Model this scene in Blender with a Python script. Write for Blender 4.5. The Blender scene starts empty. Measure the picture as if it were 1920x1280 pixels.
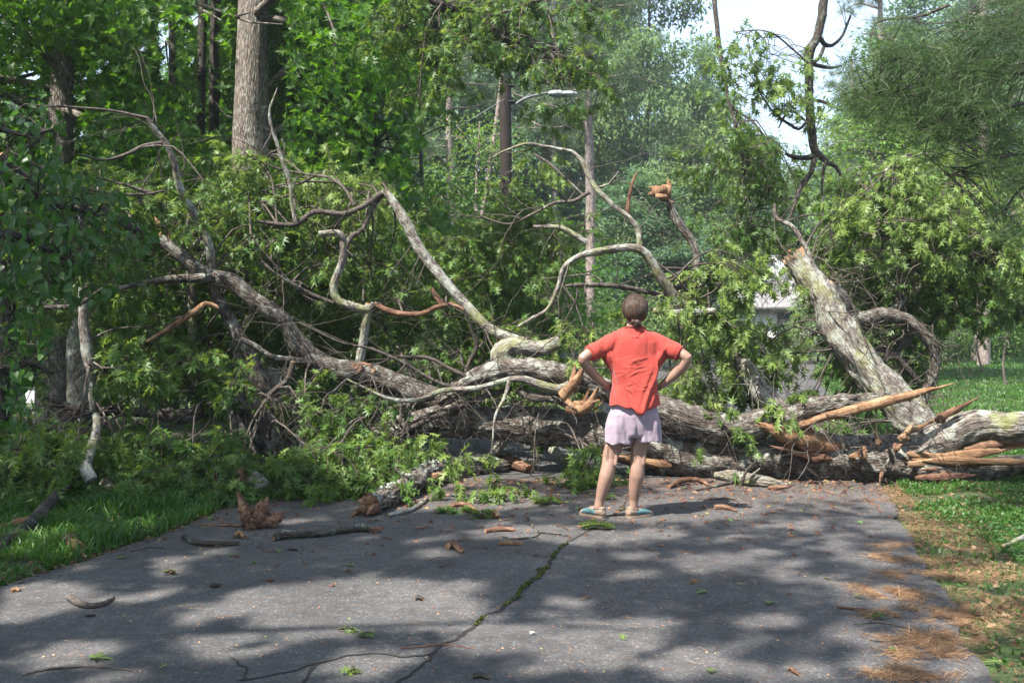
import bpy, math, random
import numpy as np
from mathutils import Vector

# ------------------------------------------------------------------ camera, world, sun, exposure
scene = bpy.context.scene
C = scene.collection
F = 1867.0
CAM_Z = 1.48
PITCH = math.atan(40.0 / F)
cam_d = bpy.data.cameras.new('camera')
cam = bpy.data.objects.new('camera', cam_d)
C.objects.link(cam)
cam.location = (0, 0, CAM_Z)
cam.rotation_euler = (math.radians(90) - PITCH, 0, 0)
cam_d.sensor_width = 36.0
cam_d.lens = 36.0 * F / 1920.0
cam_d.clip_end = 3000
cam_d.dof.use_dof = True
cam_d.dof.focus_distance = 8.2
cam_d.dof.aperture_fstop = 9.0
scene.camera = cam
scene.render.resolution_x, scene.render.resolution_y = 1024, 682

SUN_EL, SUN_AZ = math.radians(57), math.radians(228)      # azimuth measured clockwise from +Y: from behind and to the left
SUN = np.array([math.sin(SUN_AZ) * math.cos(SUN_EL), math.cos(SUN_AZ) * math.cos(SUN_EL), math.sin(SUN_EL)])
world = bpy.data.worlds.new('World')
scene.world = world
world.use_nodes = True
wn, wl = world.node_tree.nodes, world.node_tree.links
wn.clear()
sky = wn.new('ShaderNodeTexSky')
sky.sky_type = 'NISHITA'
sky.sun_disc = False
sky.sun_elevation = SUN_EL
sky.sun_rotation = SUN_AZ
sky.air_density = 1.0
sky.dust_density = 2.2
sky.ozone_density = 1.0
bg = wn.new('ShaderNodeBackground')
bg.inputs['Strength'].default_value = 0.135
wo = wn.new('ShaderNodeOutputWorld')
# thin high cloud mixed over the blue sky
wtc = wn.new('ShaderNodeTexCoord')
wno = wn.new('ShaderNodeTexNoise')
wno.inputs['Scale'].default_value = 2.2
wno.inputs['Detail'].default_value = 6
wrp = wn.new('ShaderNodeMapRange')
wrp.inputs['From Min'].default_value = 0.35
wrp.inputs['From Max'].default_value = 0.7
wrp.inputs['To Min'].default_value = 0.4
wrp.inputs['To Max'].default_value = 0.85
wmx = wn.new('ShaderNodeMixRGB')
wmx.inputs['Color2'].default_value = (2.05, 2.5, 3.15, 1)
wl.new(wtc.outputs['Generated'], wno.inputs['Vector'])
wl.new(wno.outputs['Fac'], wrp.inputs['Value'])
wl.new(wrp.outputs['Result'], wmx.inputs['Fac'])
wl.new(sky.outputs['Color'], wmx.inputs['Color1'])
wl.new(wmx.outputs['Color'], bg.inputs['Color'])
wl.new(bg.outputs['Background'], wo.inputs['Surface'])

sd = bpy.data.lights.new('sun', 'SUN')
sd.energy = 4.6
sd.angle = math.radians(0.53)
sd.color = (1.0, 0.95, 0.87)
so = bpy.data.objects.new('sun', sd)
C.objects.link(so)
so.rotation_euler = Vector((-SUN[0], -SUN[1], -SUN[2])).to_track_quat('-Z', 'Y').to_euler()

scene.view_settings.view_transform = 'Standard'
scene.view_settings.look = 'None'
scene.view_settings.gamma = 1
scene.view_settings.use_curve_mapping = False
scene.view_settings.exposure = 1.9
scene.cycles.use_denoising = True
scene.cycles.max_bounces = 8
scene.cycles.diffuse_bounces = 4
scene.cycles.transmission_bounces = 6
scene.cycles.glossy_bounces = 2
scene.cycles.sample_clamp_indirect = 6
scene.cycles.caustics_reflective = False
scene.cycles.caustics_refractive = False

# ------------------------------------------------------------------ helpers
rs = np.random.RandomState(7)
random.seed(7)
cp, sp = math.cos(PITCH), math.sin(PITCH)


def P(px, py, Y):
    """world point seen at photo pixel (1920 wide) at distance Y"""
    dx, dy = (px - 960) / F, -(py - 640) / F
    wy = cp + dy * sp
    wz = -sp + dy * cp
    k = Y / wy
    return np.array([dx * k, Y, CAM_Z + wz * k])


def G(px, py, z=0.0):
    dx, dy = (px - 960) / F, -(py - 640) / F
    wy = cp + dy * sp
    wz = -sp + dy * cp
    k = (z - CAM_Z) / wz
    return np.array([dx * k, wy * k, z])


def hash3(i, j, k, seed):
    n = (i * 73856093) ^ (j * 19349663) ^ (k * 83492791) ^ (seed * 2654435761)
    n = (n & 0x7fffffff).astype(np.int64)
    n = (n ^ (n >> 13)) * 1274126177 & 0x7fffffff
    n = n ^ (n >> 16)
    return (n & 0xffff) / 65535.0


def vnoise(p, seed=0):
    p = np.asarray(p, float)
    f0 = np.floor(p).astype(np.int64)
    t = p - f0
    t = t * t * (3 - 2 * t)
    r = 0
    for a in (0, 1):
        for b in (0, 1):
            for c in (0, 1):
                w = (t[..., 0] if a else 1 - t[..., 0]) * (t[..., 1] if b else 1 - t[..., 1]) * (t[..., 2] if c else 1 - t[..., 2])
                r = r + w * hash3(f0[..., 0] + a, f0[..., 1] + b, f0[..., 2] + c, seed)
    return r


def fbm(p, seed=0, octaves=3):
    p = np.asarray(p, float)
    s, a, tot = 0, 1.0, 0
    for o in range(octaves):
        s = s + a * vnoise(p * (2 ** o), seed + o * 17)
        tot += a
        a *= 0.5
    return s / tot


def unit(v):
    v = np.asarray(v, float)
    return v / np.maximum(np.linalg.norm(v, axis=-1, keepdims=True), 1e-9)


GAPS = [(1055, 178, 46, 22, 23), (1010, 185, 40, 16, 23), (948, 250, 15, 105, 23.5), (1448, 582, 40, 27, 39), (1830, 725, 75, 62, 16), (1800, 650, 26, 48, 30), (1900, 660, 40, 50, 20), (135, 690, 44, 80, 9.0), (135, 690, 44, 80, 13.1), (500, 690, 34, 70, 9.45), (505, 800, 44, 60, 9.2), (540, 800, 30, 50, 9.3), (300, 774, 120, 16, 9.1), (440, 620, 26, 60, 9.4), (178, 830, 18, 80, 8.35), (350, 700, 16, 70, 9.8), (42, 738, 30, 18, 50), (232, 745, 16, 14, 60), (524, 705, 20, 26, 60),
        (205, 792, 22, 12, 60), (1420, 60, 110, 110, 200), (1340, -10, 70, 90, 200), (1445, 205, 40, 40, 200), (1104, 300, 9, 150, 29), (1104, 480, 9, 100, 29), (190, 135, 9, 12, 200), (205, 120, 7, 8, 200), (165, 150, 6, 9, 200), (272, 95, 7, 6, 200), (240, 128, 8, 6, 200), (715, 215, 18, 14, 200), (830, 280, 14, 40, 35), (1480, 700, 20, 14, 60), (60, 145, 18, 14, 200), (30, 195, 16, 14, 200), (370, 40, 14, 12, 200), (1075, 668, 26, 14, 48), (690, 672, 18, 10, 40)]


def gap_keep(pos, tall=True):
    """openings between the leaves through which farther things show"""
    px = pos[:, 0] / np.maximum(pos[:, 1], .1) * F + 960
    py = 600 - (pos[:, 2] - CAM_Z) / np.maximum(pos[:, 1], .1) * F
    nz = fbm(np.stack([px / 22, py / 22, px * 0], -1), 67)
    k = np.ones(len(pos), bool)
    for cx, cy, rx, ry, Yl in GAPS:
        k &= ~((((px - cx) / rx) ** 2 + ((py - cy) / ry) ** 2 < (.5 + 1.0 * nz)) & (pos[:, 1] < Yl))
    return k


class Acc:
    """collects geometry; build() links it as ONE mesh object"""
    def __init__(s):
        s.v, s.f, s.n, s.rnd, s.grain, s.mi = [], [], 0, [], [], []

    def add(s, V, Fs, rnd=0.5, grain=None, mi=0):
        V = np.asarray(V, float)
        Fs = np.asarray(Fs, np.int64)
        s.v.append(V)
        s.f.append(Fs + s.n)
        s.mi.append(np.full(len(Fs), mi, np.int32))
        s.rnd.append(np.full(len(V), rnd) if np.isscalar(rnd) else np.asarray(rnd))
        s.grain.append(V if grain is None else np.asarray(grain))
        s.n += len(V)

    def mesh(s, name, mats, smooth=True):
        me = bpy.data.meshes.new(name)
        V = np.concatenate(s.v)
        me.vertices.add(len(V))
        me.vertices.foreach_set('co', V.astype(np.float32).ravel())
        loops = np.concatenate([f.ravel() for f in s.f])
        sizes = np.concatenate([np.full(len(f), f.shape[1], np.int64) for f in s.f])
        starts = np.concatenate([[0], np.cumsum(sizes)[:-1]])
        me.loops.add(len(loops))
        me.loops.foreach_set('vertex_index', loops.astype(np.int32))
        me.polygons.add(len(sizes))
        me.polygons.foreach_set('loop_start', starts.astype(np.int32))
        me.polygons.foreach_set('material_index', np.concatenate(s.mi))
        if smooth:
            me.polygons.foreach_set('use_smooth', np.ones(len(sizes), bool))
        a = me.attributes.new('rnd', 'FLOAT', 'POINT')
        a.data.foreach_set('value', np.concatenate(s.rnd).astype(np.float32))
        a = me.attributes.new('grain', 'FLOAT_VECTOR', 'POINT')
        a.data.foreach_set('vector', np.concatenate(s.grain).astype(np.float32).ravel())
        for m in (mats if isinstance(mats, (list, tuple)) else [mats]):
            me.materials.append(m)
        me.update(calc_edges=True)
        me.validate()
        return me

    def build(s, name, mats, parent=None, smooth=True, kind=None, label=None):
        if not s.v:
            return None
        o = bpy.data.objects.new(name, s.mesh(name, mats, smooth))
        C.objects.link(o)
        if parent is not None:
            o.parent = parent
            o.matrix_parent_inverse = parent.matrix_world.inverted() if False else o.matrix_parent_inverse
            # parts are modelled in world space: shift them into the thing's frame
            off = Vector(parent.location)
            if off.length > 0:
                o.data.transform(__import__('mathutils').Matrix.Translation(-off))
        if kind:
            o['kind'] = kind
        if label:
            o['label'] = label
        return o


def tag(o, label=None, cat=None, group=None, kind=None):
    if label: o['label'] = label
    if cat: o['category'] = cat
    if group: o['group'] = group
    if kind: o['kind'] = kind
    return o


def thing(name, loc, label, cat, group=None):
    o = bpy.data.objects.new(name, None)
    o.empty_display_size = 0.2
    C.objects.link(o)
    o.location = Vector([float(c) for c in loc])
    return tag(o, label, cat, group)


def copy_tree(o, loc=None, rz=None, sc=None, label=None):
    c = o.copy()
    C.objects.link(c)
    for ch in [x for x in C.objects if x.parent is o]:
        d = ch.copy()
        C.objects.link(d)
        d.parent = c
    if loc is not None: c.location = loc
    if rz is not None: c.rotation_euler = (0, 0, rz)
    if sc is not None: c.scale = sc
    if label: c['label'] = label
    return c


def catmull(pts, vals, step):
    pts, vals = np.asarray(pts, float), np.asarray(vals, float)
    if len(pts) < 3:
        n = max(2, int(np.linalg.norm(pts[-1] - pts[0]) / step))
        t = np.linspace(0, 1, n + 1)[:, None]
        return pts[0] * (1 - t) + pts[-1] * t, vals[0] * (1 - t[:, 0]) + vals[-1] * t[:, 0]
    E = np.vstack([2 * pts[0] - pts[1], pts, 2 * pts[-1] - pts[-2]])
    op, ov = [], []
    for i in range(len(pts) - 1):
        p0, p1, p2, p3 = E[i], E[i + 1], E[i + 2], E[i + 3]
        n = max(1, int(round(np.linalg.norm(p2 - p1) / step)))
        for k in range(n):
            t = k / n
            op.append(0.5 * ((2 * p1) + (-p0 + p2) * t + (2 * p0 - 5 * p1 + 4 * p2 - p3) * t * t + (-p0 + 3 * p1 - 3 * p2 + p3) * t ** 3))
            ov.append(vals[i] * (1 - t) + vals[i + 1] * t)
    op.append(pts[-1]); ov.append(vals[-1])
    return np.array(op), np.array(ov)


def tube(acc, pts, rad, seg=8, rough=0.0, ridge=0.0, cap=True, rnd=0.5, mi=0, seed=0, cap_mi=None, jag=0.0):
    """a limb: rings along pts with noisy radius and bark ridges"""
    pts, rad = np.asarray(pts, float), np.asarray(rad, float)
    n = len(pts)
    T = np.zeros_like(pts)
    T[1:-1] = pts[2:] - pts[:-2]
    T[0] = pts[1] - pts[0]; T[-1] = pts[-1] - pts[-2]
    T = unit(T)
    N = np.zeros_like(pts)
    a = np.array([0, 0, 1.0]) if abs(T[0][2]) < 0.9 else np.array([1.0, 0, 0])
    N[0] = unit(np.cross(T[0], a))
    for i in range(1, n):
        v = N[i - 1] - T[i] * np.dot(N[i - 1], T[i])
        N[i] = v / max(np.linalg.norm(v), 1e-9)
    B = np.cross(T, N)
    s = np.concatenate([[0], np.cumsum(np.linalg.norm(np.diff(pts, axis=0), axis=1))])
    th = np.linspace(0, 2 * math.pi, seg, endpoint=False)
    ct, st = np.cos(th), np.sin(th)
    R = np.repeat(rad[:, None], seg, 1)
    if rough or ridge:
        q = np.stack([ct[None, :] * rad[:, None], st[None, :] * rad[:, None], np.repeat(s[:, None], seg, 1)], -1)
        if rough:
            R = R * (1 + rough * (fbm(q * np.array([6, 6, 2.5]) + seed * 3.1, seed) - 0.5) * 2)
        if ridge:
            m = np.maximum(rad.max(), 1e-3)
            w = fbm(q * np.array([46, 46, 9]) + seed * 5.7, seed + 5, 2)
            R = R + ridge * (np.abs(w - 0.5) * 4 - 0.8)
    V = pts[:, None, :] + R[..., None] * (ct[None, :, None] * N[:, None, :] + st[None, :, None] * B[:, None, :])
    if jag:
        e = (hash3(np.arange(seg), np.arange(seg) * 0 + seed, np.arange(seg) * 0, 3) - 0.3) * jag
        V[-1] += T[-1][None, :] * e[:, None]
    gr = np.stack([ct[None, :] * rad[:, None], st[None, :] * rad[:, None], np.repeat(s[:, None], seg, 1)], -1) + seed * 1.37
    idx = np.arange(n * seg).reshape(n, seg)
    a_, b_ = idx[:-1], idx[1:]
    Q = np.stack([a_, np.roll(a_, -1, 1), np.roll(b_, -1, 1), b_], -1).reshape(-1, 4)
    acc.add(V.reshape(-1, 3), Q, rnd, gr.reshape(-1, 3), mi)
    if cap:
        for e, flip in ((0, True), (n - 1, False)):
            c = pts[e] + (T[e] * rad[e] * 0.15 * (-1 if flip else 1))
            Vc = np.vstack([V[e], c[None]])
            i = np.arange(seg)
            tri = np.stack([i, np.roll(i, -1), np.full(seg, seg)], -1)
            if flip: tri = tri[:, ::-1]
            acc.add(Vc, tri, rnd, np.vstack([gr[e], gr[e].mean(0)[None]]), mi if cap_mi is None else cap_mi)
    return V


# ---- leaf templates: tip along +Y, face +Z, unit length
def sym(tris):
    V, Fs = [], []
    for t in tris:
        i = len(V)
        V += list(t); Fs.append((i, i + 1, i + 2))
    for t in tris:
        i = len(V)
        V += [(-x, y) for x, y in t][::-1]; Fs.append((i, i + 1, i + 2))
    V = np.array(V, float)
    return V, np.array(Fs)


def leaf3(V2, Fs, fold, curl):
    V = np.zeros((len(V2), 3))
    V[:, 0], V[:, 1] = V2[:, 0] * math.cos(fold), V2[:, 1]
    V[:, 2] = np.abs(V2[:, 0]) * math.sin(fold) - curl * V2[:, 1] ** 2
    return V, Fs


OAK = leaf3(*sym([((0, 0), (.02, 0), (0, .25)), ((0, .16), (.09, .24), (0, .5)), ((.09, .24), (.09, .5), (0, .5)), ((0, .5), (.09, .5), (0, .98)),
                  ((.07, .20), (.33, .30), (.09, .36)), ((.08, .38), (.47, .62), (.08, .55)), ((.06, .58), (.30, .92), (.03, .75))]), 0.35, 0.22)
OAK_B = leaf3(*sym([((0, 0), (.02, 0), (0, .25)), ((0, .16), (.08, .26), (0, .5)), ((.08, .26), (.10, .5), (0, .5)), ((0, .5), (.10, .5), (0, 1.0)),
                    ((.07, .24), (.42, .44), (.09, .38)), ((.08, .42), (.40, .78), (.07, .60))]), -0.25, 0.4)
MAPLE = leaf3(*sym([((0, .0), (.20, .06), (0, .32)), ((.14, .16), (.55, .42), (0, .34)), ((.14, .34), (.38, .74), (0, .34)), ((0, .34), (.13, .62), (0, 1.0))]), 0.22, 0.15)
HEART = leaf3(*sym([((0, .02), (.26, -.06), (0, .45)), ((.26, -.06), (.46, .22), (0, .45)), ((.46, .22), (.34, .58), (0, .45)), ((.34, .58), (0, 1.0), (0, .45))]), 0.3, 0.18)
SIMPLE = leaf3(*sym([((0, 0), (.27, .42), (0, 1))]), 0.4, 0.1)
NEEDLE = (np.array([(-.014, 0, 0), (.014, 0, 0), (0, 1, 0)], float), np.array([(0, 1, 2)]))


def put_leaves(acc, tpl, pos, dirs, nrm, size, rnd, mi=0):
    V, Fs = tpl
    pos, dirs, nrm = np.asarray(pos), unit(dirs), np.asarray(nrm)
    x = unit(np.cross(dirs, nrm))
    z = np.cross(x, dirs)
    size = np.broadcast_to(size, len(pos))
    W = pos[:, None, :] + size[:, None, None] * (V[None, :, 0:1] * x[:, None, :] + V[None, :, 1:2] * dirs[:, None, :] + V[None, :, 2:3] * z[:, None, :])
    N, m = len(pos), len(V)
    FF = Fs[None] + (np.arange(N) * m)[:, None, None]
    acc.add(W.reshape(-1, 3), FF.reshape(-1, Fs.shape[1]), np.repeat(np.broadcast_to(rnd, N), m), None, mi)


def rdir(n):
    return unit(rs.normal(size=(n, 3)))


def sprays(acc, tips, tdir, k=7, size=0.13, droop=0.5, tpls=(OAK, OAK_B), spread=0.18, tone=None):
    """k leaves radiating round every tip, hanging a little"""
    N = len(tips)
    if N == 0: return
    if tone is None: tone = rs.uniform(0.15, 0.85, N)
    for q in range(k):
        pos = tips - tdir * rs.uniform(0, spread, (N, 1)) + rs.normal(0, .012, (N, 3))
        d = unit(tdir * rs.uniform(.1, .9, (N, 1)) + rdir(N) * 0.85)
        d = unit(d + np.array([0, 0, -1.0]) * rs.uniform(0.2, 1.0, (N, 1)) * droop * 1.6)
        nr = unit(np.array([0, 0, 1.0]) + rdir(N) * 0.75)
        put_leaves(acc, tpls[q % len(tpls)], pos, d, nr, size * rs.uniform(.5, 1.25, N), np.clip(tone + rs.normal(0, .12, N), 0, 1))


# ------------------------------------------------------------------ materials
def new_mat(name):
    m = bpy.data.materials.new(name)
    m.use_nodes = True
    n = m.node_tree.nodes
    n.clear()
    out = n.new('ShaderNodeOutputMaterial')
    return m, n, m.node_tree.links, out


def ramp(n, stops, interp='LINEAR'):
    r = n.new('ShaderNodeValToRGB')
    r.color_ramp.interpolation = interp
    e = r.color_ramp.elements
    while len(e) > 2: e.remove(e[-1])
    e[0].position, e[0].color = stops[0][0], (*stops[0][1], 1)
    e[1].position, e[1].color = stops[1][0], (*stops[1][1], 1)
    for p, c in stops[2:]:
        x = e.new(p); x.color = (*c, 1)
    return r


def noise(n, l, scale, detail=4, vec=None, rough=0.55, dist=0.0):
    t = n.new('ShaderNodeTexNoise')
    t.inputs['Scale'].default_value = scale
    t.inputs['Detail'].default_value = detail
    t.inputs['Roughness'].default_value = rough
    t.inputs['Distortion'].default_value = dist
    if vec is not None: l.new(vec, t.inputs['Vector'])
    return t


def leaf_mat(name, stops, trans=(0.12, 0.25, 0.02), tmix=0.35, rough=0.45, spec=0.35, back=None):
    m, n, l, out = new_mat(name)
    a = n.new('ShaderNodeAttribute'); a.attribute_name = 'rnd'
    r = ramp(n, stops)
    l.new(a.outputs['Fac'], r.inputs['Fac'])
    col = r.outputs['Color']
    if back:                                     # paler underside of the leaf
        g = n.new('ShaderNodeNewGeometry')
        mx = n.new('ShaderNodeMixRGB')
        mx.inputs['Color2'].default_value = (*back, 1)
        mu = n.new('ShaderNodeMath'); mu.operation = 'MULTIPLY'; mu.inputs[1].default_value = 0.6
        l.new(g.outputs['Backfacing'], mu.inputs[0])
        l.new(mu.outputs[0], mx.inputs['Fac']); l.new(col, mx.inputs['Color1'])
        col = mx.outputs['Color']
    p = n.new('ShaderNodeBsdfPrincipled')
    p.inputs['Roughness'].default_value = rough
    p.inputs['Specular IOR Level'].default_value = spec
    l.new(col, p.inputs['Base Color'])
    t = n.new('ShaderNodeBsdfTranslucent')
    mt = n.new('ShaderNodeMixRGB'); mt.inputs['Fac'].default_value = 0.6
    mt.inputs['Color2'].default_value = (*trans, 1)
    l.new(col, mt.inputs['Color1']); l.new(mt.outputs['Color'], t.inputs['Color'])
    mix = n.new('ShaderNodeMixShader'); mix.inputs['Fac'].default_value = tmix
    l.new(p.outputs[0], mix.inputs[1]); l.new(t.outputs[0], mix.inputs[2])
    l.new(mix.outputs[0], out.inputs['Surface'])
    return m


def bark_mat(name, dark, light, lichen=None, lich_amt=0.5, scale=1.0, bump=0.5, moss=None):
    m, n, l, out = new_mat(name)
    a = n.new('ShaderNodeAttribute'); a.attribute_name = 'grain'
    mp = n.new('ShaderNodeMapping')
    mp.inputs['Scale'].default_value = (58 * scale, 58 * scale, 13 * scale)
    l.new(a.outputs['Vector'], mp.inputs['Vector'])
    n1 = noise(n, l, 1.0, 6, mp.outputs['Vector'], 0.62, 0.6)
    n2 = noise(n, l, 5.0, 5, a.outputs['Vector'])
    v = n.new('ShaderNodeTexVoronoi'); v.feature = 'DISTANCE_TO_EDGE'; v.inputs['Scale'].default_value = 0.9
    l.new(mp.outputs['Vector'], v.inputs['Vector'])
    mu = n.new('ShaderNodeMath'); mu.operation = 'MULTIPLY_ADD'; mu.inputs[1].default_value = 0.9
    l.new(v.outputs['Distance'], mu.inputs[0]); l.new(n1.outputs['Fac'], mu.inputs[2])
    r = ramp(n, [(0.42, dark), (0.82, light)])
    l.new(mu.outputs[0], r.inputs['Fac'])
    col = r.outputs['Color']
    mx0 = n.new('ShaderNodeMixRGB'); mx0.blend_type = 'MULTIPLY'; mx0.inputs['Fac'].default_value = 0.6
    r0 = ramp(n, [(0.3, (.62, .58, .55)), (0.7, (1.15, 1.12, 1.1))])
    l.new(n2.outputs['Fac'], r0.inputs['Fac']); l.new(col, mx0.inputs['Color1']); l.new(r0.outputs['Color'], mx0.inputs['Color2'])
    col = mx0.outputs['Color']
    for c, sc_, amt in ((lichen, 9.0, lich_amt), (moss, 3.2, 0.45)):
        if c is None: continue
        n3 = noise(n, l, sc_, 7, a.outputs['Vector'], 0.7)
        r3 = ramp(n, [(0.60 - amt * 0.22, (0, 0, 0)), (0.70 - amt * 0.18, (1, 1, 1))])
        l.new(n3.outputs['Fac'], r3.inputs['Fac'])
        mx = n.new('ShaderNodeMixRGB'); mx.inputs['Color2'].default_value = (*c, 1)
        l.new(r3.outputs['Color'], mx.inputs['Fac']); l.new(col, mx.inputs['Color1'])
        m2 = n.new('ShaderNodeMixRGB'); m2.inputs['Fac'].default_value = 0.7
        l.new(col, m2.inputs['Color1']); l.new(mx.outputs['Color'], m2.inputs['Color2'])
        col = m2.outputs['Color']
    p = n.new('ShaderNodeBsdfPrincipled')
    p.inputs['Roughness'].default_value = 0.85
    p.inputs['Specular IOR Level'].default_value = 0.2
    l.new(col, p.inputs['Base Color'])
    b = n.new('ShaderNodeBump'); b.inputs['Strength'].default_value = bump; b.inputs['Distance'].default_value = 0.03
    l.new(mu.outputs[0], b.inputs['Height']); l.new(b.outputs['Normal'], p.inputs['Normal'])
    l.new(p.outputs[0], out.inputs['Surface'])
    return m


def plain_mat(name, col, rough=0.6, metal=0.0, var=0.12, scale=8.0, bump=0.0, spec=0.4, trans=0.0):
    m, n, l, out = new_mat(name)
    tc = n.new('ShaderNodeTexCoord')
    n1 = noise(n, l, scale, 5, tc.outputs['Object'])
    r = ramp(n, [(0.3, tuple(c * (1 - var) for c in col)), (0.7, tuple(min(1, c * (1 + var)) for c in col))])
    l.new(n1.outputs['Fac'], r.inputs['Fac'])
    p = n.new('ShaderNodeBsdfPrincipled')
    p.inputs['Roughness'].default_value = rough
    p.inputs['Metallic'].default_value = metal
    p.inputs['Specular IOR Level'].default_value = spec
    l.new(r.outputs['Color'], p.inputs['Base Color'])
    if bump:
        b = n.new('ShaderNodeBump'); b.inputs['Strength'].default_value = bump; b.inputs['Distance'].default_value = 0.01
        n2 = noise(n, l, scale * 5, 4, tc.outputs['Object'])
        l.new(n2.outputs['Fac'], b.inputs['Height']); l.new(b.outputs['Normal'], p.inputs['Normal'])
    l.new(p.outputs[0], out.inputs['Surface'])
    return m


M = {}
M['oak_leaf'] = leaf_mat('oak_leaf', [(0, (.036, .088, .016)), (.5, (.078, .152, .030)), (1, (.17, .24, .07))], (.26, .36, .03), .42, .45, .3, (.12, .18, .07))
M['oak_leaf_sun'] = leaf_mat('oak_leaf_sun', [(0, (.065, .12, .022)), (.5, (.125, .19, .038)), (1, (.20, .26, .065))], (.24, .36, .04), .40, .45, .3, (.13, .20, .08))  # paler, yellower copy of oak_leaf: sunlight is put into the leaf colour
M['maple_leaf'] = leaf_mat('maple_leaf', [(0, (.022, .072, .009)), (.6, (.046, .120, .013)), (1, (.11, .19, .02))], (.18, .40, .015), .46, .45, .3)
M['heart_leaf'] = leaf_mat('heart_leaf', [(0, (.024, .062, .014)), (.7, (.045, .105, .020)), (1, (.10, .16, .05))], (.10, .26, .02), .32, .4, .35, (.05, .11, .04))
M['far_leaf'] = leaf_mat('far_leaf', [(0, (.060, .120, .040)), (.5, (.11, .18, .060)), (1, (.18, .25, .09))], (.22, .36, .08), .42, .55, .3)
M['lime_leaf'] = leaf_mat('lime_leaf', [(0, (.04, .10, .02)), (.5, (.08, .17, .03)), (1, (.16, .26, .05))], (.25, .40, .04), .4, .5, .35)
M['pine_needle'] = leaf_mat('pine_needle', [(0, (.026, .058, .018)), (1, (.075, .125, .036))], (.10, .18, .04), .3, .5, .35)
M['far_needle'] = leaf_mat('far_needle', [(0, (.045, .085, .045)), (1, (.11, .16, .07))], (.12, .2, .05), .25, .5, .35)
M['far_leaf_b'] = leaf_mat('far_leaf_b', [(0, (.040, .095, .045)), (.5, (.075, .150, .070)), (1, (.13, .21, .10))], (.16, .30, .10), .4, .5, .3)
M['grass'] = leaf_mat('grass', [(0, (.022, .070, .012)), (.6, (.045, .12, .018)), (1, (.11, .19, .035))], (.15, .30, .03), .35, .45, .4)
M['oak_bark'] = bark_mat('oak_bark', (.026, .021, .018), (.150, .126, .108), (.30, .31, .27), .45, 1.0, .75)
M['grey_bark'] = bark_mat('grey_bark', (.055, .047, .040), (.235, .205, .182), (.36, .38, .33), .6, .9, .7, (.16, .17, .06))
M['shag_bark'] = bark_mat('shag_bark', (.06, .05, .042), (.24, .21, .185), (.30, .31, .27), .25, .55, .9)
M['pine_bark'] = bark_mat('pine_bark', (.13, .105, .095), (.34, .28, .26), None, .3, .45, .7)
M['dark_bark'] = bark_mat('dark_bark', (.022, .019, .016), (.085, .072, .062), (.20, .23, .18), .25, 1.2, .6)
M['twig_bark'] = bark_mat('twig_bark', (.035, .028, .024), (.115, .098, .086), (.20, .20, .17), .2, 2.0, .3)
M['raw_wood_old'] = None if True else bark_mat('raw_wood', (.20, .095, .045), (.58, .38, .22), (.42, .24, .13), .5, 1.6, .8)
M['brown_wood_old'] = None if True else bark_mat('brown_wood', (.05, .024, .016), (.24, .135, .085), (.34, .22, .14), .2, 1.6, .9)


def wood_mat(name, dark, mid, pale, amt=.5):
    """torn wood: long fibres with dark rot and pale fresh streaks"""
    m, n, l, out = new_mat(name)
    a = n.new('ShaderNodeAttribute'); a.attribute_name = 'grain'
    mp = n.new('ShaderNodeMapping'); mp.inputs['Scale'].default_value = (120, 120, 5); l.new(a.outputs['Vector'], mp.inputs['Vector'])
    f = noise(n, l, 1.0, 5, mp.outputs['Vector'], .65, .3)
    g = noise(n, l, 11, 6, a.outputs['Vector'], .65)
    mul = n.new('ShaderNodeMath'); mul.operation = 'MULTIPLY_ADD'; mul.inputs[1].default_value = .55
    l.new(f.outputs['Fac'], mul.inputs[0])
    m2 = n.new('ShaderNodeMath'); m2.operation = 'MULTIPLY'; m2.inputs[1].default_value = .45
    l.new(g.outputs['Fac'], m2.inputs[0]); l.new(m2.outputs[0], mul.inputs[2])
    r = ramp(n, [(.36, dark), (.50, mid), (.64, pale)]); l.new(mul.outputs[0], r.inputs['Fac'])
    p = n.new('ShaderNodeBsdfPrincipled'); p.inputs['Roughness'].default_value = .8; p.inputs['Specular IOR Level'].default_value = .2
    l.new(r.outputs['Color'], p.inputs['Base Color'])
    b = n.new('ShaderNodeBump'); b.inputs['Strength'].default_value = .9; b.inputs['Distance'].default_value = .02
    l.new(mul.outputs[0], b.inputs['Height']); l.new(b.outputs['Normal'], p.inputs['Normal'])
    l.new(p.outputs[0], out.inputs['Surface'])
    return m


M['raw_wood'] = wood_mat('raw_wood', (.06, .028, .016), (.21, .115, .062), (.42, .285, .175))
M['brown_wood'] = wood_mat('brown_wood', (.025, .014, .010), (.11, .055, .035), (.32, .20, .13))
# ------------------------------------------------------------------ ground, road
ROAD_R = [(2.35, -12), (1.35, -3), (1.55, 2.0), (1.98, 4.06), (2.30, 5.2), (2.62, 6.43), (2.95, 7.6), (3.35, 9.06), (4.6, 13.5), (7.4, 24), (11.5, 38)]
ROAD_L = [(-3.5, -12), (-4.2, -3), (-3.6, 2.0), (-3.15, 4.2), (-2.81, 5.47), (-2.38, 6.74), (-2.22, 7.68), (-1.7, 9.2), (-.45, 13.5), (2.3, 24), (6.2, 38)]


def edge_x(tab, y):
    t = np.array(tab)
    return np.interp(y, t[:, 1], t[:, 0])


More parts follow.
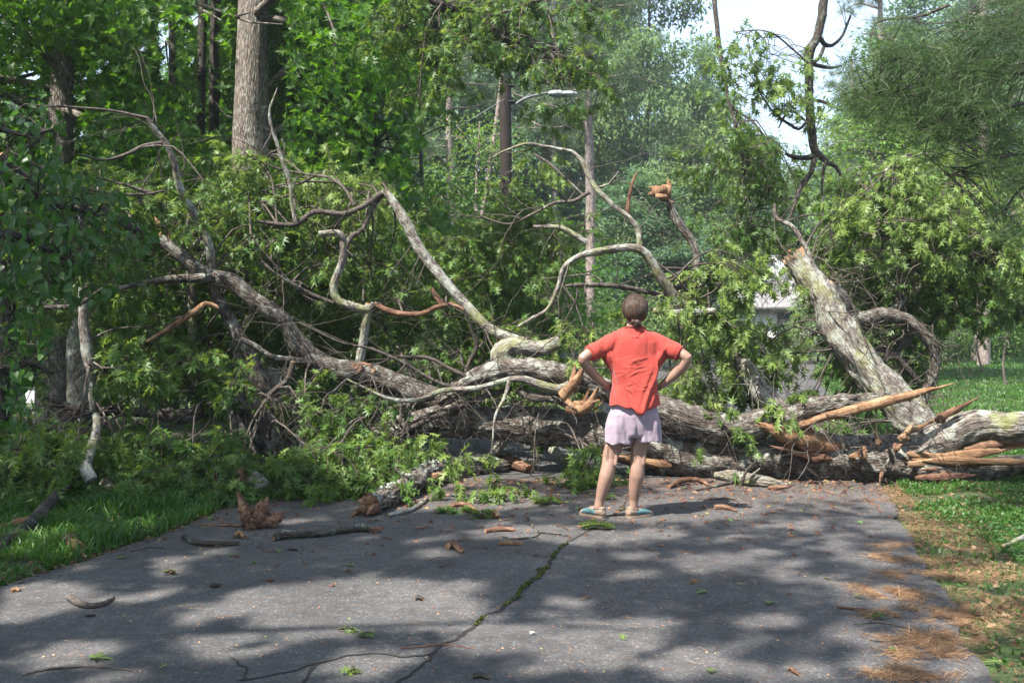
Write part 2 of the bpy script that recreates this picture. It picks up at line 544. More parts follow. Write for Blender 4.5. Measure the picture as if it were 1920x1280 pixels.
def terrain_z(x, y):
    x, y = np.asarray(x, float), np.asarray(y, float)
    drop = -np.clip((y - 13) / 40, 0, 1) * 3.2 * np.clip((4 - x) / 10, 0, 1)
    rise = np.clip((y - 70) / 200, 0, 1) * 10
    side = np.clip((x - edge_x(ROAD_R, np.clip(y, -12, 38)) - .3) / 12, 0, 1) * .18
    rough = (fbm(np.stack([x * .6, y * .6, x * 0], -1), 3) - .5) * .12
    on = np.clip(np.maximum(edge_x(ROAD_L, np.clip(y, -12, 38)) - x, x - edge_x(ROAD_R, np.clip(y, -12, 38))) / .6, 0, 1)
    return drop + rise + side + rough * on + on * .015 - .006


def sheet(name, X, Y, zf, mat):
    acc = Acc()
    nx, ny = X.shape
    V = np.stack([X, Y, zf], -1).reshape(-1, 3)
    i = np.arange(nx * ny).reshape(nx, ny)
    Q = np.stack([i[:-1, :-1], i[1:, :-1], i[1:, 1:], i[:-1, 1:]], -1).reshape(-1, 4)
    acc.add(V, Q)
    o = acc.build(name, mat)
    tag(o, kind='structure')
    return o


def ground_mat():
    m, n, l, out = new_mat('lawn_soil')
    tc = n.new('ShaderNodeTexCoord')
    a = noise(n, l, 1.1, 6, tc.outputs['Object'])
    b = noise(n, l, 38, 5, tc.outputs['Object'], .7)
    r = ramp(n, [(.32, (.045, .034, .022)), (.47, (.035, .055, .014)), (.7, (.065, .12, .022))])
    r2 = ramp(n, [(.3, (.45, .45, .45)), (.7, (1.25, 1.25, 1.2))])
    mx = n.new('ShaderNodeMixRGB'); mx.blend_type = 'MULTIPLY'; mx.inputs['Fac'].default_value = .9
    l.new(a.outputs['Fac'], r.inputs['Fac']); l.new(b.outputs['Fac'], r2.inputs['Fac'])
    l.new(r.outputs['Color'], mx.inputs['Color1']); l.new(r2.outputs['Color'], mx.inputs['Color2'])
    p = n.new('ShaderNodeBsdfPrincipled'); p.inputs['Roughness'].default_value = .95
    l.new(mx.outputs['Color'], p.inputs['Base Color'])
    bp = n.new('ShaderNodeBump'); bp.inputs['Strength'].default_value = .8; bp.inputs['Distance'].default_value = .04
    l.new(b.outputs['Fac'], bp.inputs['Height']); l.new(bp.outputs['Normal'], p.inputs['Normal'])
    l.new(p.outputs[0], out.inputs['Surface'])
    return m


def asphalt_mat():
    m, n, l, out = new_mat('asphalt')
    tc = n.new('ShaderNodeTexCoord')
    v = n.new('ShaderNodeTexVoronoi'); v.inputs['Scale'].default_value = 115
    l.new(tc.outputs['Object'], v.inputs['Vector'])
    fine = noise(n, l, 190, 3, tc.outputs['Object'], .7)
    big = noise(n, l, 1.3, 7, tc.outputs['Object'], .62)
    mid = noise(n, l, 11, 6, tc.outputs['Object'], .65)
    sep = n.new('ShaderNodeSeparateColor'); l.new(v.outputs['Color'], sep.inputs['Color'])
    r1 = ramp(n, [(0, (.044, .042, .043)), (.6, (.060, .057, .058)), (.92, (.080, .077, .076)), (1, (.14, .135, .13))])
    l.new(sep.outputs['Red'], r1.inputs['Fac'])
    r2 = ramp(n, [(.30, (.55, .55, .58)), (.5, (1, 1, 1)), (.72, (1.5, 1.46, 1.42))])
    l.new(big.outputs['Fac'], r2.inputs['Fac'])
    mx = n.new('ShaderNodeMixRGB'); mx.blend_type = 'MULTIPLY'; mx.inputs['Fac'].default_value = .85
    l.new(r1.outputs['Color'], mx.inputs['Color1']); l.new(r2.outputs['Color'], mx.inputs['Color2'])
    r3 = ramp(n, [(.35, (.78, .78, .78)), (.65, (1.2, 1.2, 1.2))]); l.new(mid.outputs['Fac'], r3.inputs['Fac'])
    my = n.new('ShaderNodeMixRGB'); my.blend_type = 'MULTIPLY'; my.inputs['Fac'].default_value = .8
    l.new(mx.outputs['Color'], my.inputs['Color1']); l.new(r3.outputs['Color'], my.inputs['Color2'])
    p = n.new('ShaderNodeBsdfPrincipled'); p.inputs['Roughness'].default_value = .78; p.inputs['Specular IOR Level'].default_value = .35
    l.new(my.outputs['Color'], p.inputs['Base Color'])
    ad = n.new('ShaderNodeMath'); ad.operation = 'ADD'
    l.new(v.outputs['Distance'], ad.inputs[0]); l.new(fine.outputs['Fac'], ad.inputs[1])
    bp = n.new('ShaderNodeBump'); bp.inputs['Strength'].default_value = .55; bp.inputs['Distance'].default_value = .006
    l.new(ad.outputs[0], bp.inputs['Height']); l.new(bp.outputs['Normal'], p.inputs['Normal'])
    l.new(p.outputs[0], out.inputs['Surface'])
    return m


def warp(t, a, b):      # finer spacing near zero
    return np.sign(t) * (np.abs(t) * a + np.abs(t) ** 3 * b)


u = np.linspace(-1, 1, 170); w_ = np.linspace(0, 1, 200)
X, Y = np.meshgrid(warp(u, 18, 180), -14 + w_ * 50 + w_ ** 4 * 240, indexing='ij')
sheet('ground', X, Y, terrain_z(X, Y), ground_mat())

ys = np.arange(-11.9, 37, .11)
t_ = np.linspace(0, 1, 26)
def jag(y, s): return (fbm(np.stack([y * 2.2, y * 0 + s, y * 0], -1), 11) - .5) * .16 + (fbm(np.stack([y * 9, y * 0 + s, y * 0], -1), 12) - .5) * .06
L_, R_ = edge_x(ROAD_L, ys) + jag(ys, 1.5), edge_x(ROAD_R, ys) + jag(ys, 8.5)
XX = L_[None, :] * (1 - t_[:, None]) + R_[None, :] * t_[:, None]
YY = np.repeat(ys[None, :], 26, 0)
crown = .004 * (1 - (2 * t_[:, None] - 1) ** 2) + 0 * YY
ROADZ = .012
road_z = ROADZ + crown + np.minimum(terrain_z(XX, YY), 0) * (YY > 13)
sheet('road', XX, YY, road_z, asphalt_mat())


def rz(x, y):
    l_, r_ = edge_x(ROAD_L, y), edge_x(ROAD_R, y)
    t = (x - l_) / (r_ - l_)
    on = (t > 0.01) & (t < .99)
    return np.where(on, ROADZ + .004 * (1 - (2 * t - 1) ** 2), np.maximum(terrain_z(x, y), 0.0) + .01)


# cracks: open dark joints with moss growing out
M['crack'] = plain_mat('crack_fill', (.016, .014, .013), .95)
M['moss'] = leaf_mat('moss', [(0, (.05, .06, .012)), (1, (.12, .15, .03))], (.1, .15, .03), .1)
crack_lines = [
    [(560, 1290, 3), (600, 1250, 6), (640, 1240, 6), (700, 1232, 7), (760, 1238, 8), (803, 1233, 12), (825, 1215, 18), (870, 1198, 20), (905, 1165, 12), (935, 1150, 10), (968, 1128, 12), (985, 1105, 20), (1010, 1085, 22), (1030, 1065, 18), (1045, 1040, 14), (1062, 1022, 8), (1085, 1010, 6), (1120, 990, 5), (1140, 975, 4), (1165, 960, 8), (1185, 955, 10)],
    [(803, 1233, 6), (800, 1250, 7), (770, 1268, 7), (745, 1290, 8)],
    [(440, 1285, 4), (520, 1272, 5), (600, 1250, 6)],
    [(600, 1250, 4), (575, 1275, 4), (560, 1290, 4)],
    [(440, 1240, 3), (455, 1258, 4), (458, 1285, 4)],
    [(1165, 960, 3), (1175, 940, 3), (1200, 925, 3)],
]
cr, ms = Acc(), Acc()
for li, ln in enumerate(crack_lines):
    pts = np.array([G(a, b) for a, b, c in ln]); wd = np.array([c / F * p[1] for (a, b, c), p in zip(ln, pts)]) * .5
    q, w = catmull(pts, wd, .03)
    q[:, :2] += np.stack([fbm(q * 14, 5) - .5, fbm(q * 14, 9) - .5], -1) * .05
    t = unit(np.gradient(q, axis=0)); nn = np.stack([-t[:, 1], t[:, 0], t[:, 0] * 0], -1)
    w = (w * .32 + .004) * (0.4 + 1.2 * fbm(q * 20, 4))
    z = rz(q[:, 0], q[:, 1]) + .0035
    A, B = q + nn * w[:, None], q - nn * w[:, None]
    A[:, 2] = B[:, 2] = z
    V = np.stack([A, B], 1).reshape(-1, 3)
    i = np.arange(len(q) - 1) * 2
    cr.add(V, np.stack([i, i + 1, i + 3, i + 2], -1))
    if li == 0:
        k = rs.randint(0, len(q), 2600)
        wmo = np.interp(k, np.arange(len(q)), catmull(pts, wd, .03)[1]) * .62
        keep = (fbm(q[k] * 4.5, 31) > .47) & (wmo > .009)
        k, wmo = k[keep], wmo[keep]
        pos = q[k] + nn[k] * (rs.normal(0, .4, (len(k), 1)) * wmo[:, None]); pos[:, 2] = z[k]
        put_leaves(ms, SIMPLE, pos, rdir(len(k)) + [0, 0, 1.2], rdir(len(k)), rs.uniform(.008, .022, len(k)), rs.uniform(0, 1, len(k)))
tag(cr.build('road_crack', M['crack'], smooth=False), kind='structure')
tag(ms.build('moss', M['moss']), kind='stuff')

# grass blades
def grass(name, n, xy, hmin, hmax, keep=None):
    acc = Acc()
    x, y = xy
    z = terrain_z(x, y)
    pos = np.stack([x, y, z], -1)
    nn = len(pos)
    h = rs.uniform(hmin, hmax, nn) * (.15 + 1.7 * fbm(pos * 2.3, 8) ** 1.5)
    d = unit(rdir(nn) * [1, 1, .2] * .55 + [0, 0, 1])
    side = unit(np.cross(d, rdir(nn))) * (.0035 + .0009 * y[:, None] * .5)
    bend = unit(rdir(nn) * [1, 1, 0.01]) * h[:, None] * .35
    a, b = pos - side, pos + side
    m = pos + d * h[:, None] * .6
    c1, c2 = m - side * .7, m + side * .7
    tip = pos + d * h[:, None] + bend - [0, 0, .12] * h[:, None]
    V = np.stack([a, b, c2, c1, tip], 1).reshape(-1, 3)
    i = np.arange(nn)[:, None] * 5
    tone = np.clip(fbm(pos * 1.3, 21) * .9 + rs.normal(0, .15, nn), 0, 1)
    acc.add(V, i + np.array([[0, 1, 2, 3]]), np.repeat(tone, 5))
    Fa = acc.f[0]
    acc.f.append((i + np.array([[3, 2, 4]])))
    acc.mi.append(np.zeros(nn, np.int32))
    o = acc.build(name, M['grass'], smooth=False)
    tag(o, kind='stuff')


def verge_xy(n, side, y0, y1, far, edge=.05):
    y = y0 + (y1 - y0) * rs.uniform(0, 1, n) ** 1.25
    d = rs.uniform(0, 1, n) ** 1.15 * far
    x = (edge_x(ROAD_L, y) - edge - d) if side < 0 else (edge_x(ROAD_R, y) + edge + d)
    k = fbm(np.stack([x * 2.2, y * 2.2, x * 0], -1), 44)
    thr = .30 if side < 0 else .30
    near = d < (.35 if side < 0 else np.where(y < 7.2, .75 - (y - 4) * .12, .1))
    keep = (k > thr) & ~(near & (rs.uniform(0, 1, n) < (.55 if side < 0 else .93)))
    return x[keep], y[keep]


grass('verge_grass', 0, verge_xy(60000, -1, 4.6, 10.5, 3.6), .05, .20)
grass('lawn_grass', 0, verge_xy(130000, 1, 3.8, 12.0, 4.5), .02, .065)
grass('far_lawn_grass', 0, verge_xy(90000, 1, 11.0, 34.0, 12), .04, .11)
lt = Acc()
n = 9000
y = 3.8 + rs.uniform(0, 1, n) * 6; sd_ = rs.uniform(0, 1, n) < .6
x = np.where(sd_, edge_x(ROAD_L, y) - rs.uniform(-.1, 1, n) ** 2 * 3.2 - rs.normal(0, .08, n), edge_x(ROAD_R, y) + np.abs(rs.normal(.2, .8, n)))
ps = np.stack([x, y, terrain_z(x, y) + rs.uniform(.0, .03, n)], -1)
put_leaves(lt, MAPLE, ps, rdir(n) * [1, 1, .3], [0, 0, 1] + rdir(n) * .6, rs.uniform(.012, .045, n), rs.uniform(0, 1, n))
M['dead_leaf'] = leaf_mat('dead_leaf', [(0, (.05, .028, .016)), (.6, (.13, .075, .042)), (1, (.26, .18, .11))], (.2, .12, .06), .1, .8, .15)
tag(lt.build('leaf_litter', M['dead_leaf'], smooth=False), kind='stuff')
M['clover'] = leaf_mat('clover', [(0, (.03, .09, .02)), (1, (.08, .17, .04))], (.1, .25, .03), .3)
cl = Acc()
x, y = verge_xy(16000, 1, 4.2, 10, 4)
x2, y2 = verge_xy(9000, -1, 5.0, 9.6, 3.4)
x, y = np.concatenate([x, x2]), np.concatenate([y, y2])
ps = np.stack([x, y, terrain_z(x, y) + rs.uniform(.01, .045, len(x))], -1)
put_leaves(cl, MAPLE, ps, rdir(len(ps)) * [1, 1, .3], [0, 0, 1] + rdir(len(ps)) * .4, rs.uniform(.015, .04, len(ps)), rs.uniform(0, 1, len(ps)))
tag(cl.build('weeds', M['clover'], smooth=False), kind='stuff')

# pine straw on the right edge and on patches of the road
M['straw'] = leaf_mat('pine_straw', [(0, (.085, .045, .024)), (.6, (.22, .125, .068)), (1, (.36, .24, .14))], (.2, .12, .06), .05, .8, .15)
st = Acc()
PS = []
n = 24000
y = 3.6 + rs.uniform(0, 1, n) * 5.2
off = rs.normal(.16, .24, n) + np.clip(6.2 - y, 0, 2) * .2
x = edge_x(ROAD_R, y) + off
kk = fbm(np.stack([x * 3, y * 3, x * 0], -1), 71)
wid = np.clip((y - 6.6) / 2.0, 0, 1)
keep = (kk > .40 + .25 * (off < 0)) & ((np.abs(off - .05) < .14) | (rs.uniform(0, 1, n) > wid))
PS.append(np.stack([x, y], -1)[keep])
for (a, b, ra, rb, m) in [(1690, 1028, 60, 11, 1000), (1675, 1050, 40, 9, 800), (1660, 1048, 45, 6, 500), (1720, 1082, 75, 9, 2300), (1668, 1113, 62, 20, 5500), (1700, 1150, 55, 8, 1600), (1790, 1160, 70, 22, 4000),
                        (1650, 1158, 40, 7, 1100), (1660, 1190, 50, 8, 1500), (1740, 1205, 85, 16, 3200), (1730, 1230, 75, 10, 2400), (1660, 1235, 30, 12, 700), (1700, 1268, 80, 14, 3200), (1800, 1195, 45, 8, 900), (1670, 1078, 28, 4, 300)]:
    c = G(a, b); ea = ra / F * c[1]; eb = abs(G(a, b + rb)[1] - c[1]); m = int(m * .62)
    r = rs.uniform(0, 1, m) ** .6 * (0.75 + .8 * rs.uniform(0, 1, m) ** 2); th = rs.uniform(0, 6.283, m)
    q = np.stack([c[0] + r * np.cos(th) * ea, c[1] + r * np.sin(th) * eb], -1)
    q = q[fbm(np.stack([q[:, 0] * 11, q[:, 1] * 6, q[:, 0] * 0], -1), 77) > .42]
    PS.append(q)
n = 1300                                          # single needles strewn over the asphalt
PS.append(np.stack([rs.uniform(-3, 2.4, n), rs.uniform(3.8, 8.6, n)], -1))
PS.append(np.stack([rs.uniform(.4, 2.4, 1500), rs.uniform(3.8, 6, 1500)], -1)[fbm(np.stack([rs.uniform(0, 9, 1500)] * 3, -1), 2) > .5])
q = np.concatenate(PS)
n = len(q)
pos = np.stack([q[:, 0], q[:, 1], rz(q[:, 0], q[:, 1]) + rs.uniform(.002, .012, n)], -1)
d = rdir(n) * [1, 1, .06]
SN = (np.array([(-.018, 0, 0), (.018, 0, 0), (.014, 1, 0), (-.014, 1, 0)], float), np.array([(0, 1, 2, 3)]))
put_leaves(st, SN, pos, d, [0, 0, 1] + rdir(n) * .3, rs.uniform(.025, .07, n), rs.uniform(0, 1, n))
tag(st.build('pine_straw', M['straw'], smooth=False), kind='stuff')

TWL = []
# crumbs of bark and torn leaf on the road
cb = Acc()
n = 13000
px_, py_ = rs.uniform(330, 1680, n), 900 + rs.exponential(30, n)
py_ = np.where(py_ > 1270, rs.uniform(900, 1270, n), py_)
q = np.array([G(a, b) for a, b in zip(px_, py_)])
q = q[(q[:, 0] > edge_x(ROAD_L, q[:, 1]) - .1) & (q[:, 0] < edge_x(ROAD_R, q[:, 1]))]
n = len(q)
q[:, 2] = rz(q[:, 0], q[:, 1])
tet = (np.array([(-.5, -.2, 0), (.5, -.35, .1), (.35, .5, 0), (-.3, .35, .12), (.05, .05, .38)], float), np.array([(0, 1, 4), (1, 2, 4), (2, 3, 4), (3, 0, 4)]))
sz = np.where(rs.uniform(0, 1, n) < .93, rs.uniform(.005, .016, n), rs.uniform(.018, .050, n))
put_leaves(cb, tet, q, rdir(n) * [1, 1, .05], [0, 0, 1] + rdir(n) * .2, sz, rs.uniform(0, 1, n))
M['crumb'] = leaf_mat('bark_crumb', [(0, (.035, .018, .012)), (.6, (.11, .055, .035)), (.9, (.22, .12, .07)), (1, (.12, .2, .06))], (.1, .05, .03), .0, .9, .2)
tag(cb.build('bark_litter', M['crumb'], smooth=False), kind='stuff')
tw = Acc()
for i in range(260):
    a_ = G(rs.uniform(380, 1600), 905 + rs.exponential(45)); an = rs.uniform(0, 6.28); L = rs.uniform(.03, .16)
    if a_[1] < 4: continue
    z = float(rz(a_[0:1], a_[1:2])[0]) + .006
    p = [np.array([a_[0], a_[1], z]), np.array([a_[0] + math.cos(an) * L * .5 + rs.normal(0, .01), a_[1] + math.sin(an) * L * .5, z + .008]), np.array([a_[0] + math.cos(an) * L, a_[1] + math.sin(an) * L, z])]
    TWL.append((p, rs.uniform(.0015, .005)))
# orange bud scales and tiny leaf bits further forward
cb = Acc()
n = 380
q = np.array([G(a, b) for a, b in zip(rs.uniform(0, 1650, n), rs.uniform(980, 1278, n))])
q[:, 2] = rz(q[:, 0], q[:, 1])
put_leaves(cb, tet, q, rdir(n) * [1, 1, .05], [0, 0, 1] + rdir(n) * .2, rs.uniform(.005, .014, n), rs.uniform(0, 1, n))
M['scale'] = leaf_mat('bud_scale', [(0, (.10, .05, .03)), (.5, (.35, .15, .07)), (.85, (.5, .3, .16)), (1, (.13, .25, .07))], (.3, .15, .05), .1, .8, .2)
tag(cb.build('bud_litter', M['scale'], smooth=False), kind='stuff')
# ------------------------------------------------------------------ limbs
def trace(pp, Y0, Y1=None, step=.05, wob=.0, seed=0):
    """pixel polyline (x, y, width) at distance Y0..Y1 -> world points and radii"""
    n = len(pp)
    Y1 = Y0 if Y1 is None else Y1
    pts, rad = [], []
    s = np.concatenate([[0], np.cumsum([math.hypot(pp[i + 1][0] - pp[i][0], pp[i + 1][1] - pp[i][1]) for i in range(n - 1)])])
    for i, p in enumerate(pp):
        Yd = p[3] if len(p) > 3 else Y0 + (Y1 - Y0) * s[i] / max(s[-1], 1e-9)
        q = P(p[0], p[1], Yd)
        pts.append(q); rad.append(p[2] / 2 / F * Yd)
    q, r = catmull(pts, rad, step)
    if wob:
        t = np.arange(len(q)) * step
        w = np.stack([fbm(np.stack([t * 3, t * 0 + k + seed, t * 0], -1), seed + k) - .5 for k in range(3)], -1)
        env = np.minimum(1, np.minimum(np.arange(len(q)), np.arange(len(q))[::-1]) / 4)[:, None]
        q = q + w * wob * env
    return q, r


LIMBS = {}      # thing -> list of (pts, rad)


def limb(parent, key, pp, Y0, Y1=None, mat='oak_bark', name='limb', seed=0, seg=None, ends=None, label=None, jagv=0.0, wob=.03):
    rmax = max(p[2] for p in pp) / 2 / F * Y0
    step = .035 if rmax > .08 else .06
    q, r = trace(pp, Y0, Y1, step, wob if rmax < .12 else wob * .6, seed)
    if seg is None: seg = 44 if rmax > .14 else (24 if rmax > .06 else (12 if rmax > .02 else 6))
    a = Acc()
    mats = [M[mat], M['raw_wood']]
    tube(a, q, r, seg, (.5 if 'wood' in mat else .28) if rmax > .1 or 'wood' in mat else .22, .016 if rmax > .12 else (.008 if rmax > .05 else 0), True, seed=seed, cap_mi=1, jag=jagv)
    o = a.build(name, mats, parent, label=label)
    LIMBS.setdefault(key, []).append((q, r))
    return q, r


def splinter(parent, base, d, length, width, mat='raw_wood', name='splinter', flat=.35, seed=0, bend=.1, label=None, lens=False):
    """a torn shard of wood: a ragged tapering wedge"""
    rr = np.random.RandomState(seed)
    d = unit(d)
    a = np.array([0, 0, 1.0]) if abs(d[2]) < .9 else np.array([1.0, 0, 0])
    x = unit(np.cross(d, a)); z = np.cross(x, d)
    n, seg = 18, 12
    V = []
    phase = rr.uniform(0, 6)
    for i in range(n + 1):
        t = i / n
        c = np.asarray(base) + d * length * t + z * bend * length * t * t + x * math.sin(t * 4 + phase) * length * .03
        w = width * ((1 - t ** 1.6) * min(1, .45 + t * 4) if not lens else math.sin(math.pi * (.06 + .92 * t)) ** .8) * (.72 + .5 * rr.uniform()) + .002
        for k in range(seg):
            th = k / seg * 2 * math.pi
            rg = 1 + .75 * (hash3(np.array([k]), np.array([i // 4]), np.array([seed]), 9)[0] - .5)
            V.append(c + (z * math.cos(th) * w * rg + x * math.sin(th) * w * flat * rg) + d * (hash3(np.array([k]), np.array([seed]), np.array([1]), 4)[0] - .5) * length * .10 * t)
    V = np.array(V)
    idx = np.arange((n + 1) * seg).reshape(n + 1, seg)
    Q = np.stack([idx[:-1], np.roll(idx[:-1], -1, 1), np.roll(idx[1:], -1, 1), idx[1:]], -1).reshape(-1, 4)
    gr = V - np.asarray(base)
    gr = np.stack([gr @ x, gr @ z, gr @ d * .35], -1) + seed
    acc = Acc(); acc.add(V, Q, .5, gr)
    for e in (0, n):
        c = V[idx[e]].mean(0)
        i = np.arange(seg)
        tri = np.stack([i, np.roll(i, -1), np.full(seg, seg)], -1)
        acc.add(np.vstack([V[idx[e]], c[None]]), tri, .5, np.vstack([gr[idx[e]], gr[idx[e]].mean(0)[None]]))
    return acc.build(name, M[mat], parent, smooth=False, label=label)


def shards(parent, base, d, n, length, width, seed, mat='raw_wood', cone=.5, rad=.08):
    rr = np.random.RandomState(seed)
    for i in range(n):
        dd = unit(unit(d) + rr.normal(0, cone, 3))
        splinter(parent, np.asarray(base) + rr.normal(0, rad, 3), dd, length * rr.uniform(.5, 1.2), width * rr.uniform(.5, 1.2), mat, seed=seed * 31 + i, bend=rr.uniform(-.2, .2))


def curve_twig(acc, p0, d, L, r0, depth=1, droop=.25, rr=rs, seg=5, tips=None, crook=.5):
    """a crooked twig that forks; collects tips (point, direction)"""
    n = max(4, int(L / .09))
    pts, p, d = [np.asarray(p0, float)], np.asarray(p0, float), unit(d)
    for i in range(n):
        d = unit(d + rr.normal(0, crook * .32, 3) + np.array([0, 0, -droop * .10]))
        p = p + d * L / n
        if p[2] < .04: p[2] = .04 + rr.uniform(0, .03)
        pts.append(p.copy())
    rad = np.linspace(r0, r0 * .35, len(pts))
    tube(acc, pts, rad, seg, 0, 0, False, seed=rr.randint(99))
    if tips is not None: tips.append((pts[-1], d))
    if depth > 0:
        for k in range(rr.randint(1, 4)):
            i = rr.randint(max(1, n // 3), n)
            curve_twig(acc, pts[i], unit(unit(np.array(pts[i]) - pts[i - 1]) + rr.normal(0, .75, 3)), L * rr.uniform(.35, .7), rad[i] * .65, depth - 1, droop, rr, max(3, seg - 1), tips, crook)


def bare_twigs(parent, key, n, L, r, mat='twig_bark', seed=3, depth=2, which=None, up=0.0):
    rr = np.random.RandomState(seed)
    acc = Acc()
    ls = LIMBS[key] if which is None else [LIMBS[key][i] for i in which if i < len(LIMBS[key])]
    wts = np.array([len(q) for q, _ in ls], float); wts /= wts.sum()
    for _ in range(n):
        q, rad = ls[rr.choice(len(ls), p=wts)]
        i = rr.randint(0, len(q))
        d = rr.normal(0, 1, 3) + [0, -.2, up]
        curve_twig(acc, q[i], d, L * rr.uniform(.4, 1.3), min(r * rr.uniform(.5, 1.4), rad[i] * .6 + .002), depth, .3, rr, 5, None, .55)
    o = acc.build('twigs', M[mat], parent); tag(o, kind='stuff')


def foliage(parent, key, zones, mat='oak_leaf', size=.13, seed=5, k=8, droop=.55, per_hub=9, tpls=(OAK, OAK_B), tname='leaves', hub_r=.008, gaps=True):
    """leafy boughs: hubs tied to the nearest limb, twigs from the hub to every spray"""
    rr = np.random.RandomState(seed)
    leaf, wood = Acc(), Acc()
    LP = np.concatenate([q for q, _ in LIMBS[key]])
    for zi, (cx, cy, rx, ry, Ya, Yb, n, tone) in enumerate(zones):
        nh = max(1, n // per_hub)
        r = np.sqrt(rr.uniform(0, 1, nh)); th = rr.uniform(0, 6.283, nh)
        hub = np.array([P(cx + a * math.cos(b) * rx, cy + a * math.sin(b) * ry, y) for a, b, y in zip(r, th, rr.uniform(Ya, Yb, nh))])
        ht = np.clip(tone + rr.normal(0, .17, nh), 0, 1)
        hub[:, 2] = np.maximum(hub[:, 2], .10)
        tips, td, tn = [], [], []
        hg = gap_keep(hub) if gaps else np.ones(len(hub), bool)
        for h, t0, hk in zip(hub, ht, hg):
            if not hk: continue
            dist = np.linalg.norm(LP - h, axis=1)
            j = rr.choice(np.argsort(dist)[:36:2])
            a0 = LP[j]
            D = h - a0
            m = a0 + D * .5 + rr.normal(0, .10, 3) * np.linalg.norm(D) * .9 + [0, 0, .12 * np.linalg.norm(D)]
            if np.linalg.norm(D) < 1.0:
                q, w = catmull([a0, m, h], [hub_r * 1.5, hub_r * 1.2, hub_r * .8], .15)
                tube(wood, q, w, 5, 0, 0, False, seed=rr.randint(99))
            dd = unit(D)
            for _ in range(per_hub):
                d = unit(dd * .4 + rr.normal(0, .8, 3) * [1, 1, .6] + [0, 0, -.35])
                L = rr.uniform(.12, .50)
                tip = h + d * L + np.array([0, 0, -L * .25])
                if tip[2] < .05: tip[2] = rr.uniform(.03, .12)
                tube(wood, [h, h + d * L * .55, tip], [hub_r * .45, hub_r * .35, hub_r * .2], 3, 0, 0, False)
                tips.append(tip); td.append(unit(tip - h - d * L * .4)); tn.append(t0)
        tips, td, tn = np.array(tips), np.array(td), np.array(tn)
        if len(tips) == 0: continue
        gk = gap_keep(tips) if gaps else np.ones(len(tips), bool)
        sprays(leaf, tips[gk], td[gk], k, size, droop, tpls, .16, tn[gk])
    L = leaf.build(tname, M[mat], parent, smooth=False)
    L['kind'] = 'stuff'
    W = wood.build('twigs', M['twig_bark'], parent); W['kind'] = 'stuff'


_t = Acc()
for p, r in TWL: tube(_t, p, [r, r * .9, r * .5], 5, 0, 0, True, seed=int(r * 1e5) % 50)
tag(_t.build('twig_litter', M['brown_wood']), kind='stuff')

# ================================================================== the fallen oak: lower trunk and its crown to the left
oak = thing('fallen_oak', G(1240, 905), 'huge fallen oak lying across the road, its leafy crown filling the view to the left', 'fallen tree')
K = 'oak'
limb(oak, K, [(640, 845, 24), (700, 815, 36), (770, 797, 46), (860, 790, 60), (950, 795, 66), (1050, 805, 72), (1130, 818, 80), (1230, 838, 94), (1350, 853, 98), (1450, 860, 98), (1560, 862, 96), (1640, 866, 102), (1700, 872, 108), (1745, 885, 80)], 9.8, 9.15, 'oak_bark', 'trunk', 1, 64, jagv=.1)
limb(oak, K, [(300, 448, 23), (345, 485, 27), (390, 518, 32), (440, 530, 33), (480, 565, 35), (530, 603, 36), (570, 655, 38), (620, 688, 40), (700, 705, 43), (780, 735, 47), (850, 765, 46), (900, 795, 38)], 9.5, 9.9, 'oak_bark', 'limb', 2)
limb(oak, K, [(395, 520, 18), (340, 523, 15), (300, 527, 15), (260, 531, 11), (222, 541, 9)], 9.5, 9.2, 'oak_bark', 'limb', 3)
limb(oak, K, [(395, 525, 20), (415, 570, 24), (440, 620, 27), (468, 668, 29), (500, 730, 33), (530, 775, 32), (548, 830, 26)], 9.6, 9.9, 'oak_bark', 'limb', 4)
limb(oak, K, [(277, 222, 8), (292, 245, 10), (312, 272, 11), (327, 310, 14), (340, 360, 15), (375, 420, 16), (393, 470, 18), (396, 520, 18)], 9.2, 9.6, 'grey_bark', 'limb', 5)
limb(oak, K, [(45, 196, 3), (110, 198, 4), (200, 205, 5), (245, 215, 6), (277, 222, 7)], 8.9, 9.2, 'twig_bark', 'branch', 6)
limb(oak, K, [(150, 290, 3), (200, 300, 5), (240, 290, 7), (270, 275, 8), (305, 268, 9)], 9.0, 9.2, 'twig_bark', 'branch', 7)
limb(oak, K, [(180, 332, 3), (230, 345, 5), (290, 365, 6)], 9.0, 9.2, 'twig_bark', 'branch', 8)
limb(oak, K, [(341, 440, 12), (352, 490, 15), (358, 540, 17), (360, 600, 15), (362, 650, 15), (370, 700, 15), (370, 765, 15)], 10.0, 10.1, 'grey_bark', 'limb', 9)
limb(oak, K, [(90, 745, 11), (125, 762, 17), (160, 775, 18), (200, 772, 18), (250, 772, 20), (300, 775, 26), (345, 780, 29), (400, 762, 32), (445, 752, 35), (480, 790, 44), (515, 850, 50)], 9.2, 9.5, 'oak_bark', 'limb', 10)
limb(oak, K, [(430, 760, 10), (480, 765, 11), (510, 735, 11), (540, 712, 11), (550, 678, 11)], 9.3, 9.3, 'twig_bark', 'branch', 11)
limb(oak, K, [(452, 635, 10), (480, 650, 11), (500, 665, 12), (520, 672, 13), (550, 675, 12), (590, 682, 13)], 9.4, 9.6, 'oak_bark', 'branch', 12)
limb(oak, K, [(60, 580, 8), (100, 575, 10), (140, 572, 10), (165, 560, 8)], 8.8, 8.9, 'dark_bark', 'branch', 13)
limb(oak, K, [(150, 400, 10), (156, 470, 12), (153, 560, 16), (160, 640, 21), (172, 700, 20), (175, 755, 18), (176, 772, 17)], 9.1, 9.15, 'grey_bark', 'limb', 14)
limb(oak, K, [(0, 290, 15), (40, 325, 14), (80, 350, 12), (110, 400, 11), (150, 440, 10)], 8.6, 9.1, 'dark_bark', 'limb', 15)
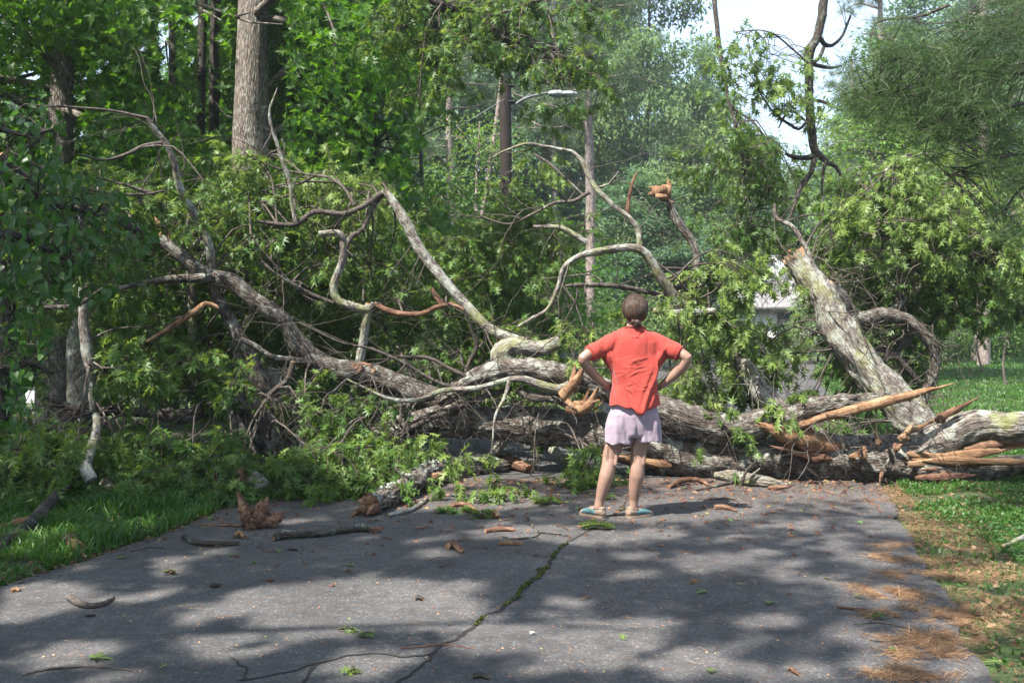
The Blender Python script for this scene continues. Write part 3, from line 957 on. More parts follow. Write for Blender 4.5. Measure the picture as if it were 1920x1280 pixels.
limb(oak, K, [(20, 285, 5), (70, 310, 6), (130, 345, 7), (190, 362, 6), (260, 365, 5), (310, 358, 4)], 8.5, 9.0, 'twig_bark', 'branch', 16)
limb(oak, K, [(140, 390, 10), (200, 400, 12), (240, 425, 13), (300, 450, 15)], 9.2, 9.5, 'dark_bark', 'limb', 17)
limb(oak, K, [(275, 640, 5), (310, 620, 9), (340, 600, 10), (368, 580, 11), (385, 568, 10), (410, 578, 11)], 9.2, 9.5, 'raw_wood', 'branch', 18, label='snapped branch stripped of its bark')
# long pale limb to the cleft at the top
limb(oak, K, [(722, 356, 11), (742, 385, 17), (765, 425, 20), (790, 470, 21), (825, 520, 21), (860, 557, 21), (895, 595, 21), (925, 622, 21), (958, 636, 23), (985, 645, 26)], 9.9, 9.7, 'grey_bark', 'limb', 20)
limb(oak, K, [(482, 415, 6), (520, 420, 8), (555, 420, 9), (590, 398, 10), (640, 402, 10), (680, 388, 11), (715, 362, 12)], 9.8, 9.9, 'twig_bark', 'limb', 21)
limb(oak, K, [(722, 358, 11), (700, 385, 12), (680, 430, 10), (655, 450, 10), (645, 490, 10)], 9.95, 9.9, 'oak_bark', 'limb', 22)
limb(oak, K, [(598, 438, 11), (640, 440, 12), (641, 490, 13), (625, 535, 15), (633, 563, 16), (662, 575, 16), (690, 580, 15), (702, 570, 13)], 9.6, 9.7, 'grey_bark', 'limb', 23)
limb(oak, K, [(693, 570, 18), (684, 610, 19), (678, 650, 19), (672, 690, 20)], 9.7, 9.8, 'grey_bark', 'limb', 24)
limb(oak, K, [(702, 570, 11), (735, 585, 11), (790, 588, 11), (815, 576, 11), (845, 570, 10), (870, 580, 6)], 9.7, 9.5, 'brown_wood', 'branch', 25, label='branch with its bark torn off, orange brown')
limb(oak, K, [(810, 540, 5), (818, 555, 9), (830, 572, 10)], 9.6, 9.6, 'brown_wood', 'branch', 26)
limb(oak, K, [(870, 580, 5), (885, 620, 6), (895, 650, 8), (880, 680, 8), (872, 730, 7)], 9.5, 9.7, 'twig_bark', 'branch', 27)
# middle right fork
limb(oak, K, [(972, 612, 5), (1000, 595, 7), (1028, 577, 8), (1045, 540, 9), (1056, 505, 10), (1080, 485, 12), (1120, 472, 15), (1160, 466, 15), (1200, 468, 18), (1222, 495, 20), (1242, 528, 21), (1268, 560, 21), (1300, 590, 20)], 9.5, 9.9, 'grey_bark', 'limb', 30)
limb(oak, K, [(1200, 470, 13), (1196, 435, 11), (1180, 410, 10), (1150, 385, 10), (1118, 355, 11), (1105, 330, 10), (1090, 300, 9), (1072, 284, 7)], 9.8, 9.9, 'grey_bark', 'limb', 31)
limb(oak, K, [(1072, 284, 7), (1030, 276, 6), (985, 270, 6), (945, 283, 5), (925, 295, 3)], 9.9, 9.8, 'grey_bark', 'branch', 32)
limb(oak, K, [(1100, 455, 13), (1075, 440, 11), (1045, 428, 9), (1000, 425, 6)], 9.8, 9.8, 'grey_bark', 'branch', 33)
limb(oak, K, [(1105, 360, 8), (1075, 378, 7), (1040, 382, 6), (1000, 400, 5), (950, 420, 4), (900, 405, 3)], 9.9, 9.9, 'twig_bark', 'branch', 34)
limb(oak, K, [(1195, 322, 4), (1185, 345, 6), (1178, 375, 7), (1176, 402, 8)], 9.9, 9.9, 'brown_wood', 'branch', 35)
limb(oak, K, [(1160, 322, 3), (1140, 345, 5), (1120, 352, 6)], 9.9, 9.9, 'grey_bark', 'branch', 36)
limb(oak, K, [(1060, 536, 6), (1120, 534, 9), (1180, 540, 10), (1240, 553, 10)], 10.2, 10.2, 'twig_bark', 'branch', 37)
limb(oak, K, [(1225, 582, 10), (1265, 588, 15), (1300, 586, 15), (1340, 583, 13)], 9.8, 9.8, 'grey_bark', 'branch', 38)
limb(oak, K, [(520, 165, 3), (505, 215, 5), (522, 280, 7), (540, 330, 8), (548, 385, 8), (556, 420, 9)], 9.7, 9.8, 'grey_bark', 'branch', 39)
limb(oak, K, [(560, 345, 4), (600, 330, 5), (640, 350, 6), (665, 385, 7)], 10.2, 9.9, 'twig_bark', 'branch', 40)
limb(oak, K, [(500, 500, 4), (540, 530, 5), (580, 550, 7), (625, 568, 8)], 9.6, 9.7, 'twig_bark', 'branch', 41)
limb(oak, K, [(470, 440, 4), (500, 480, 5), (560, 545, 6), (600, 560, 6)], 9.7, 9.7, 'dark_bark', 'branch', 42)
limb(oak, K, [(660, 800, 10), (720, 770, 10), (790, 750, 11), (850, 740, 13), (900, 720, 15)], 9.4, 9.6, 'oak_bark', 'limb', 43)
limb(oak, K, [(680, 870, 6), (760, 810, 10), (830, 775, 10), (900, 745, 11), (960, 728, 11)], 9.2, 9.5, 'twig_bark', 'branch', 44)
shards(oak, P(305, 452, 9.5), [-1, 0, .6], 4, .16, .035, 5)
shards(oak, P(690, 700, 9.75), [-.6, -.2, .3], 4, .2, .05, 6, 'brown_wood', rad=.04)
# root-end break of the trunk by the right verge
splinter(oak, P(1580, 838, 9.0), [-1, -.1, .15], .82, .10, 'raw_wood', seed=11, flat=.4, bend=.12, lens=True, label='broad pale sheet of torn wood')
splinter(oak, P(1560, 860, 9.0), [-1, -.1, .12], .6, .05, 'brown_wood', seed=12, flat=.5)
rr_ = np.random.RandomState(4)
for i in range(13):
    px, py = rr_.uniform(1590, 1715), rr_.uniform(825, 890)
    splinter(oak, P(px, py, 8.9 + rr_.uniform(-.02, .12)), [rr_.normal(-.1, .6), -.7, rr_.normal(.1, .6)], rr_.uniform(.06, .2), rr_.uniform(.018, .05), ['brown_wood', 'oak_bark', 'oak_bark'][i % 3], seed=40 + i, flat=.6, bend=.2)
splinter(oak, P(1625, 850, 8.93), [-.75, -.3, -.15], .22, .06, 'raw_wood', seed=81, flat=.7)
splinter(oak, P(1690, 828, 8.95), [.3, -.2, .8], .20, .05, 'raw_wood', seed=82, flat=.8)
splinter(oak, P(1650, 835, 8.98), [-.4, 0, .9], .16, .03, 'brown_wood', seed=83)
splinter(oak, P(1260, 872, 9.25), [-1, 0, .14], .8, .04, 'raw_wood', seed=85, flat=.5, bend=0)
bare_twigs(oak, K, 190, .8, .0055, 'twig_bark', 3, 2)
bare_twigs(oak, K, 45, 1.0, .006, 'twig_bark', 4, 2, up=.3)
ZO = [(230, 345, 230, 70, 9.0, 11, 150, .45), (250, 420, 230, 90, 9.2, 11, 330, .4), (430, 340, 160, 60, 10, 12, 160, .55), (520, 430, 180, 110, 10, 12.2, 420, .5), (620, 360, 130, 60, 10.5, 12.5, 200, .75),
      (560, 560, 180, 110, 10, 12, 360, .45), (300, 590, 220, 110, 9.8, 11.5, 380, .35), (330, 700, 200, 70, 8.7, 9.2, 170, .35), (250, 660, 170, 60, 8.9, 10.3, 150, .3), (600, 760, 120, 80, 9.0, 9.5, 150, .4), (120, 720, 130, 90, 9.6, 11, 150, .25),
      (300, 840, 300, 55, 8.3, 9.2, 420, .3), (80, 830, 120, 70, 7.9, 8.8, 130, .3), (540, 880, 200, 48, 8.2, 9.0, 300, .4), (430, 895, 210, 26, 8.0, 8.7, 150, .5), (110, 880, 110, 40, 7.9, 8.5, 90, .4), (690, 835, 90, 50, 8.6, 9.2, 110, .5), (650, 885, 60, 34, 8.2, 8.6, 60, .5),
      (690, 470, 100, 110, 10.2, 12.5, 220, .5), (850, 470, 110, 110, 10.8, 12.8, 330, .45), (960, 520, 110, 100, 10.8, 12.8, 250, .45), (760, 620, 120, 80, 10.2, 12, 150, .5), (900, 640, 120, 50, 10.2, 12, 90, .6),
      (985, 380, 55, 70, 10.8, 12.4, 90, .7), (960, 300, 40, 30, 9.8, 10.2, 18, .8), (1040, 420, 60, 50, 11, 12.5, 60, .55), (980, 730, 150, 40, 10.2, 10.8, 60, .7), (840, 700, 120, 40, 10.2, 10.8, 60, .5),
      (1115, 860, 26, 45, 8.7, 9.0, 36, .5), (930, 905, 45, 18, 7.9, 8.2, 14, .6), (1340, 620, 120, 60, 11, 12, 90, .6)]
foliage(oak, K, ZO, 'oak_leaf', .122, 5, k=10)
ZS = [(1340, 530, 75, 55, 9.6, 10.3, 95, .6), (1395, 560, 60, 90, 9.8, 10.4, 80, .6), (1290, 570, 40, 40, 9.7, 10.2, 24, .7), (1130, 612, 62, 38, 9.4, 9.9, 36, .8), (1310, 690, 70, 60, 9.8, 10.4, 70, .55), (1060, 520, 30, 90, 10, 10.4, 10, .7),
      (1390, 740, 80, 50, 9.9, 10.6, 60, .5), (870, 885, 40, 30, 7.9, 8.2, 16, .9), (620, 350, 90, 40, 10.2, 10.8, 36, .7), (470, 620, 60, 50, 10.2, 10.6, 20, .3), (1370, 795, 30, 22, 8.9, 9.1, 9, .4), (1440, 760, 25, 18, 8.9, 9.1, 6, .4), (1000, 300, 40, 40, 10, 10.5, 10, .7), (960, 760, 80, 20, 10.2, 10.5, 20, .8)]
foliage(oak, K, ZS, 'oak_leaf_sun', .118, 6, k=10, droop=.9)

# ================================================================== the upper stem split lengthwise
up = thing('split_limb', G(1400, 890), 'long grey limb behind the person, splitting into a pale orange spike at its right end', 'fallen limb')
K2 = 'up'
limb(up, K2, [(820, 752, 26), (860, 730, 34), (900, 706, 38), (950, 692, 42), (1010, 696, 42), (1060, 706, 42), (1120, 726, 44), (1180, 746, 50), (1240, 770, 58), (1300, 792, 60), (1370, 802, 56), (1430, 792, 52), (1500, 774, 44), (1560, 758, 38), (1620, 749, 32), (1665, 744, 20), (1694, 741, 8)], 9.45, 8.95, 'oak_bark', 'trunk', 51, 56, jagv=.14)
limb(up, K2, [(1440, 806, 4), (1490, 796, 16), (1540, 782, 18), (1600, 766, 20), (1650, 753, 22), (1700, 743, 19), (1745, 732, 12), (1792, 717, 2)], 8.95, 8.85, 'raw_wood', 'splinter', 52, 20, label='long pale orange spike of split wood', wob=.04)
limb(up, K2, [(945, 690, 44), (940, 665, 44), (958, 650, 40), (985, 652, 34), (1015, 655, 32), (1048, 641, 27)], 9.5, 9.6, 'grey_bark', 'limb', 53, 28)
limb(up, K2, [(1070, 722, 20), (1050, 730, 20), (1010, 722, 18), (985, 712, 15), (955, 712, 12), (920, 722, 11), (880, 728, 10), (830, 732, 9), (790, 748, 9), (750, 751, 8), (715, 742, 6), (680, 725, 4), (650, 710, 3)], 9.2, 9.0, 'grey_bark', 'branch', 54, 10)
limb(up, K2, [(955, 715, 9), (945, 745, 8), (930, 775, 6), (925, 800, 4), (922, 850, 3)], 9.1, 8.9, 'grey_bark', 'branch', 55, 8)
limb(up, K2, [(1090, 770, 14), (1040, 748, 20), (1000, 745, 20), (970, 730, 18)], 9.3, 9.4, 'oak_bark', 'branch', 56, 14)
limb(up, K2, [(745, 668, 5), (800, 672, 7), (840, 690, 8), (880, 708, 10), (905, 716, 10)], 9.3, 9.4, 'twig_bark', 'branch', 57, 8)
limb(up, K2, [(560, 605, 3), (640, 640, 4), (700, 655, 6), (760, 682, 7), (820, 715, 8), (870, 735, 8)], 9.0, 9.3, 'twig_bark', 'branch', 58, 8)
for i, (x, y, d, L, w, mt) in enumerate([(1062, 735, [.5, -.5, .9], .26, .045, 'raw_wood'), (1075, 735, [.7, -.3, 1.2], .22, .035, 'raw_wood'), (1050, 738, [.45, -.3, -.7], .20, .05, 'raw_wood'), (1062, 758, [.8, -.3, -.1], .30, .06, 'raw_wood'),
                                         (1075, 772, [.6, -.2, .5], .24, .05, 'raw_wood'), (1090, 775, [1, -.1, .8], .18, .03, 'raw_wood'), (1072, 755, [.3, -.3, -.9], .16, .03, 'brown_wood'), (1110, 770, [1, 0, .5], .14, .015, 'raw_wood'), (1060, 730, [.2, -.2, -1], .2, .02, 'raw_wood')]):
    splinter(up, P(x, y, 8.95), d, L, w * .62, mt, seed=220 + i, flat=.3, bend=.3, lens=i % 2 == 0)
limb(up, K2, [(1055, 742, 26), (1075, 720, 20), (1088, 700, 12), (1094, 690, 5)], 8.95, 8.85, 'raw_wood', 'splinter', 59, 12, wob=.05)
limb(up, K2, [(1062, 765, 20), (1085, 772, 30), (1108, 758, 24), (1118, 735, 14), (1122, 725, 8)], 8.95, 8.85, 'raw_wood', 'splinter', 60, 12, wob=.05)
bare_twigs(up, K2, 110, .8, .006, 'twig_bark', 8, 2)

# ================================================================== leaning pale trunk on the right
lean = thing('leaning_trunk', P(1745, 838, 9.9) * [1, 1, 0] + [0, 0, .02], 'thick pale lichen-covered trunk leaning up to the left, snapped off at the top', 'fallen trunk')
K3 = 'lean'
limb(lean, K3, [(1772, 862, 66), (1735, 815, 68), (1696, 770, 68), (1648, 716, 66), (1605, 665, 64), (1580, 630, 68), (1560, 595, 60), (1540, 553, 54), (1515, 518, 50), (1492, 485, 46)], 9.7, 10.3, 'grey_bark', 'trunk', 71, 64, jagv=.12)
limb(lean, K3, [(1535, 522, 22), (1560, 548, 30), (1582, 575, 34), (1592, 600, 36), (1620, 598, 34), (1660, 590, 27), (1705, 606, 26), (1738, 635, 22), (1752, 665, 18), (1752, 700, 16), (1735, 735, 18), (1728, 770, 16)], 10.4, 10.6, 'oak_bark', 'limb', 72, 28)
limb(lean, K3, [(1592, 595, 36), (1570, 560, 40), (1548, 540, 36)], 10.45, 10.35, 'oak_bark', 'limb', 73, 20)
limb(lean, K3, [(1710, 620, 16), (1690, 650, 14), (1650, 680, 12), (1620, 665, 8)], 10.6, 10.6, 'dark_bark', 'branch', 74, 8)
limb(lean, K3, [(1605, 648, 8), (1640, 655, 9), (1672, 662, 10), (1700, 690, 12), (1722, 715, 12)], 10.6, 10.6, 'dark_bark', 'branch', 75, 8)
limb(lean, K3, [(1735, 760, 14), (1745, 790, 14), (1755, 830, 14)], 10.5, 10.4, 'dark_bark', 'branch', 76, 8)
limb(lean, K3, [(1536, 530, 9), (1518, 480, 9), (1498, 440, 9), (1480, 420, 8), (1455, 408, 8), (1452, 382, 6)], 10.35, 10.8, 'oak_bark', 'branch', 77, 8)
limb(lean, K3, [(1640, 600, 10), (1700, 560, 12), (1760, 500, 10), (1800, 440, 8), (1810, 380, 6), (1800, 300, 5)], 10.7, 11.4, 'grey_bark', 'branch', 78, 8)
limb(lean, K3, [(1700, 560, 9), (1650, 500, 8), (1640, 420, 7), (1655, 330, 6), (1700, 290, 4)], 10.9, 11.4, 'grey_bark', 'branch', 79, 8)
limb(lean, K3, [(1760, 500, 9), (1830, 470, 8), (1880, 420, 6), (1925, 380, 5)], 11, 11.4, 'grey_bark', 'branch', 80, 8)
shards(lean, P(1490, 492, 10.3), [-.2, 0, 1], 4, .06, .03, 15, rad=.05)
bare_twigs(lean, K3, 150, .8, .006, 'twig_bark', 9, 2)
ZL = [(1600, 470, 90, 60, 10.9, 12.3, 170, .5), (1680, 420, 120, 80, 10.9, 12.3, 300, .55), (1820, 430, 110, 90, 10.6, 12, 300, .6), (1880, 520, 70, 90, 10.6, 12, 170, .45), (1740, 520, 110, 70, 10.8, 12.3, 240, .45), (1620, 545, 70, 40, 11, 12, 80, .45),
      (1690, 350, 100, 40, 11, 12.3, 110, .6), (1800, 330, 110, 60, 11, 12.3, 170, .55), (1640, 660, 60, 60, 10.8, 12, 90, .35), (1560, 720, 60, 60, 10.2, 10.9, 60, .5), (1520, 820, 70, 60, 9.7, 10.3, 70, .45), (1700, 730, 50, 60, 10.8, 11.4, 50, .3),
      (1480, 640, 60, 60, 10.2, 10.9, 50, .55), (1600, 780, 60, 40, 10.3, 10.9, 40, .4), (1530, 500, 50, 30, 10.8, 11.5, 40, .55), (1670, 600, 80, 40, 11, 12, 70, .4)]
foliage(lean, K3, ZL, 'oak_leaf', .118, 7, k=10, droop=.95)
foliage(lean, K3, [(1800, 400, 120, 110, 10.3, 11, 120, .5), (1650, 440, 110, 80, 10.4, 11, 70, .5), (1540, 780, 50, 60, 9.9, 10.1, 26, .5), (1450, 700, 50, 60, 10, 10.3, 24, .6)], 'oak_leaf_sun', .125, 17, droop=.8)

# second pale stem behind the person on the right
st2 = thing('pale_stem', P(1440, 830, 10.2) * [1, 1, 0] + [0, 0, .02], 'short pale slanting stem between the person and the leaning trunk, half behind oak leaves', 'fallen limb')
limb(st2, 'st2', [(1392, 676, 34), (1405, 710, 42), (1430, 742, 48), (1470, 775, 46), (1520, 812, 44), (1560, 845, 40)], 10.1, 9.8, 'grey_bark', 'trunk', 91, 28)
limb(st2, 'st2', [(1380, 640, 8), (1382, 680, 10), (1390, 720, 12)], 10.0, 10.0, 'twig_bark', 'branch', 92, 8)
bare_twigs(st2, 'st2', 26, .7, .007, 'grey_bark', 10, 2)

# ================================================================== right-hand split log
sl = thing('split_log', P(1800, 845, 9.1) * [1, 1, 0], 'grey log running out of the picture over the right lawn, torn orange underneath', 'log')
limb(sl, 'sl', [(1665, 862, 30), (1690, 852, 50), (1730, 838, 62), (1770, 824, 66), (1815, 804, 66), (1850, 799, 58), (1900, 802, 52), (1960, 796, 50), (2060, 780, 60)], 9.25, 8.8, 'grey_bark', 'trunk', 101, 56, jagv=.1)
splinter(sl, P(1700, 868, 8.9), [1, .02, .10], 1.5, .055, 'raw_wood', seed=301, flat=.5, bend=.06)
splinter(sl, P(1810, 845, 8.92), [1, 0, .15], 1.2, .045, 'brown_wood', seed=302, flat=.5, bend=.03)
splinter(sl, P(1755, 790, 9.0), [1, 0, .65], .44, .04, 'brown_wood', seed=303, flat=.4, bend=-.05)
splinter(sl, P(1690, 815, 9.1), [1, 0, .35], .48, .025, 'raw_wood', seed=304, flat=.4)
lw = thing('torn_butt', P(1800, 885, 8.95) * [1, 1, 0], 'torn butt of brown split wood tapering right over the grass, below the grey log', 'broken log')
limb(lw, 'lw', [(1690, 876, 30), (1722, 876, 58), (1770, 880, 54), (1830, 880, 44), (1900, 872, 40), (1980, 866, 34)], 9.0, 8.85, 'oak_bark', 'trunk', 111, 28, jagv=.2)
for i, (x, y, d, L, w, mt) in enumerate([(1715, 850, [1, -.05, -.12], .8, .05, 'raw_wood'), (1725, 862, [1, -.08, -.02], 1.1, .04, 'raw_wood'), (1740, 880, [1, -.08, .08], .6, .03, 'brown_wood'), (1730, 895, [1, -.1, .04], .5, .04, 'brown_wood'), (1860, 868, [1, 0, .02], .8, .02, 'raw_wood')]):
    splinter(lw, P(x - 14, y, 8.84), d, L, w * .8, mt, seed=320 + i, flat=.4, bend=.02, lens=True)

# ================================================================== branch with a pale torn block on top
bb = thing('snapped_branch', P(1300, 560, 10), 'upright dark branch tipped with a pale yellow block of torn wood, right of the person', 'broken branch')
limb(bb, 'bb', [(1252, 372, 12), (1262, 400, 17), (1275, 425, 18), (1298, 458, 15), (1306, 490, 13), (1295, 520, 12), (1268, 540, 11), (1245, 550, 10)], 10, 9.9, 'oak_bark', 'branch', 121, 12)
_a = Acc()
for (x0, x1, y0, y1, yy, mi) in ((1222, 1246, 350, 367, 9.97, 0), (1240, 1258, 347, 378, 9.99, 0), (1228, 1250, 364, 372, 9.96, 0)):
    p0, p1 = P(x0, y1, yy), P(x1, y0, yy)
    V = np.array([(x, yy + dy, z) for x in (p0[0], p1[0]) for dy in (-.05, .05) for z in (p0[2], p1[2])])
    V += rs.normal(0, .007, V.shape)
    _a.add(V, [(0, 1, 3, 2), (4, 6, 7, 5), (0, 4, 5, 1), (2, 3, 7, 6), (0, 2, 6, 4), (1, 5, 7, 3)], .5, V * [1, 1, .4])
_a.build('torn_block', M['raw_wood'], bb, smooth=False, label='pale yellow torn block')
for _i, (_x, _y, _d) in enumerate([(1224, 362, [-1, 0, -.3]), (1226, 354, [-1, 0, .1]), (1250, 352, [-.3, 0, 1]), (1252, 376, [.1, 0, -1])]):
    splinter(bb, P(_x + 6, _y, 9.97), _d, .09, .03, 'raw_wood', seed=600 + _i, flat=.8)
bare_twigs(bb, 'bb', 8, .5, .005, 'twig_bark', 12, 1)

# ================================================================== hanging broken bough over the gap of sky
hb = thing('hanging_bough', P(1535, 0, 11.5), 'dark crooked bough hanging down in front of the gap of sky', 'branch')
KH = 'hb'
limb(hb, KH, [(1560, -160, 18), (1552, -60, 18), (1545, 0, 18), (1538, 45, 18), (1532, 72, 18), (1519, 98, 19), (1517, 150, 17), (1518, 210, 16), (1524, 270, 16), (1532, 292, 16)], 11.5, 11.5, 'dark_bark', 'limb', 131, 14)
limb(hb, KH, [(1530, 292, 12), (1512, 296, 10), (1490, 295, 9), (1472, 288, 5)], 11.5, 11.4, 'dark_bark', 'branch', 132, 8)
limb(hb, KH, [(1528, 292, 12), (1520, 325, 10), (1500, 355, 10), (1494, 375, 7), (1480, 410, 4)], 11.5, 11.3, 'dark_bark', 'branch', 133, 8)
limb(hb, KH, [(1532, 285, 13), (1548, 302, 10), (1568, 312, 8), (1576, 330, 5)], 11.5, 11.6, 'dark_bark', 'branch', 134, 8)
limb(hb, KH, [(1548, 302, 7), (1542, 330, 6), (1540, 360, 4), (1545, 405, 3)], 11.5, 11.4, 'dark_bark', 'branch', 135, 6)
limb(hb, KH, [(1538, 72, 10), (1545, 82, 9), (1560, 85, 7), (1580, 65, 5), (1595, 30, 4)], 11.5, 11.8, 'dark_bark', 'branch', 136, 6)
limb(hb, KH, [(1520, 120, 9), (1535, 110, 8), (1545, 88, 7)], 11.5, 11.5, 'dark_bark', 'branch', 137, 6)
limb(hb, KH, [(1520, 120, 8), (1545, 126, 8), (1562, 128, 6), (1578, 123, 4)], 11.5, 11.7, 'dark_bark', 'branch', 138, 6)
limb(hb, KH, [(1520, 187, 6), (1545, 192, 6), (1562, 200, 4)], 11.5, 11.5, 'dark_bark', 'branch', 139, 6)
limb(hb, KH, [(1515, 225, 5), (1498, 242, 5), (1480, 232, 5), (1458, 218, 4), (1440, 200, 3), (1420, 165, 2.5)], 11.5, 11.2, 'dark_bark', 'branch', 140, 6)
limb(hb, KH, [(1512, 228, 5), (1490, 212, 4), (1475, 212, 4), (1460, 240, 3)], 11.5, 11.3, 'dark_bark', 'branch', 141, 6)
limb(hb, KH, [(1517, 120, 4), (1490, 95, 3.5), (1460, 70, 3), (1430, 58, 2.5), (1380, 60, 2)], 11.5, 11.2, 'dark_bark', 'branch', 142, 6)
bare_twigs(hb, KH, 50, .55, .004, 'dark_bark', 13, 2)
ZH = [(1400, 90, 30, 22, 11.0, 11.6, 20, .6), (1440, 95, 30, 15, 11, 11.6, 16, .7), (1385, 65, 14, 10, 11, 11.4, 8, .6), (1480, 100, 25, 15, 11, 11.6, 14, .7), (1420, 130, 25, 15, 11, 11.6, 12, .6), (1460, 150, 30, 15, 11, 11.6, 16, .7), (1490, 170, 25, 15, 11, 11.6, 14, .8),
      (1390, 135, 16, 8, 11, 11.5, 8, .5), (1500, 118, 12, 10, 11, 11.5, 6, .5), (1420, 155, 12, 8, 11, 11.5, 6, .5), (1510, 190, 22, 14, 11, 11.5, 10, .8), (1545, 200, 16, 16, 11.3, 11.6, 5, .7)]
foliage(hb, KH, ZH, 'oak_leaf', .115, 8, k=7, per_hub=4, droop=.7, hub_r=.004, gaps=False)

# leafy oak branch hanging between the far trees and the bough
og = thing('drooping_oak_branch', P(1400, 200, 12.5), 'drooping dark green oak branch hanging left of the crooked bough', 'branch')
limb(og, 'og', [(1330, -140, 12), (1340, 0, 10), (1352, 110, 8), (1370, 200, 7), (1390, 280, 7), (1400, 360, 5), (1380, 440, 3)], 13, 12.4, 'dark_bark', 'branch', 151, 6)
limb(og, 'og', [(1370, 200, 6), (1420, 240, 5), (1450, 300, 4), (1450, 360, 3)], 12.8, 12.4, 'dark_bark', 'branch', 152, 6)
foliage(og, 'og', [(1390, 225, 30, 50, 12, 13.2, 40, .35), (1405, 300, 55, 45, 12, 13.2, 72, .35), (1365, 390, 62, 50, 12, 13.2, 72, .35), (1455, 350, 60, 60, 12, 13.2, 63, .4), (1340, 300, 26, 60, 12, 13.2, 27, .3), (1372, 160, 12, 40, 12.4, 13.2, 9, .3), (1440, 255, 30, 26, 12, 13, 20, .35), (1440, 420, 60, 30, 12, 13.2, 36, .3), (1340, 0, 25, 18, 12.8, 13.2, 12, .1), (1450, 8, 22, 14, 12.8, 13.2, 12, .1)],
        'oak_leaf', .125, 9, k=7, droop=.9)

# oak branch arching in over the street lamp from the left
ob = thing('arching_oak_branch', P(700, -60, 10.5), 'dark oak branch arching down from the top edge to the street lamp head', 'branch')
limb(ob, 'ob', [(560, -140, 22), (700, -60, 18), (800, -5, 14), (850, 15, 13), (900, 38, 13), (945, 70, 12), (975, 100, 11), (1000, 125, 8), (1030, 160, 5)], 10.5, 10.8, 'dark_bark', 'limb', 161, 10)
limb(ob, 'ob', [(945, 70, 7), (1000, 90, 6), (1060, 110, 5), (1110, 150, 4)], 10.7, 11, 'dark_bark', 'branch', 162, 6)
limb(ob, 'ob', [(830, 5, 7), (815, 70, 5), (820, 130, 4), (825, 180, 3)], 10.6, 10.9, 'dark_bark', 'branch', 163, 6)
limb(ob, 'ob', [(900, 38, 6), (980, 10, 5), (1060, -10, 4), (1130, -20, 4)], 10.6, 10.9, 'dark_bark', 'branch', 164, 6)
foliage(ob, 'ob', [(1075, 120, 48, 42, 10.4, 11.2, 108, .0), (1010, 85, 50, 36, 10.4, 11.2, 63, .05), (940, 12, 110, 22, 10.4, 11.2, 108, .15), (860, 80, 60, 40, 10.4, 11.2, 36, .1), (1040, 8, 90, 16, 10.4, 11.2, 54, .1), (780, 30, 80, 50, 10.4, 11.2, 120, .2), (1112, 190, 16, 34, 10.6, 11, 27, .0), (790, 150, 50, 30, 10.4, 11.2, 27, .05), (900, 55, 30, 22, 10.4, 11, 20, .1), (1060, 212, 30, 10, 10.6, 11, 12, .0), (830, 120, 30, 26, 10.4, 11, 18, .05)],
        'oak_leaf', .12, 19, k=7, droop=.6)
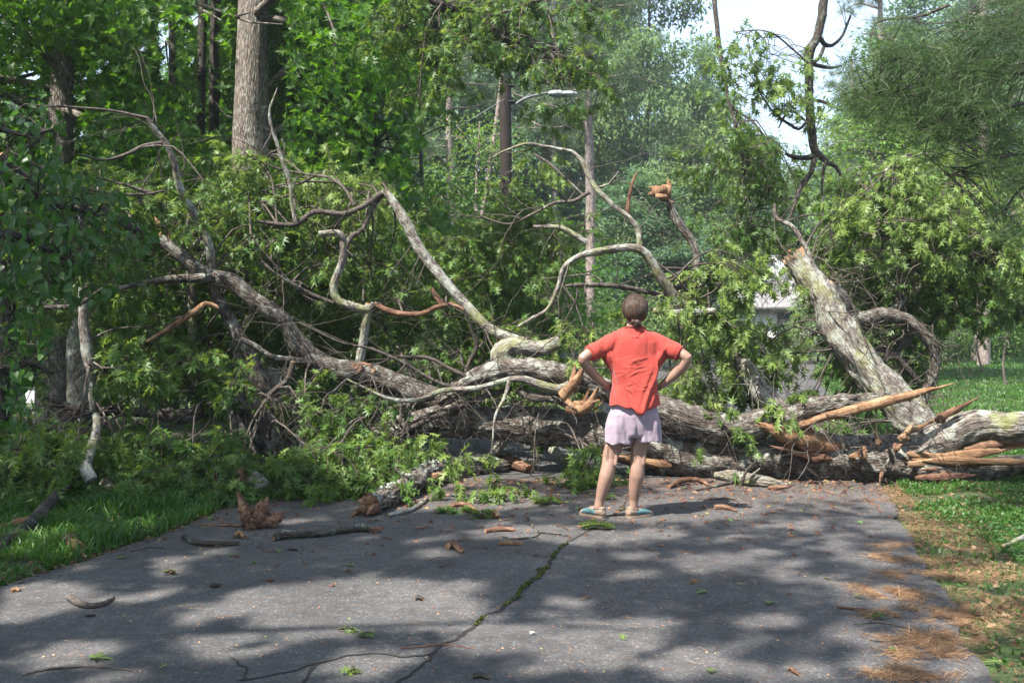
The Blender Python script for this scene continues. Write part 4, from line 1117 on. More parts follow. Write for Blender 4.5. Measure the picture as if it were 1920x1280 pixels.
# ================================================================== standing trees
def crown_tree(name, loc, H, R, base, label, cat='tree', group=None, leaf='far_leaf', bark='shag_bark', nclump=90, per=180, lsize=.16, tpl=SIMPLE, tr=.2, lean=(0, 0), shape=.5,
               clump=(.8, .45), keep=None, tone=(.2, .8), toplim=None, limbs=26, seed=0, trunkseg=20, dead=0, vis=None, flat=False, inner=.35):
    """tapered trunk with limbs reaching clumps of leaves spread through a lobed crown volume; loc is the base"""
    rr = np.random.RandomState(seed + 1000)
    t = thing(name, loc, label, cat, group)
    L0 = np.asarray(loc, float)
    wood, leafA = Acc(), Acc()
    tp = [L0 + [lean[0] * s * H + .12 * math.sin(s * 5 + seed), lean[1] * s * H + .12 * math.cos(s * 4 + seed), s * H] for s in np.linspace(-.01, .93, 9)]
    q, r = catmull(tp, [tr * (1.25 if i == 0 else 1) * (1 - .85 * i / 8) for i in range(9)], .25)
    tube(wood, q, r, trunkseg, .12, .012 if tr > .12 else 0, True, seed=seed)
    wood.build('trunk', M[bark], t)
    bz = base * H
    # clump centres
    dirs = unit(rr.normal(size=(nclump * 3, 3)) * [1, 1, 1])
    rad = (inner + (1 - inner) * rr.uniform(0, 1, nclump * 3) ** .5) * (.72 + .5 * fbm(dirs * 1.7 + seed, seed))
    Cc = np.array([0, 0, bz + (H - bz) * .5]) + dirs * rad[:, None] * np.array([R, R, (H - bz) * .56])
    # narrower near the top
    hfrac = np.clip((Cc[:, 2] - bz) / (H - bz), 0, 1.1)
    Cc[:, :2] *= (1 - shape * hfrac ** 2)[:, None]
    Cc += L0 + np.array([lean[0], lean[1], 0]) * (Cc[:, 2:3])
    Cc = Cc[Cc[:, 2] > L0[2] + .4]
    if vis is not None: Cc = Cc[vis(Cc)]
    if keep is not None and keep.__name__ == "open_view": Cc = Cc[keep(Cc)]
    if keep is None: keep = gap_keep
    Cc = Cc[:nclump]
    lw = Acc()
    for i in range(min(limbs, len(Cc))):
        c = Cc[i]
        zt = np.clip(c[2] - np.linalg.norm(c[:2] - L0[:2]) * rr.uniform(.1, .6), L0[2] + min(bz, H * .3) + rr.uniform(0, .25) * H, L0[2] + H * .9)
        j = np.argmin(np.abs(q[:, 2] - zt))
        p0, rr0 = q[j], r[j]
        m = (p0 + c) / 2 + [0, 0, np.linalg.norm(c - p0) * .08] + rr.normal(0, .15, 3)
        qq, ww = catmull([p0, m, c], [min(rr0 * .42, .07), min(rr0 * .25, .045), .012], .4)
        tube(lw, qq, ww, 6, 0, 0, False, seed=i)
        for k in range(3):
            e = c + rr.normal(0, clump[0], 3)
            tube(lw, [qq[-3] if len(qq) > 3 else qq[0], (c + e) / 2, e], [.02, .014, .006], 4, 0, 0, False)
    b = lw.build('limbs', M[bark], t)
    if b: b['kind'] = 'stuff'
    n = len(Cc) * per
    ci = np.repeat(np.arange(len(Cc)), per)
    pos = Cc[ci] + rr.normal(size=(n, 3)) * [clump[0], clump[0], clump[1]]
    pos[:, 2] = np.maximum(pos[:, 2], L0[2] + .08)
    if keep is not None:
        k = keep(pos); pos, ci = pos[k], ci[k]; n = len(pos)
    out = unit(pos - (L0 + [0, 0, bz + (H - bz) * .4]))
    nrm = unit(np.array([0, 0, 1.0]) * .9 + out * .5 + rdir(n) * (.5 if flat else .8))
    d = unit(np.cross(nrm, rdir(n)) + [0, 0, -.25])
    ct = rr.uniform(tone[0], tone[1], len(Cc))
    tn = np.clip(ct[ci] + rr.normal(0, .14, n), 0, 1)
    put_leaves(leafA, tpl, pos, d, nrm, lsize * rs.uniform(.6, 1.3, n), tn)
    o = leafA.build('crown', M[leaf], t, smooth=False)
    return t


def gz(x, y): return float(terrain_z(np.array([x]), np.array([y]))[0])


def base_at(px, Yd):
    p = P(px, 600, Yd)
    return (p[0], Yd, gz(p[0], Yd))


# visible-crown cut: leaves far above the picture only shade; keep them sparser
def below(pos, m=1.0):
    return (pos[:, 2] < 1.48 + .36 * pos[:, 1] + m) | (rs.uniform(0, 1, len(pos)) < .4)


# far broad-leaved trees, four kinds of crown reused
far = []
FB = [
    # px, Y, H, R, seed-kind, label
    (1215, 46, 21.5, 3.9, 0, 'tallest hazy green tree, at the left edge of the gap of sky'),
    (1325, 52, 15.2, 2.8, 1, 'round-topped hazy tree just right of the tall one, its outline against the sky'),
    (1395, 50, 11.6, 2.8, 2, 'lower blue green tree sloping down under the gap of sky'),
    (1500, 66, 11.0, 4.5, 3, 'small far tree below the gap of sky, behind the crooked bough'),
    (1000, 52, 24, 5.0, 1, 'pale tree filling the view behind the street lamp pole'),
    (860, 46, 22, 5.5, 2, 'pale green tree behind the arching oak branch, left of the lamp pole'),
    (700, 48, 20, 6, 0, 'far tree showing pale through the dark leaves left of centre'),
    (540, 42, 19, 6, 3, 'far tree behind the big shaggy trunk'),
    (380, 46, 15, 6, 1, 'far tree behind the pair of thin dark trunks'),
    (210, 44, 13, 5, 2, 'far tree between the two left trunks'),
    (40, 42, 12, 6, 0, 'far tree at the left edge of the picture'),
    (1110, 60, 24, 4.2, 3, 'hazy tree right behind the tall bare pine trunk'),
    (1650, 58, 16, 4, 0, 'far tree behind the crooked bough on the right'),
    (1720, 50, 17, 6, 1, 'far green tree above the garden lamp'),
    (1880, 46, 18, 6, 2, 'far tree at the right edge of the picture'),
    (1300, 44, 9.5, 3.4, 3, 'low rounded tree standing in front of the far forest, behind the snapped branch'),
    (1200, 40, 7.5, 3.2, 2, 'low bushy tree behind the person and the forked limb'),
    (60, 80, 22, 7, 1, 'tree of the back row at the far left'), (330, 82, 24, 7, 2, 'tree of the back row behind the thin trunks'), (560, 78, 25, 7, 0, 'tree of the back row behind the shaggy trunk'), (760, 80, 27, 7, 3, 'tree of the back row left of the lamp pole'), (930, 76, 27, 6, 1, 'tree of the back row directly behind the lamp pole'), (1060, 84, 29, 6, 0, 'tree of the back row behind the bare pine'), (1190, 80, 27, 5, 2, 'tree of the back row behind the tallest hazy tree'), (1330, 82, 18, 5, 3, 'back row tree under the left part of the sky gap'), (1460, 85, 12.5, 6, 1, 'low back row tree under the sky gap'), (1700, 78, 19, 7, 2, 'back row tree behind the lime coloured one'), (1880, 80, 22, 7, 0, 'back row tree at the right edge'),
    (1430, 60, 9.0, 3.6, 1, 'low dark tree behind the grey house'),
]
protos = {}
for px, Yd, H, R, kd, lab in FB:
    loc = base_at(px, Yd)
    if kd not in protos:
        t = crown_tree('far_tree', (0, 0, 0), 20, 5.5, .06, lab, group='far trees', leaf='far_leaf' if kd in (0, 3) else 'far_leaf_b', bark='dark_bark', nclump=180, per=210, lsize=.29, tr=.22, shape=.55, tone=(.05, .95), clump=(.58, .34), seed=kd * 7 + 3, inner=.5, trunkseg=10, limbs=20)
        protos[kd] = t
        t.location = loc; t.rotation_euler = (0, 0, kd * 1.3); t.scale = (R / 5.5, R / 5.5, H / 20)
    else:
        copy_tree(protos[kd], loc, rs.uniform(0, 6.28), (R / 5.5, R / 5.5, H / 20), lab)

# bright lime trees and shrubs nearer
crown_tree('lime_tree', base_at(1690, 24), 8.3, 2.2, .08, 'bright yellow green tree standing between the bough and the dark pine branch', leaf='lime_leaf', nclump=80, per=170, lsize=.13, tr=.12, seed=31, clump=(.5, .3))
crown_tree('lime_tree', base_at(1830, 34), 9.5, 4.5, .05, 'yellow green tree behind the pine branch near the right edge', leaf='lime_leaf', nclump=90, per=170, lsize=.16, tr=.15, seed=32, clump=(.7, .4))
crown_tree('lime_tree', base_at(900, 33), 9.5, 2.6, .1, 'slender yellow green tree just left of the lamp pole', leaf='lime_leaf', nclump=60, per=120, lsize=.14, tr=.13, seed=33, clump=(.5, .3), bark='pine_bark')
crown_tree('lime_tree', base_at(600, 22), 4.6, 2.6, .02, 'sunlit light green small tree behind the fallen crown', leaf='lime_leaf', nclump=60, per=170, lsize=.11, tr=.08, seed=34, clump=(.45, .3))

# near maples on the left: the dark canopy
LIT_FAR = [(P(470, 260, 14.2), .8), (P(480, 60, 14.2), .6), (P(120, 220, 13.8), .35), (P(600, 400, 11), .7), (P(450, 350, 11), .5), (P(380, 60, 17), .5), (P(700, 500, 12), .6)]


def open_view(pos):
    """crowns end where the road opens the wood, and stay clear in front of the standing trunks"""
    px = pos[:, 0] / pos[:, 1] * F + 960
    py = 600 - (pos[:, 2] - CAM_Z) / pos[:, 1] * F
    nz = fbm(np.stack([px / 90, py / 90, px * 0], -1), 66)
    lim = 800 + (nz - .5) * 330 - np.clip(py - 330, 0, 400) * .15
    k = (px < lim) & gap_keep(pos)
    for t, r in LIT_FAR:  # crowns also opened along sun rays, so chosen trunks and leaves get sun
        w = pos - t; kk = w @ SUN
        k &= ~((np.linalg.norm(w - kk[:, None] * SUN, axis=1) < r * (.6 + .8 * nz)) & (kk > .3))
    for x0, x1, w, ya, yb, Yt in ((478, 492, 50, -200, 345, 14.4), (130, 118, 28, 100, 300, 13.9), (385, 378, 11, -60, 250, 16.9), (408, 404, 13, -60, 250, 17.2), (322, 318, 16, 40, 160, 21)):
        xc = x0 + (x1 - x0) * (yb - py) / (yb - ya)
        k &= ~((np.abs(px - xc) < w * (.75 + .6 * nz)) & (py > ya) & (py < yb) & (pos[:, 1] < Yt + .4))
    return k


MP = dict(leaf='maple_leaf', tpl=MAPLE, lsize=.138, per=215, clump=(.55, .30), tone=(.1, .75), shape=.1, inner=.15, keep=open_view)
crown_tree('shaggy_maple', base_at(482, 14.5), 14.5, 4.3, .17, 'big maple with a thick pale shaggy trunk, left of centre', bark='shag_bark', nclump=150, tr=.345, seed=41, limbs=9, lean=(.010, 0), trunkseg=48,
           vis=lambda c: below(c, .6) & ~((np.abs(c[:, 0] / c[:, 1] * F + 960 - 478) < 66) & (c[:, 1] < 14.9)), **MP)
crown_tree('maple_tree', base_at(118, 14), 14, 3.8, .18, 'maple with a mid-brown trunk near the left edge, leaves closing over its top', bark='shag_bark', nclump=130, tr=.24, seed=42, trunkseg=36, vis=lambda c: below(c, .6), **MP)
crown_tree('maple_tree', base_at(318, 21), 14, 4.2, .22, 'maple with a dark trunk further back, between the left trunk and the two thin ones', bark='dark_bark', nclump=130, tr=.22, seed=43, vis=lambda c: below(c, .6), **MP)
crown_tree('maple_tree', base_at(690, 17.5), 13, 3.3, .14, 'maple whose dark leaves hang left of the arching oak branch', bark='dark_bark', nclump=150, tr=.16, seed=44, vis=lambda c: below(c, .6), **MP)
crown_tree('maple_tree', base_at(800, 24), 8.5, 2.6, .05, 'lower dark maple behind the long pale limb', bark='dark_bark', nclump=80, tr=.12, seed=45, **MP)
crown_tree('maple_tree', base_at(-160, 15), 12, 4.4, .10, 'maple whose leaves fill the left edge of the picture', bark='dark_bark', nclump=120, tr=.25, seed=46, vis=lambda c: below(c, .6), **MP)
crown_tree('maple_tree', base_at(600, 27), 14, 4.5, .15, 'tall maple behind the big shaggy trunk, its leaves closing the canopy', bark='dark_bark', nclump=120, tr=.2, seed=47, vis=lambda c: below(c, .6), **MP)
MB_ = dict(MP); MB_.update(per=130, keep=None)
for px, Yd, H, R, s, lab in [(60, 20, 4.0, 2.8, 51, 'dark understorey bush at the far left behind the fallen crown'), (300, 19, 4.4, 2.6, 52, 'dark understorey bush behind the curved limb'), (470, 18, 4.6, 2.4, 53, 'dark understorey bush below the shaggy trunk'),
                             (700, 20, 4.6, 2.2, 54, 'dark green bush behind the long pale limb'), (860, 22, 4.4, 2.2, 55, 'dark green bush left of the forked limb'), (990, 24, 4.2, 2.0, 56, 'dark green bush behind the lamp pole base')]:
    crown_tree('understorey_bush', base_at(px, Yd), H, R, .03, lab, 'bush', 'understorey bushes', nclump=70, tr=.06, seed=s, limbs=12, bark='dark_bark', **MB_)


def plain_trunk(name, px0, px1, ytop, ybot, w0, w1, Yd, mat, label, group=None, extra=0, seed=0):
    loc = base_at(px0, Yd)
    t = thing(name, loc, label, 'tree', group)
    zt = P(px1, ytop, Yd)
    tp = [np.array(loc) + [0, 0, -.1]]
    for s in (.3, .6, 1.0):
        tp.append(np.array(loc) * (1 - s) + zt * s + [.05 * math.sin(s * 9 + seed), 0, 0])
    q, r = catmull(tp, [w0 / 2 / F * Yd * 1.1, w0 / 2 / F * Yd, (w0 + w1) / 4 / F * Yd, w1 / 2 / F * Yd], .12)
    a = Acc(); tube(a, q, r, 24, .1, .012 if w0 / F * Yd > .2 else .004, True, seed=seed)
    a.build('trunk', M[mat], t)
    return t, q, r


def needle_tufts(acc, c, n, L, rnd, up=.5, w=1.0, tplw=1.0):
    N = len(c)
    for k in range(n):
        d = unit(rdir(N) + [0, 0, up])
        put_leaves(acc, (NEEDLE[0] * [tplw, 1, 1], NEEDLE[1]), c + rs.normal(0, L * .12, (N, 3)), d, rdir(N), L * rs.uniform(.7, 1.1, N), np.clip(rnd + rs.normal(0, .1, N), 0, 1))


def pine(px0, px1, Yd, H, w0, label, branches, mat='pine_bark', tuft=.34, seed=0, R=3.2, zmin=.45, ntuft=26, needle='far_needle', nn=26):
    t, q, r = plain_trunk('pine_tree', px0, px1, 600 - (H - 1.48) / Yd * F, 0, w0, w0 * .45, Yd, mat, label, 'pines', seed=seed)
    rr = np.random.RandomState(seed + 500)
    lw, nd = Acc(), Acc()
    cs, ct = [], []
    for b in range(branches):
        z = rr.uniform(zmin, .98)
        j = int(z * (len(q) - 1)); p0 = q[j]
        a = rr.uniform(0, 6.283); L = R * (1.15 - z * .75) * rr.uniform(.6, 1.2)
        d = np.array([math.cos(a), math.sin(a), rr.uniform(-.05, .35)])
        qq, ww = catmull([p0, p0 + d * L * .5 + rr.normal(0, .15, 3), p0 + d * L + [0, 0, rr.uniform(-.2, .5)]], [.055, .035, .012], .25)
        tube(lw, qq, ww, 5, 0, 0, False, seed=b)
        for k in range(ntuft):
            s = rr.uniform(.35, 1.0)
            c = qq[int(s * (len(qq) - 1))] + rr.normal(0, .30, 3) * [1, 1, .5]
            cs.append(c); ct.append(rr.uniform(.1, .9))
    lw.build('limbs', M[mat], t)['kind'] = 'stuff'
    cs, ct = np.array(cs), np.array(ct); gk = gap_keep(cs); cs, ct = cs[gk], ct[gk]
    needle_tufts(nd, cs, nn, tuft, ct, .4, tplw=1.6)
    nd.build('crown', M[needle], t, smooth=False)
    return t


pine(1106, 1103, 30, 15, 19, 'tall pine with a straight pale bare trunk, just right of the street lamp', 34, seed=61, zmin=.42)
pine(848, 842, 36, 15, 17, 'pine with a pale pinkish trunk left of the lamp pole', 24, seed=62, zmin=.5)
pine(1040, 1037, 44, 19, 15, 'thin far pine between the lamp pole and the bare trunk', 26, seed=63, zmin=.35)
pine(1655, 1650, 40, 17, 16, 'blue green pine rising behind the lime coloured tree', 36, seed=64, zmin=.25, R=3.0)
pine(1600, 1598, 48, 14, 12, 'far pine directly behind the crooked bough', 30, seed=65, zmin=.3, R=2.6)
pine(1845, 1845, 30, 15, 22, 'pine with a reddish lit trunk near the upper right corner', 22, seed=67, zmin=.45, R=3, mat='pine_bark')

for px0, px1, yt, w0, w1, Yd, mat, lab in [(386, 378, -80, 19, 16, 17, 'dark_bark', 'thin dark trunk, left one of the close pair left of the shaggy maple'), (408, 404, -80, 22, 20, 17.3, 'dark_bark', 'thin brown trunk, right one of the close pair left of the shaggy maple'),
                                       (852, 955, 60, 11, 7, 33, 'pine_bark', 'thin pale slanting trunk left of the lamp pole'), (150, 148, 330, 38, 30, 13.2, 'grey_bark', 'short stout lichen-streaked trunk in the shade at the far left'),
                                       (8, 2, 400, 34, 30, 10.5, 'dark_bark', 'dark trunk at the very left edge of the picture')]:
    plain_trunk('tree_trunk', px0, px1, yt, 0, w0, w1, Yd, mat, lab, seed=px0 % 17)

# redbud at the left with heart-shaped leaves, close to the camera
rb = thing('redbud_tree', (-4.6, 6.2, 0), 'redbud with heart-shaped leaves hanging in the shade at the left edge', 'tree')
KR = 'rb'
def wl_(pts, r0, r1, nm='limb', seed=0, mat='dark_bark'):
    q, w = catmull(pts, np.linspace(r0, r1, len(pts)), .08)
    a = Acc(); tube(a, q, w, 10, .15, 0, True, seed=seed); a.build(nm, M[mat], rb); LIMBS.setdefault(KR, []).append((q, w))
wl_([(-4.6, 6.2, 0), (-4.55, 6.3, 1.0), (-4.3, 6.6, 2.2), (-4.0, 6.9, 3.2)], .09, .05, 'trunk', 1)
wl_([(-4.35, 6.5, 2.0), P(20, 440, 6.9), P(90, 470, 7.0), P(150, 500, 7.1)], .04, .012, seed=2)
wl_([(-4.2, 6.7, 2.6), P(10, 330, 7.2), P(90, 380, 7.4), P(180, 400, 7.5)], .04, .012, seed=3)
wl_([(-4.5, 6.3, 1.2), P(0, 690, 6.8), P(50, 680, 7.0), P(100, 700, 7.0)], .03, .012, seed=4)
wl_([(-4.1, 6.8, 3.0), P(30, 250, 7.4), P(110, 240, 7.8)], .03, .01, seed=5)
leafR, woodR = Acc(), Acc()
cnt = 0
HV, HF = HEART
near = []
for (cx, cy, rx, ry, Ya, Yb, n) in [(70, 470, 110, 90, 6.5, 7.6, 230), (150, 500, 80, 70, 6.8, 7.6, 120), (40, 600, 60, 110, 6.5, 7.4, 130), (110, 380, 120, 60, 6.9, 7.8, 190), (60, 330, 80, 50, 7, 7.8, 90), (30, 740, 40, 70, 6.6, 7.4, 60), (230, 440, 60, 40, 7.2, 7.8, 60), (60, 240, 70, 50, 7.2, 7.8, 50)]:
    r = np.sqrt(rs.uniform(0, 1, n)); th = rs.uniform(0, 6.283, n)
    p = np.array([P(cx + a * math.cos(b) * rx, cy + a * math.sin(b) * ry, y) for a, b, y in zip(r, th, rs.uniform(Ya, Yb, n))])
    LPr = np.concatenate([q for q, _ in LIMBS[KR]])
    d = unit(rdir(n) * .7 + [0, 0, -.75]); nr = unit(rdir(n) + [0, -.7, .5]); sz = rs.uniform(.05, .09, n); tn = np.clip(rs.normal(.4, .22, n), 0, 1)
    for i in range(n):
        near.append((p[i], d[i], nr[i], sz[i], tn[i]))
        if i % 5 == 0:
            j = np.argmin(np.linalg.norm(LPr - p[i], axis=1) + rs.uniform(0, .3, len(LPr)))
            m = (LPr[j] + p[i]) / 2 + rs.normal(0, .06, 3) + [0, 0, .05]
            qq, ww = catmull([LPr[j], m, p[i]], [.006, .004, .0025], .15)
            tube(woodR, qq, ww, 4, 0, 0, False)
near.sort(key=lambda a: a[0][1])
lm = []
for v in range(4):
    a = Acc(); put_leaves(a, HEART, [[0, 0, 0]], [[0, 1, 0]], [[0, 0, 1]], [1.0], [.15 + v * .2]); lm.append(a.mesh('heart_leaf', M['heart_leaf'], False))
from mathutils import Matrix
for i, (p, d, nr, s, tn) in enumerate(near):
    if i < 260:
        x = unit(np.cross(d, nr)); z = np.cross(x, d)
        o = bpy.data.objects.new('leaf', lm[i % 4]); C.objects.link(o); o.parent = rb
        mt = Matrix(((x[0] * s, d[0] * s, z[0] * s, p[0] + 4.6), (x[1] * s, d[1] * s, z[1] * s, p[1] - 6.2), (x[2] * s, d[2] * s, z[2] * s, p[2]), (0, 0, 0, 1)))
        o.matrix_local = mt
rest = near[260:]
put_leaves(leafR, HEART, np.array([a[0] for a in rest]), np.array([a[1] for a in rest]), np.array([a[2] for a in rest]), np.array([a[3] for a in rest]), np.array([a[4] for a in rest]))
leafR.build('foliage', M['heart_leaf'], rb, smooth=False)['kind'] = 'stuff'
woodR.build('twigs', M['twig_bark'], rb)['kind'] = 'stuff'

# white pine branch close by in the upper right
wp = thing('pine_branch', P(1960, 120, 7.0), 'dark white pine branch with long soft needles filling the upper right corner', 'branch')
KW = 'wp'
def wlimb(pp, Y0, Y1, s):
    q, w = trace(pp, Y0, Y1, .06, .03, s); a = Acc(); tube(a, q, w, 7, .1, 0, True, seed=s); a.build('branch', M['dark_bark'], wp); LIMBS.setdefault(KW, []).append((q, w))
wlimb([(1980, 132, 13), (1900, 136, 11), (1850, 134, 10), (1800, 128, 9), (1750, 118, 7), (1700, 110, 5), (1650, 118, 3)], 7.2, 6.8, 1)
wlimb([(1990, 205, 11), (1920, 195, 9), (1860, 215, 7), (1790, 230, 5), (1720, 240, 3)], 7.0, 6.6, 2)
wlimb([(1990, 60, 11), (1900, 50, 9), (1840, 58, 7), (1790, 40, 4)], 7.3, 7.0, 3)
wlimb([(1990, 270, 10), (1900, 290, 8), (1830, 310, 5), (1780, 330, 3)], 7.2, 6.9, 4)
wlimb([(1800, 128, 5), (1770, 160, 4), (1710, 180, 3), (1640, 185, 2)], 6.95, 6.7, 5)
wlimb([(1780, 10, 6), (1720, 30, 5), (1660, 36, 4), (1640, 45, 3)], 8, 8, 6)
wlimb([(1990, 340, 9), (1920, 350, 7), (1880, 400, 5)], 7.4, 7.2, 7)
nd = Acc(); lwp = Acc()
cs, ct = [], []
for (cx, cy, rx, ry, n) in [(1800, 150, 140, 60, 150), (1860, 90, 90, 60, 110), (1700, 190, 120, 42, 90), (1840, 230, 110, 50, 130), (1640, 150, 80, 50, 36), (1900, 300, 50, 60, 60), (1760, 110, 130, 26, 60), (1900, 30, 60, 50, 60), (1730, 240, 90, 30, 44), (1900, 400, 40, 60, 26), (1640, 210, 50, 30, 20), (1800, 300, 80, 30, 24), (1680, 60, 70, 30, 20)]:
    for _ in range(n):
        a, b = math.sqrt(rs.uniform()), rs.uniform(0, 6.283)
        p = P(cx + a * rx * math.cos(b), cy + a * ry * math.sin(b), rs.uniform(6.3, 7.6)); cs.append(p); ct.append(rs.uniform(0, .7))
cs = np.array(cs)
LPw = np.concatenate([q for q, _ in LIMBS[KW]])
for c in cs[::2]:
    j = np.argmin(np.linalg.norm(LPw - c, axis=1) + rs.uniform(0, .2, len(LPw)))
    qq, ww = catmull([LPw[j], (LPw[j] + c) / 2 + rs.normal(0, .03, 3), c], [.005, .0035, .002], .1)
    tube(lwp, qq, ww, 4, 0, 0, False)
for k in range(34):
    N = len(cs)
    ax = unit(np.array([-1.0, -.1, -.1]) + rdir(N) * .25)
    d = unit(rdir(N) + ax * .75)
    put_leaves(nd, (NEEDLE[0] * [1.0, 1, 1], NEEDLE[1]), cs + ax * rs.uniform(-.07, .07, (N, 1)), d, rdir(N), rs.uniform(.09, .14, N), np.clip(np.array(ct) + rs.normal(0, .12, N), 0, 1))
nd.build('needles', M['pine_needle'], wp, smooth=False)['kind'] = 'stuff'
lwp.build('twigs', M['dark_bark'], wp)['kind'] = 'stuff'
# its trunk, right of the picture
tw, q_, r_ = plain_trunk('pine_tree', 2120, 2120, -900, 0, 150, 90, 7.6, 'pine_bark', 'pine standing just outside the picture on the right, carrying the dark branch', seed=5)

# ------------------------------------------------------------------ shade trees around the camera: their crowns throw the dapple on the road
def to_ray(c, t):
    w = c - t
    k = (w @ SUN)
    return np.linalg.norm(w - k[:, None] * SUN, axis=1), k


LIT = [(G(40, 1135), .45), (G(500, 1110), .22), (G(610, 1112), .30), (G(720, 1110), .32), (G(600, 1165), .3), (G(800, 1150), .30), (G(1040, 1000), .26), (G(1130, 1010), .28), (G(950, 1000), .26), (G(1240, 1005), .2), (G(320, 1060), .1),
       (G(960, 1200), .28), (G(1080, 1185), .24), (G(1200, 1180), .22), (G(1330, 1060), .26), (G(1420, 1040), .14), (G(1660, 1118), .16), (G(830, 1040), .16), (G(150, 1230), .22), (G(1500, 985), .2), (G(1560, 1010), .12), (G(860, 1110), .22),
       (G(420, 1150), .20), (G(300, 1130), .2), (G(1300, 1240), .22), (G(1500, 1260), .16), (G(700, 1250), .22), (G(1750, 945), .5), (G(1850, 945), .4), (G(1700, 990), .2), (G(1880, 1080), .25), (G(250, 1000), .12),
       (P(1190, 690, 7.37), .42), (P(1190, 620, 7.37), .32), (P(1190, 800, 7.37), .34), (P(1160, 900, 7.37), .22), (P(700, 860, 8.6), .35), (P(780, 900, 8), .3), (P(870, 890, 8), .35), (P(1000, 700, 9.4), .6), (P(900, 600, 9.7), .6), (P(820, 500, 9.9), .6), (P(740, 380, 9.9), .6), (P(1000, 800, 9.6), .35),
       (P(1200, 480, 9.8), .9), (P(1340, 560, 9.9), 1.0), (P(1550, 560, 10.2), 1.0), (P(1650, 720, 10), .9), (P(1800, 810, 9.1), .9), (P(1450, 800, 9.2), .8), (P(1650, 400, 11), 1.2), (P(1850, 430, 11), 1.0), (P(1250, 360, 10), .8), (P(1080, 320, 10), .8), (P(1300, 840, 9.2), .3), (P(950, 330, 10), .8), (P(600, 370, 10.5), .6), (P(450, 600, 10), .25), (P(330, 320, 9.3), .3), (P(1050, 600, 10.5), .7), (P(640, 560, 9.7), .4)]


for _ in range(60):
    _y = rs.uniform(300, 900)
    LIT.append((P(rs.uniform(180, 1000), _y, 10.2 - max(0, _y - 600) / 200), rs.uniform(.12, .34)))
for _ in range(90):
    LIT.append((G(rs.uniform(0, 1850), rs.uniform(960, 1275)), rs.uniform(.04, .12)))
LIT = [(a, b * (.98 if i < 32 else 1.4)) for i, (a, b) in enumerate(LIT)]


def canopy_keep(pos):  # holes cut in these unseen crowns along sun rays, aimed at chosen lit spots
    k = np.ones(len(pos), bool)
    g = pos - SUN * (pos[:, 2:3] / SUN[2])
    for t, r in LIT:
        d, kk = to_ray(pos, t)
        n = fbm(pos * 1.6, 91)
        k &= ~((d < r * (.65 + .7 * n)) & (kk > 0))
    # never hang into the picture
    k &= pos[:, 2] > 1.48 + .345 * np.maximum(pos[:, 1], 0) + .45
    return k


CAN = dict(leaf='maple_leaf', tpl=MAPLE, lsize=.16, per=150, clump=(.55, .28), tone=(.1, .8), shape=.15, inner=.05, keep=canopy_keep, limbs=5)
crown_tree('shade_maple', (-6.3, 1.2, 0), 12.5, 5.0, .46, 'maple standing left of the camera, its high crown shading the road', bark='shag_bark', nclump=260, tr=.3, seed=81, **CAN)
crown_tree('shade_maple', (-4.8, -4.2, 0), 13, 4.6, .42, 'maple behind the camera on the left verge', bark='shag_bark', nclump=210, tr=.3, seed=82, **CAN)
crown_tree('shade_maple', (3.4, -2.6, 0), 11, 3.6, .46, 'maple behind the camera on the right verge', bark='shag_bark', nclump=110, tr=.25, seed=83, **CAN)
crown_tree('shade_maple', (-7.8, 6.5, 0), 13, 4.0, .40, 'maple on the left verge beside the fallen crown', bark='shag_bark', nclump=75, tr=.3, seed=84, **CAN)

# ------------------------------------------------------------------ utility pole with lamp, wires
M['pole_wood'] = bark_mat('pole_wood', (.014, .011, .010), (.050, .038, .032), None, .3, 2.5, .3)
M['metal'] = plain_mat('grey_metal', (.10, .11, .11), .6, .2)
M['lamp_shell'] = plain_mat('lamp_shell', (.26, .28, .29), .5, .1)
M['lamp_glass'] = plain_mat('lamp_glass', (.34, .37, .37), .3, 0, .04, 8, 0, .6)
M['dark_metal'] = plain_mat('dark_metal', (.02, .02, .02), .5, .3)
M['wire'] = plain_mat('wire', (.12, .12, .12), .6)
YP = 24.0
pb = base_at(950, YP)
up_ = thing('utility_pole', pb, 'brown wooden utility pole with insulators, carrying the street lamp arm', 'utility pole')
def seg_tube(name, pts, r0, r1, mat, parent, seg=10, step=.1, label=None):
    q, w = catmull([np.asarray(p, float) for p in pts], np.linspace(r0, r1, len(pts)), step)
    a = Acc(); tube(a, q, w, seg, 0, 0, True); return a.build(name, M[mat], parent, label=label)
seg_tube('pole', [np.array(pb), P(949, 400, YP), P(948, 225, YP), P(948, 149, YP)], .155, .135, 'pole_wood', up_, 18)
for y in (160, 190):
    seg_tube('insulator', [P(957, y - 4, YP - .05), P(957, y - 1, YP - .05)], .055, .05, 'dark_metal', up_)
    seg_tube('insulator', [P(962, y + 1, YP - .05), P(962, y + 4, YP - .05)], .055, .05, 'dark_metal', up_)
    seg_tube('bracket', [P(952, y, YP - .1), P(964, y, YP - .1)], .02, .02, 'dark_metal', up_)
sl_ = thing('street_lamp', P(955, 225, YP), 'grey street lamp on a curved arm bolted to the wooden pole', 'street lamp')
seg_tube('arm', [P(959, 230, YP), P(961, 205, YP), P(975, 190, YP), P(1000, 180, YP), P(1030, 174, YP)], .035, .03, 'metal', sl_)
seg_tube('brace', [P(960, 205, YP), P(972, 192, YP), P(995, 176, YP)], .018, .018, 'metal', sl_)
seg_tube('bracket', [P(957, 212, YP - .02), P(957, 232, YP - .02)], .05, .05, 'metal', sl_)
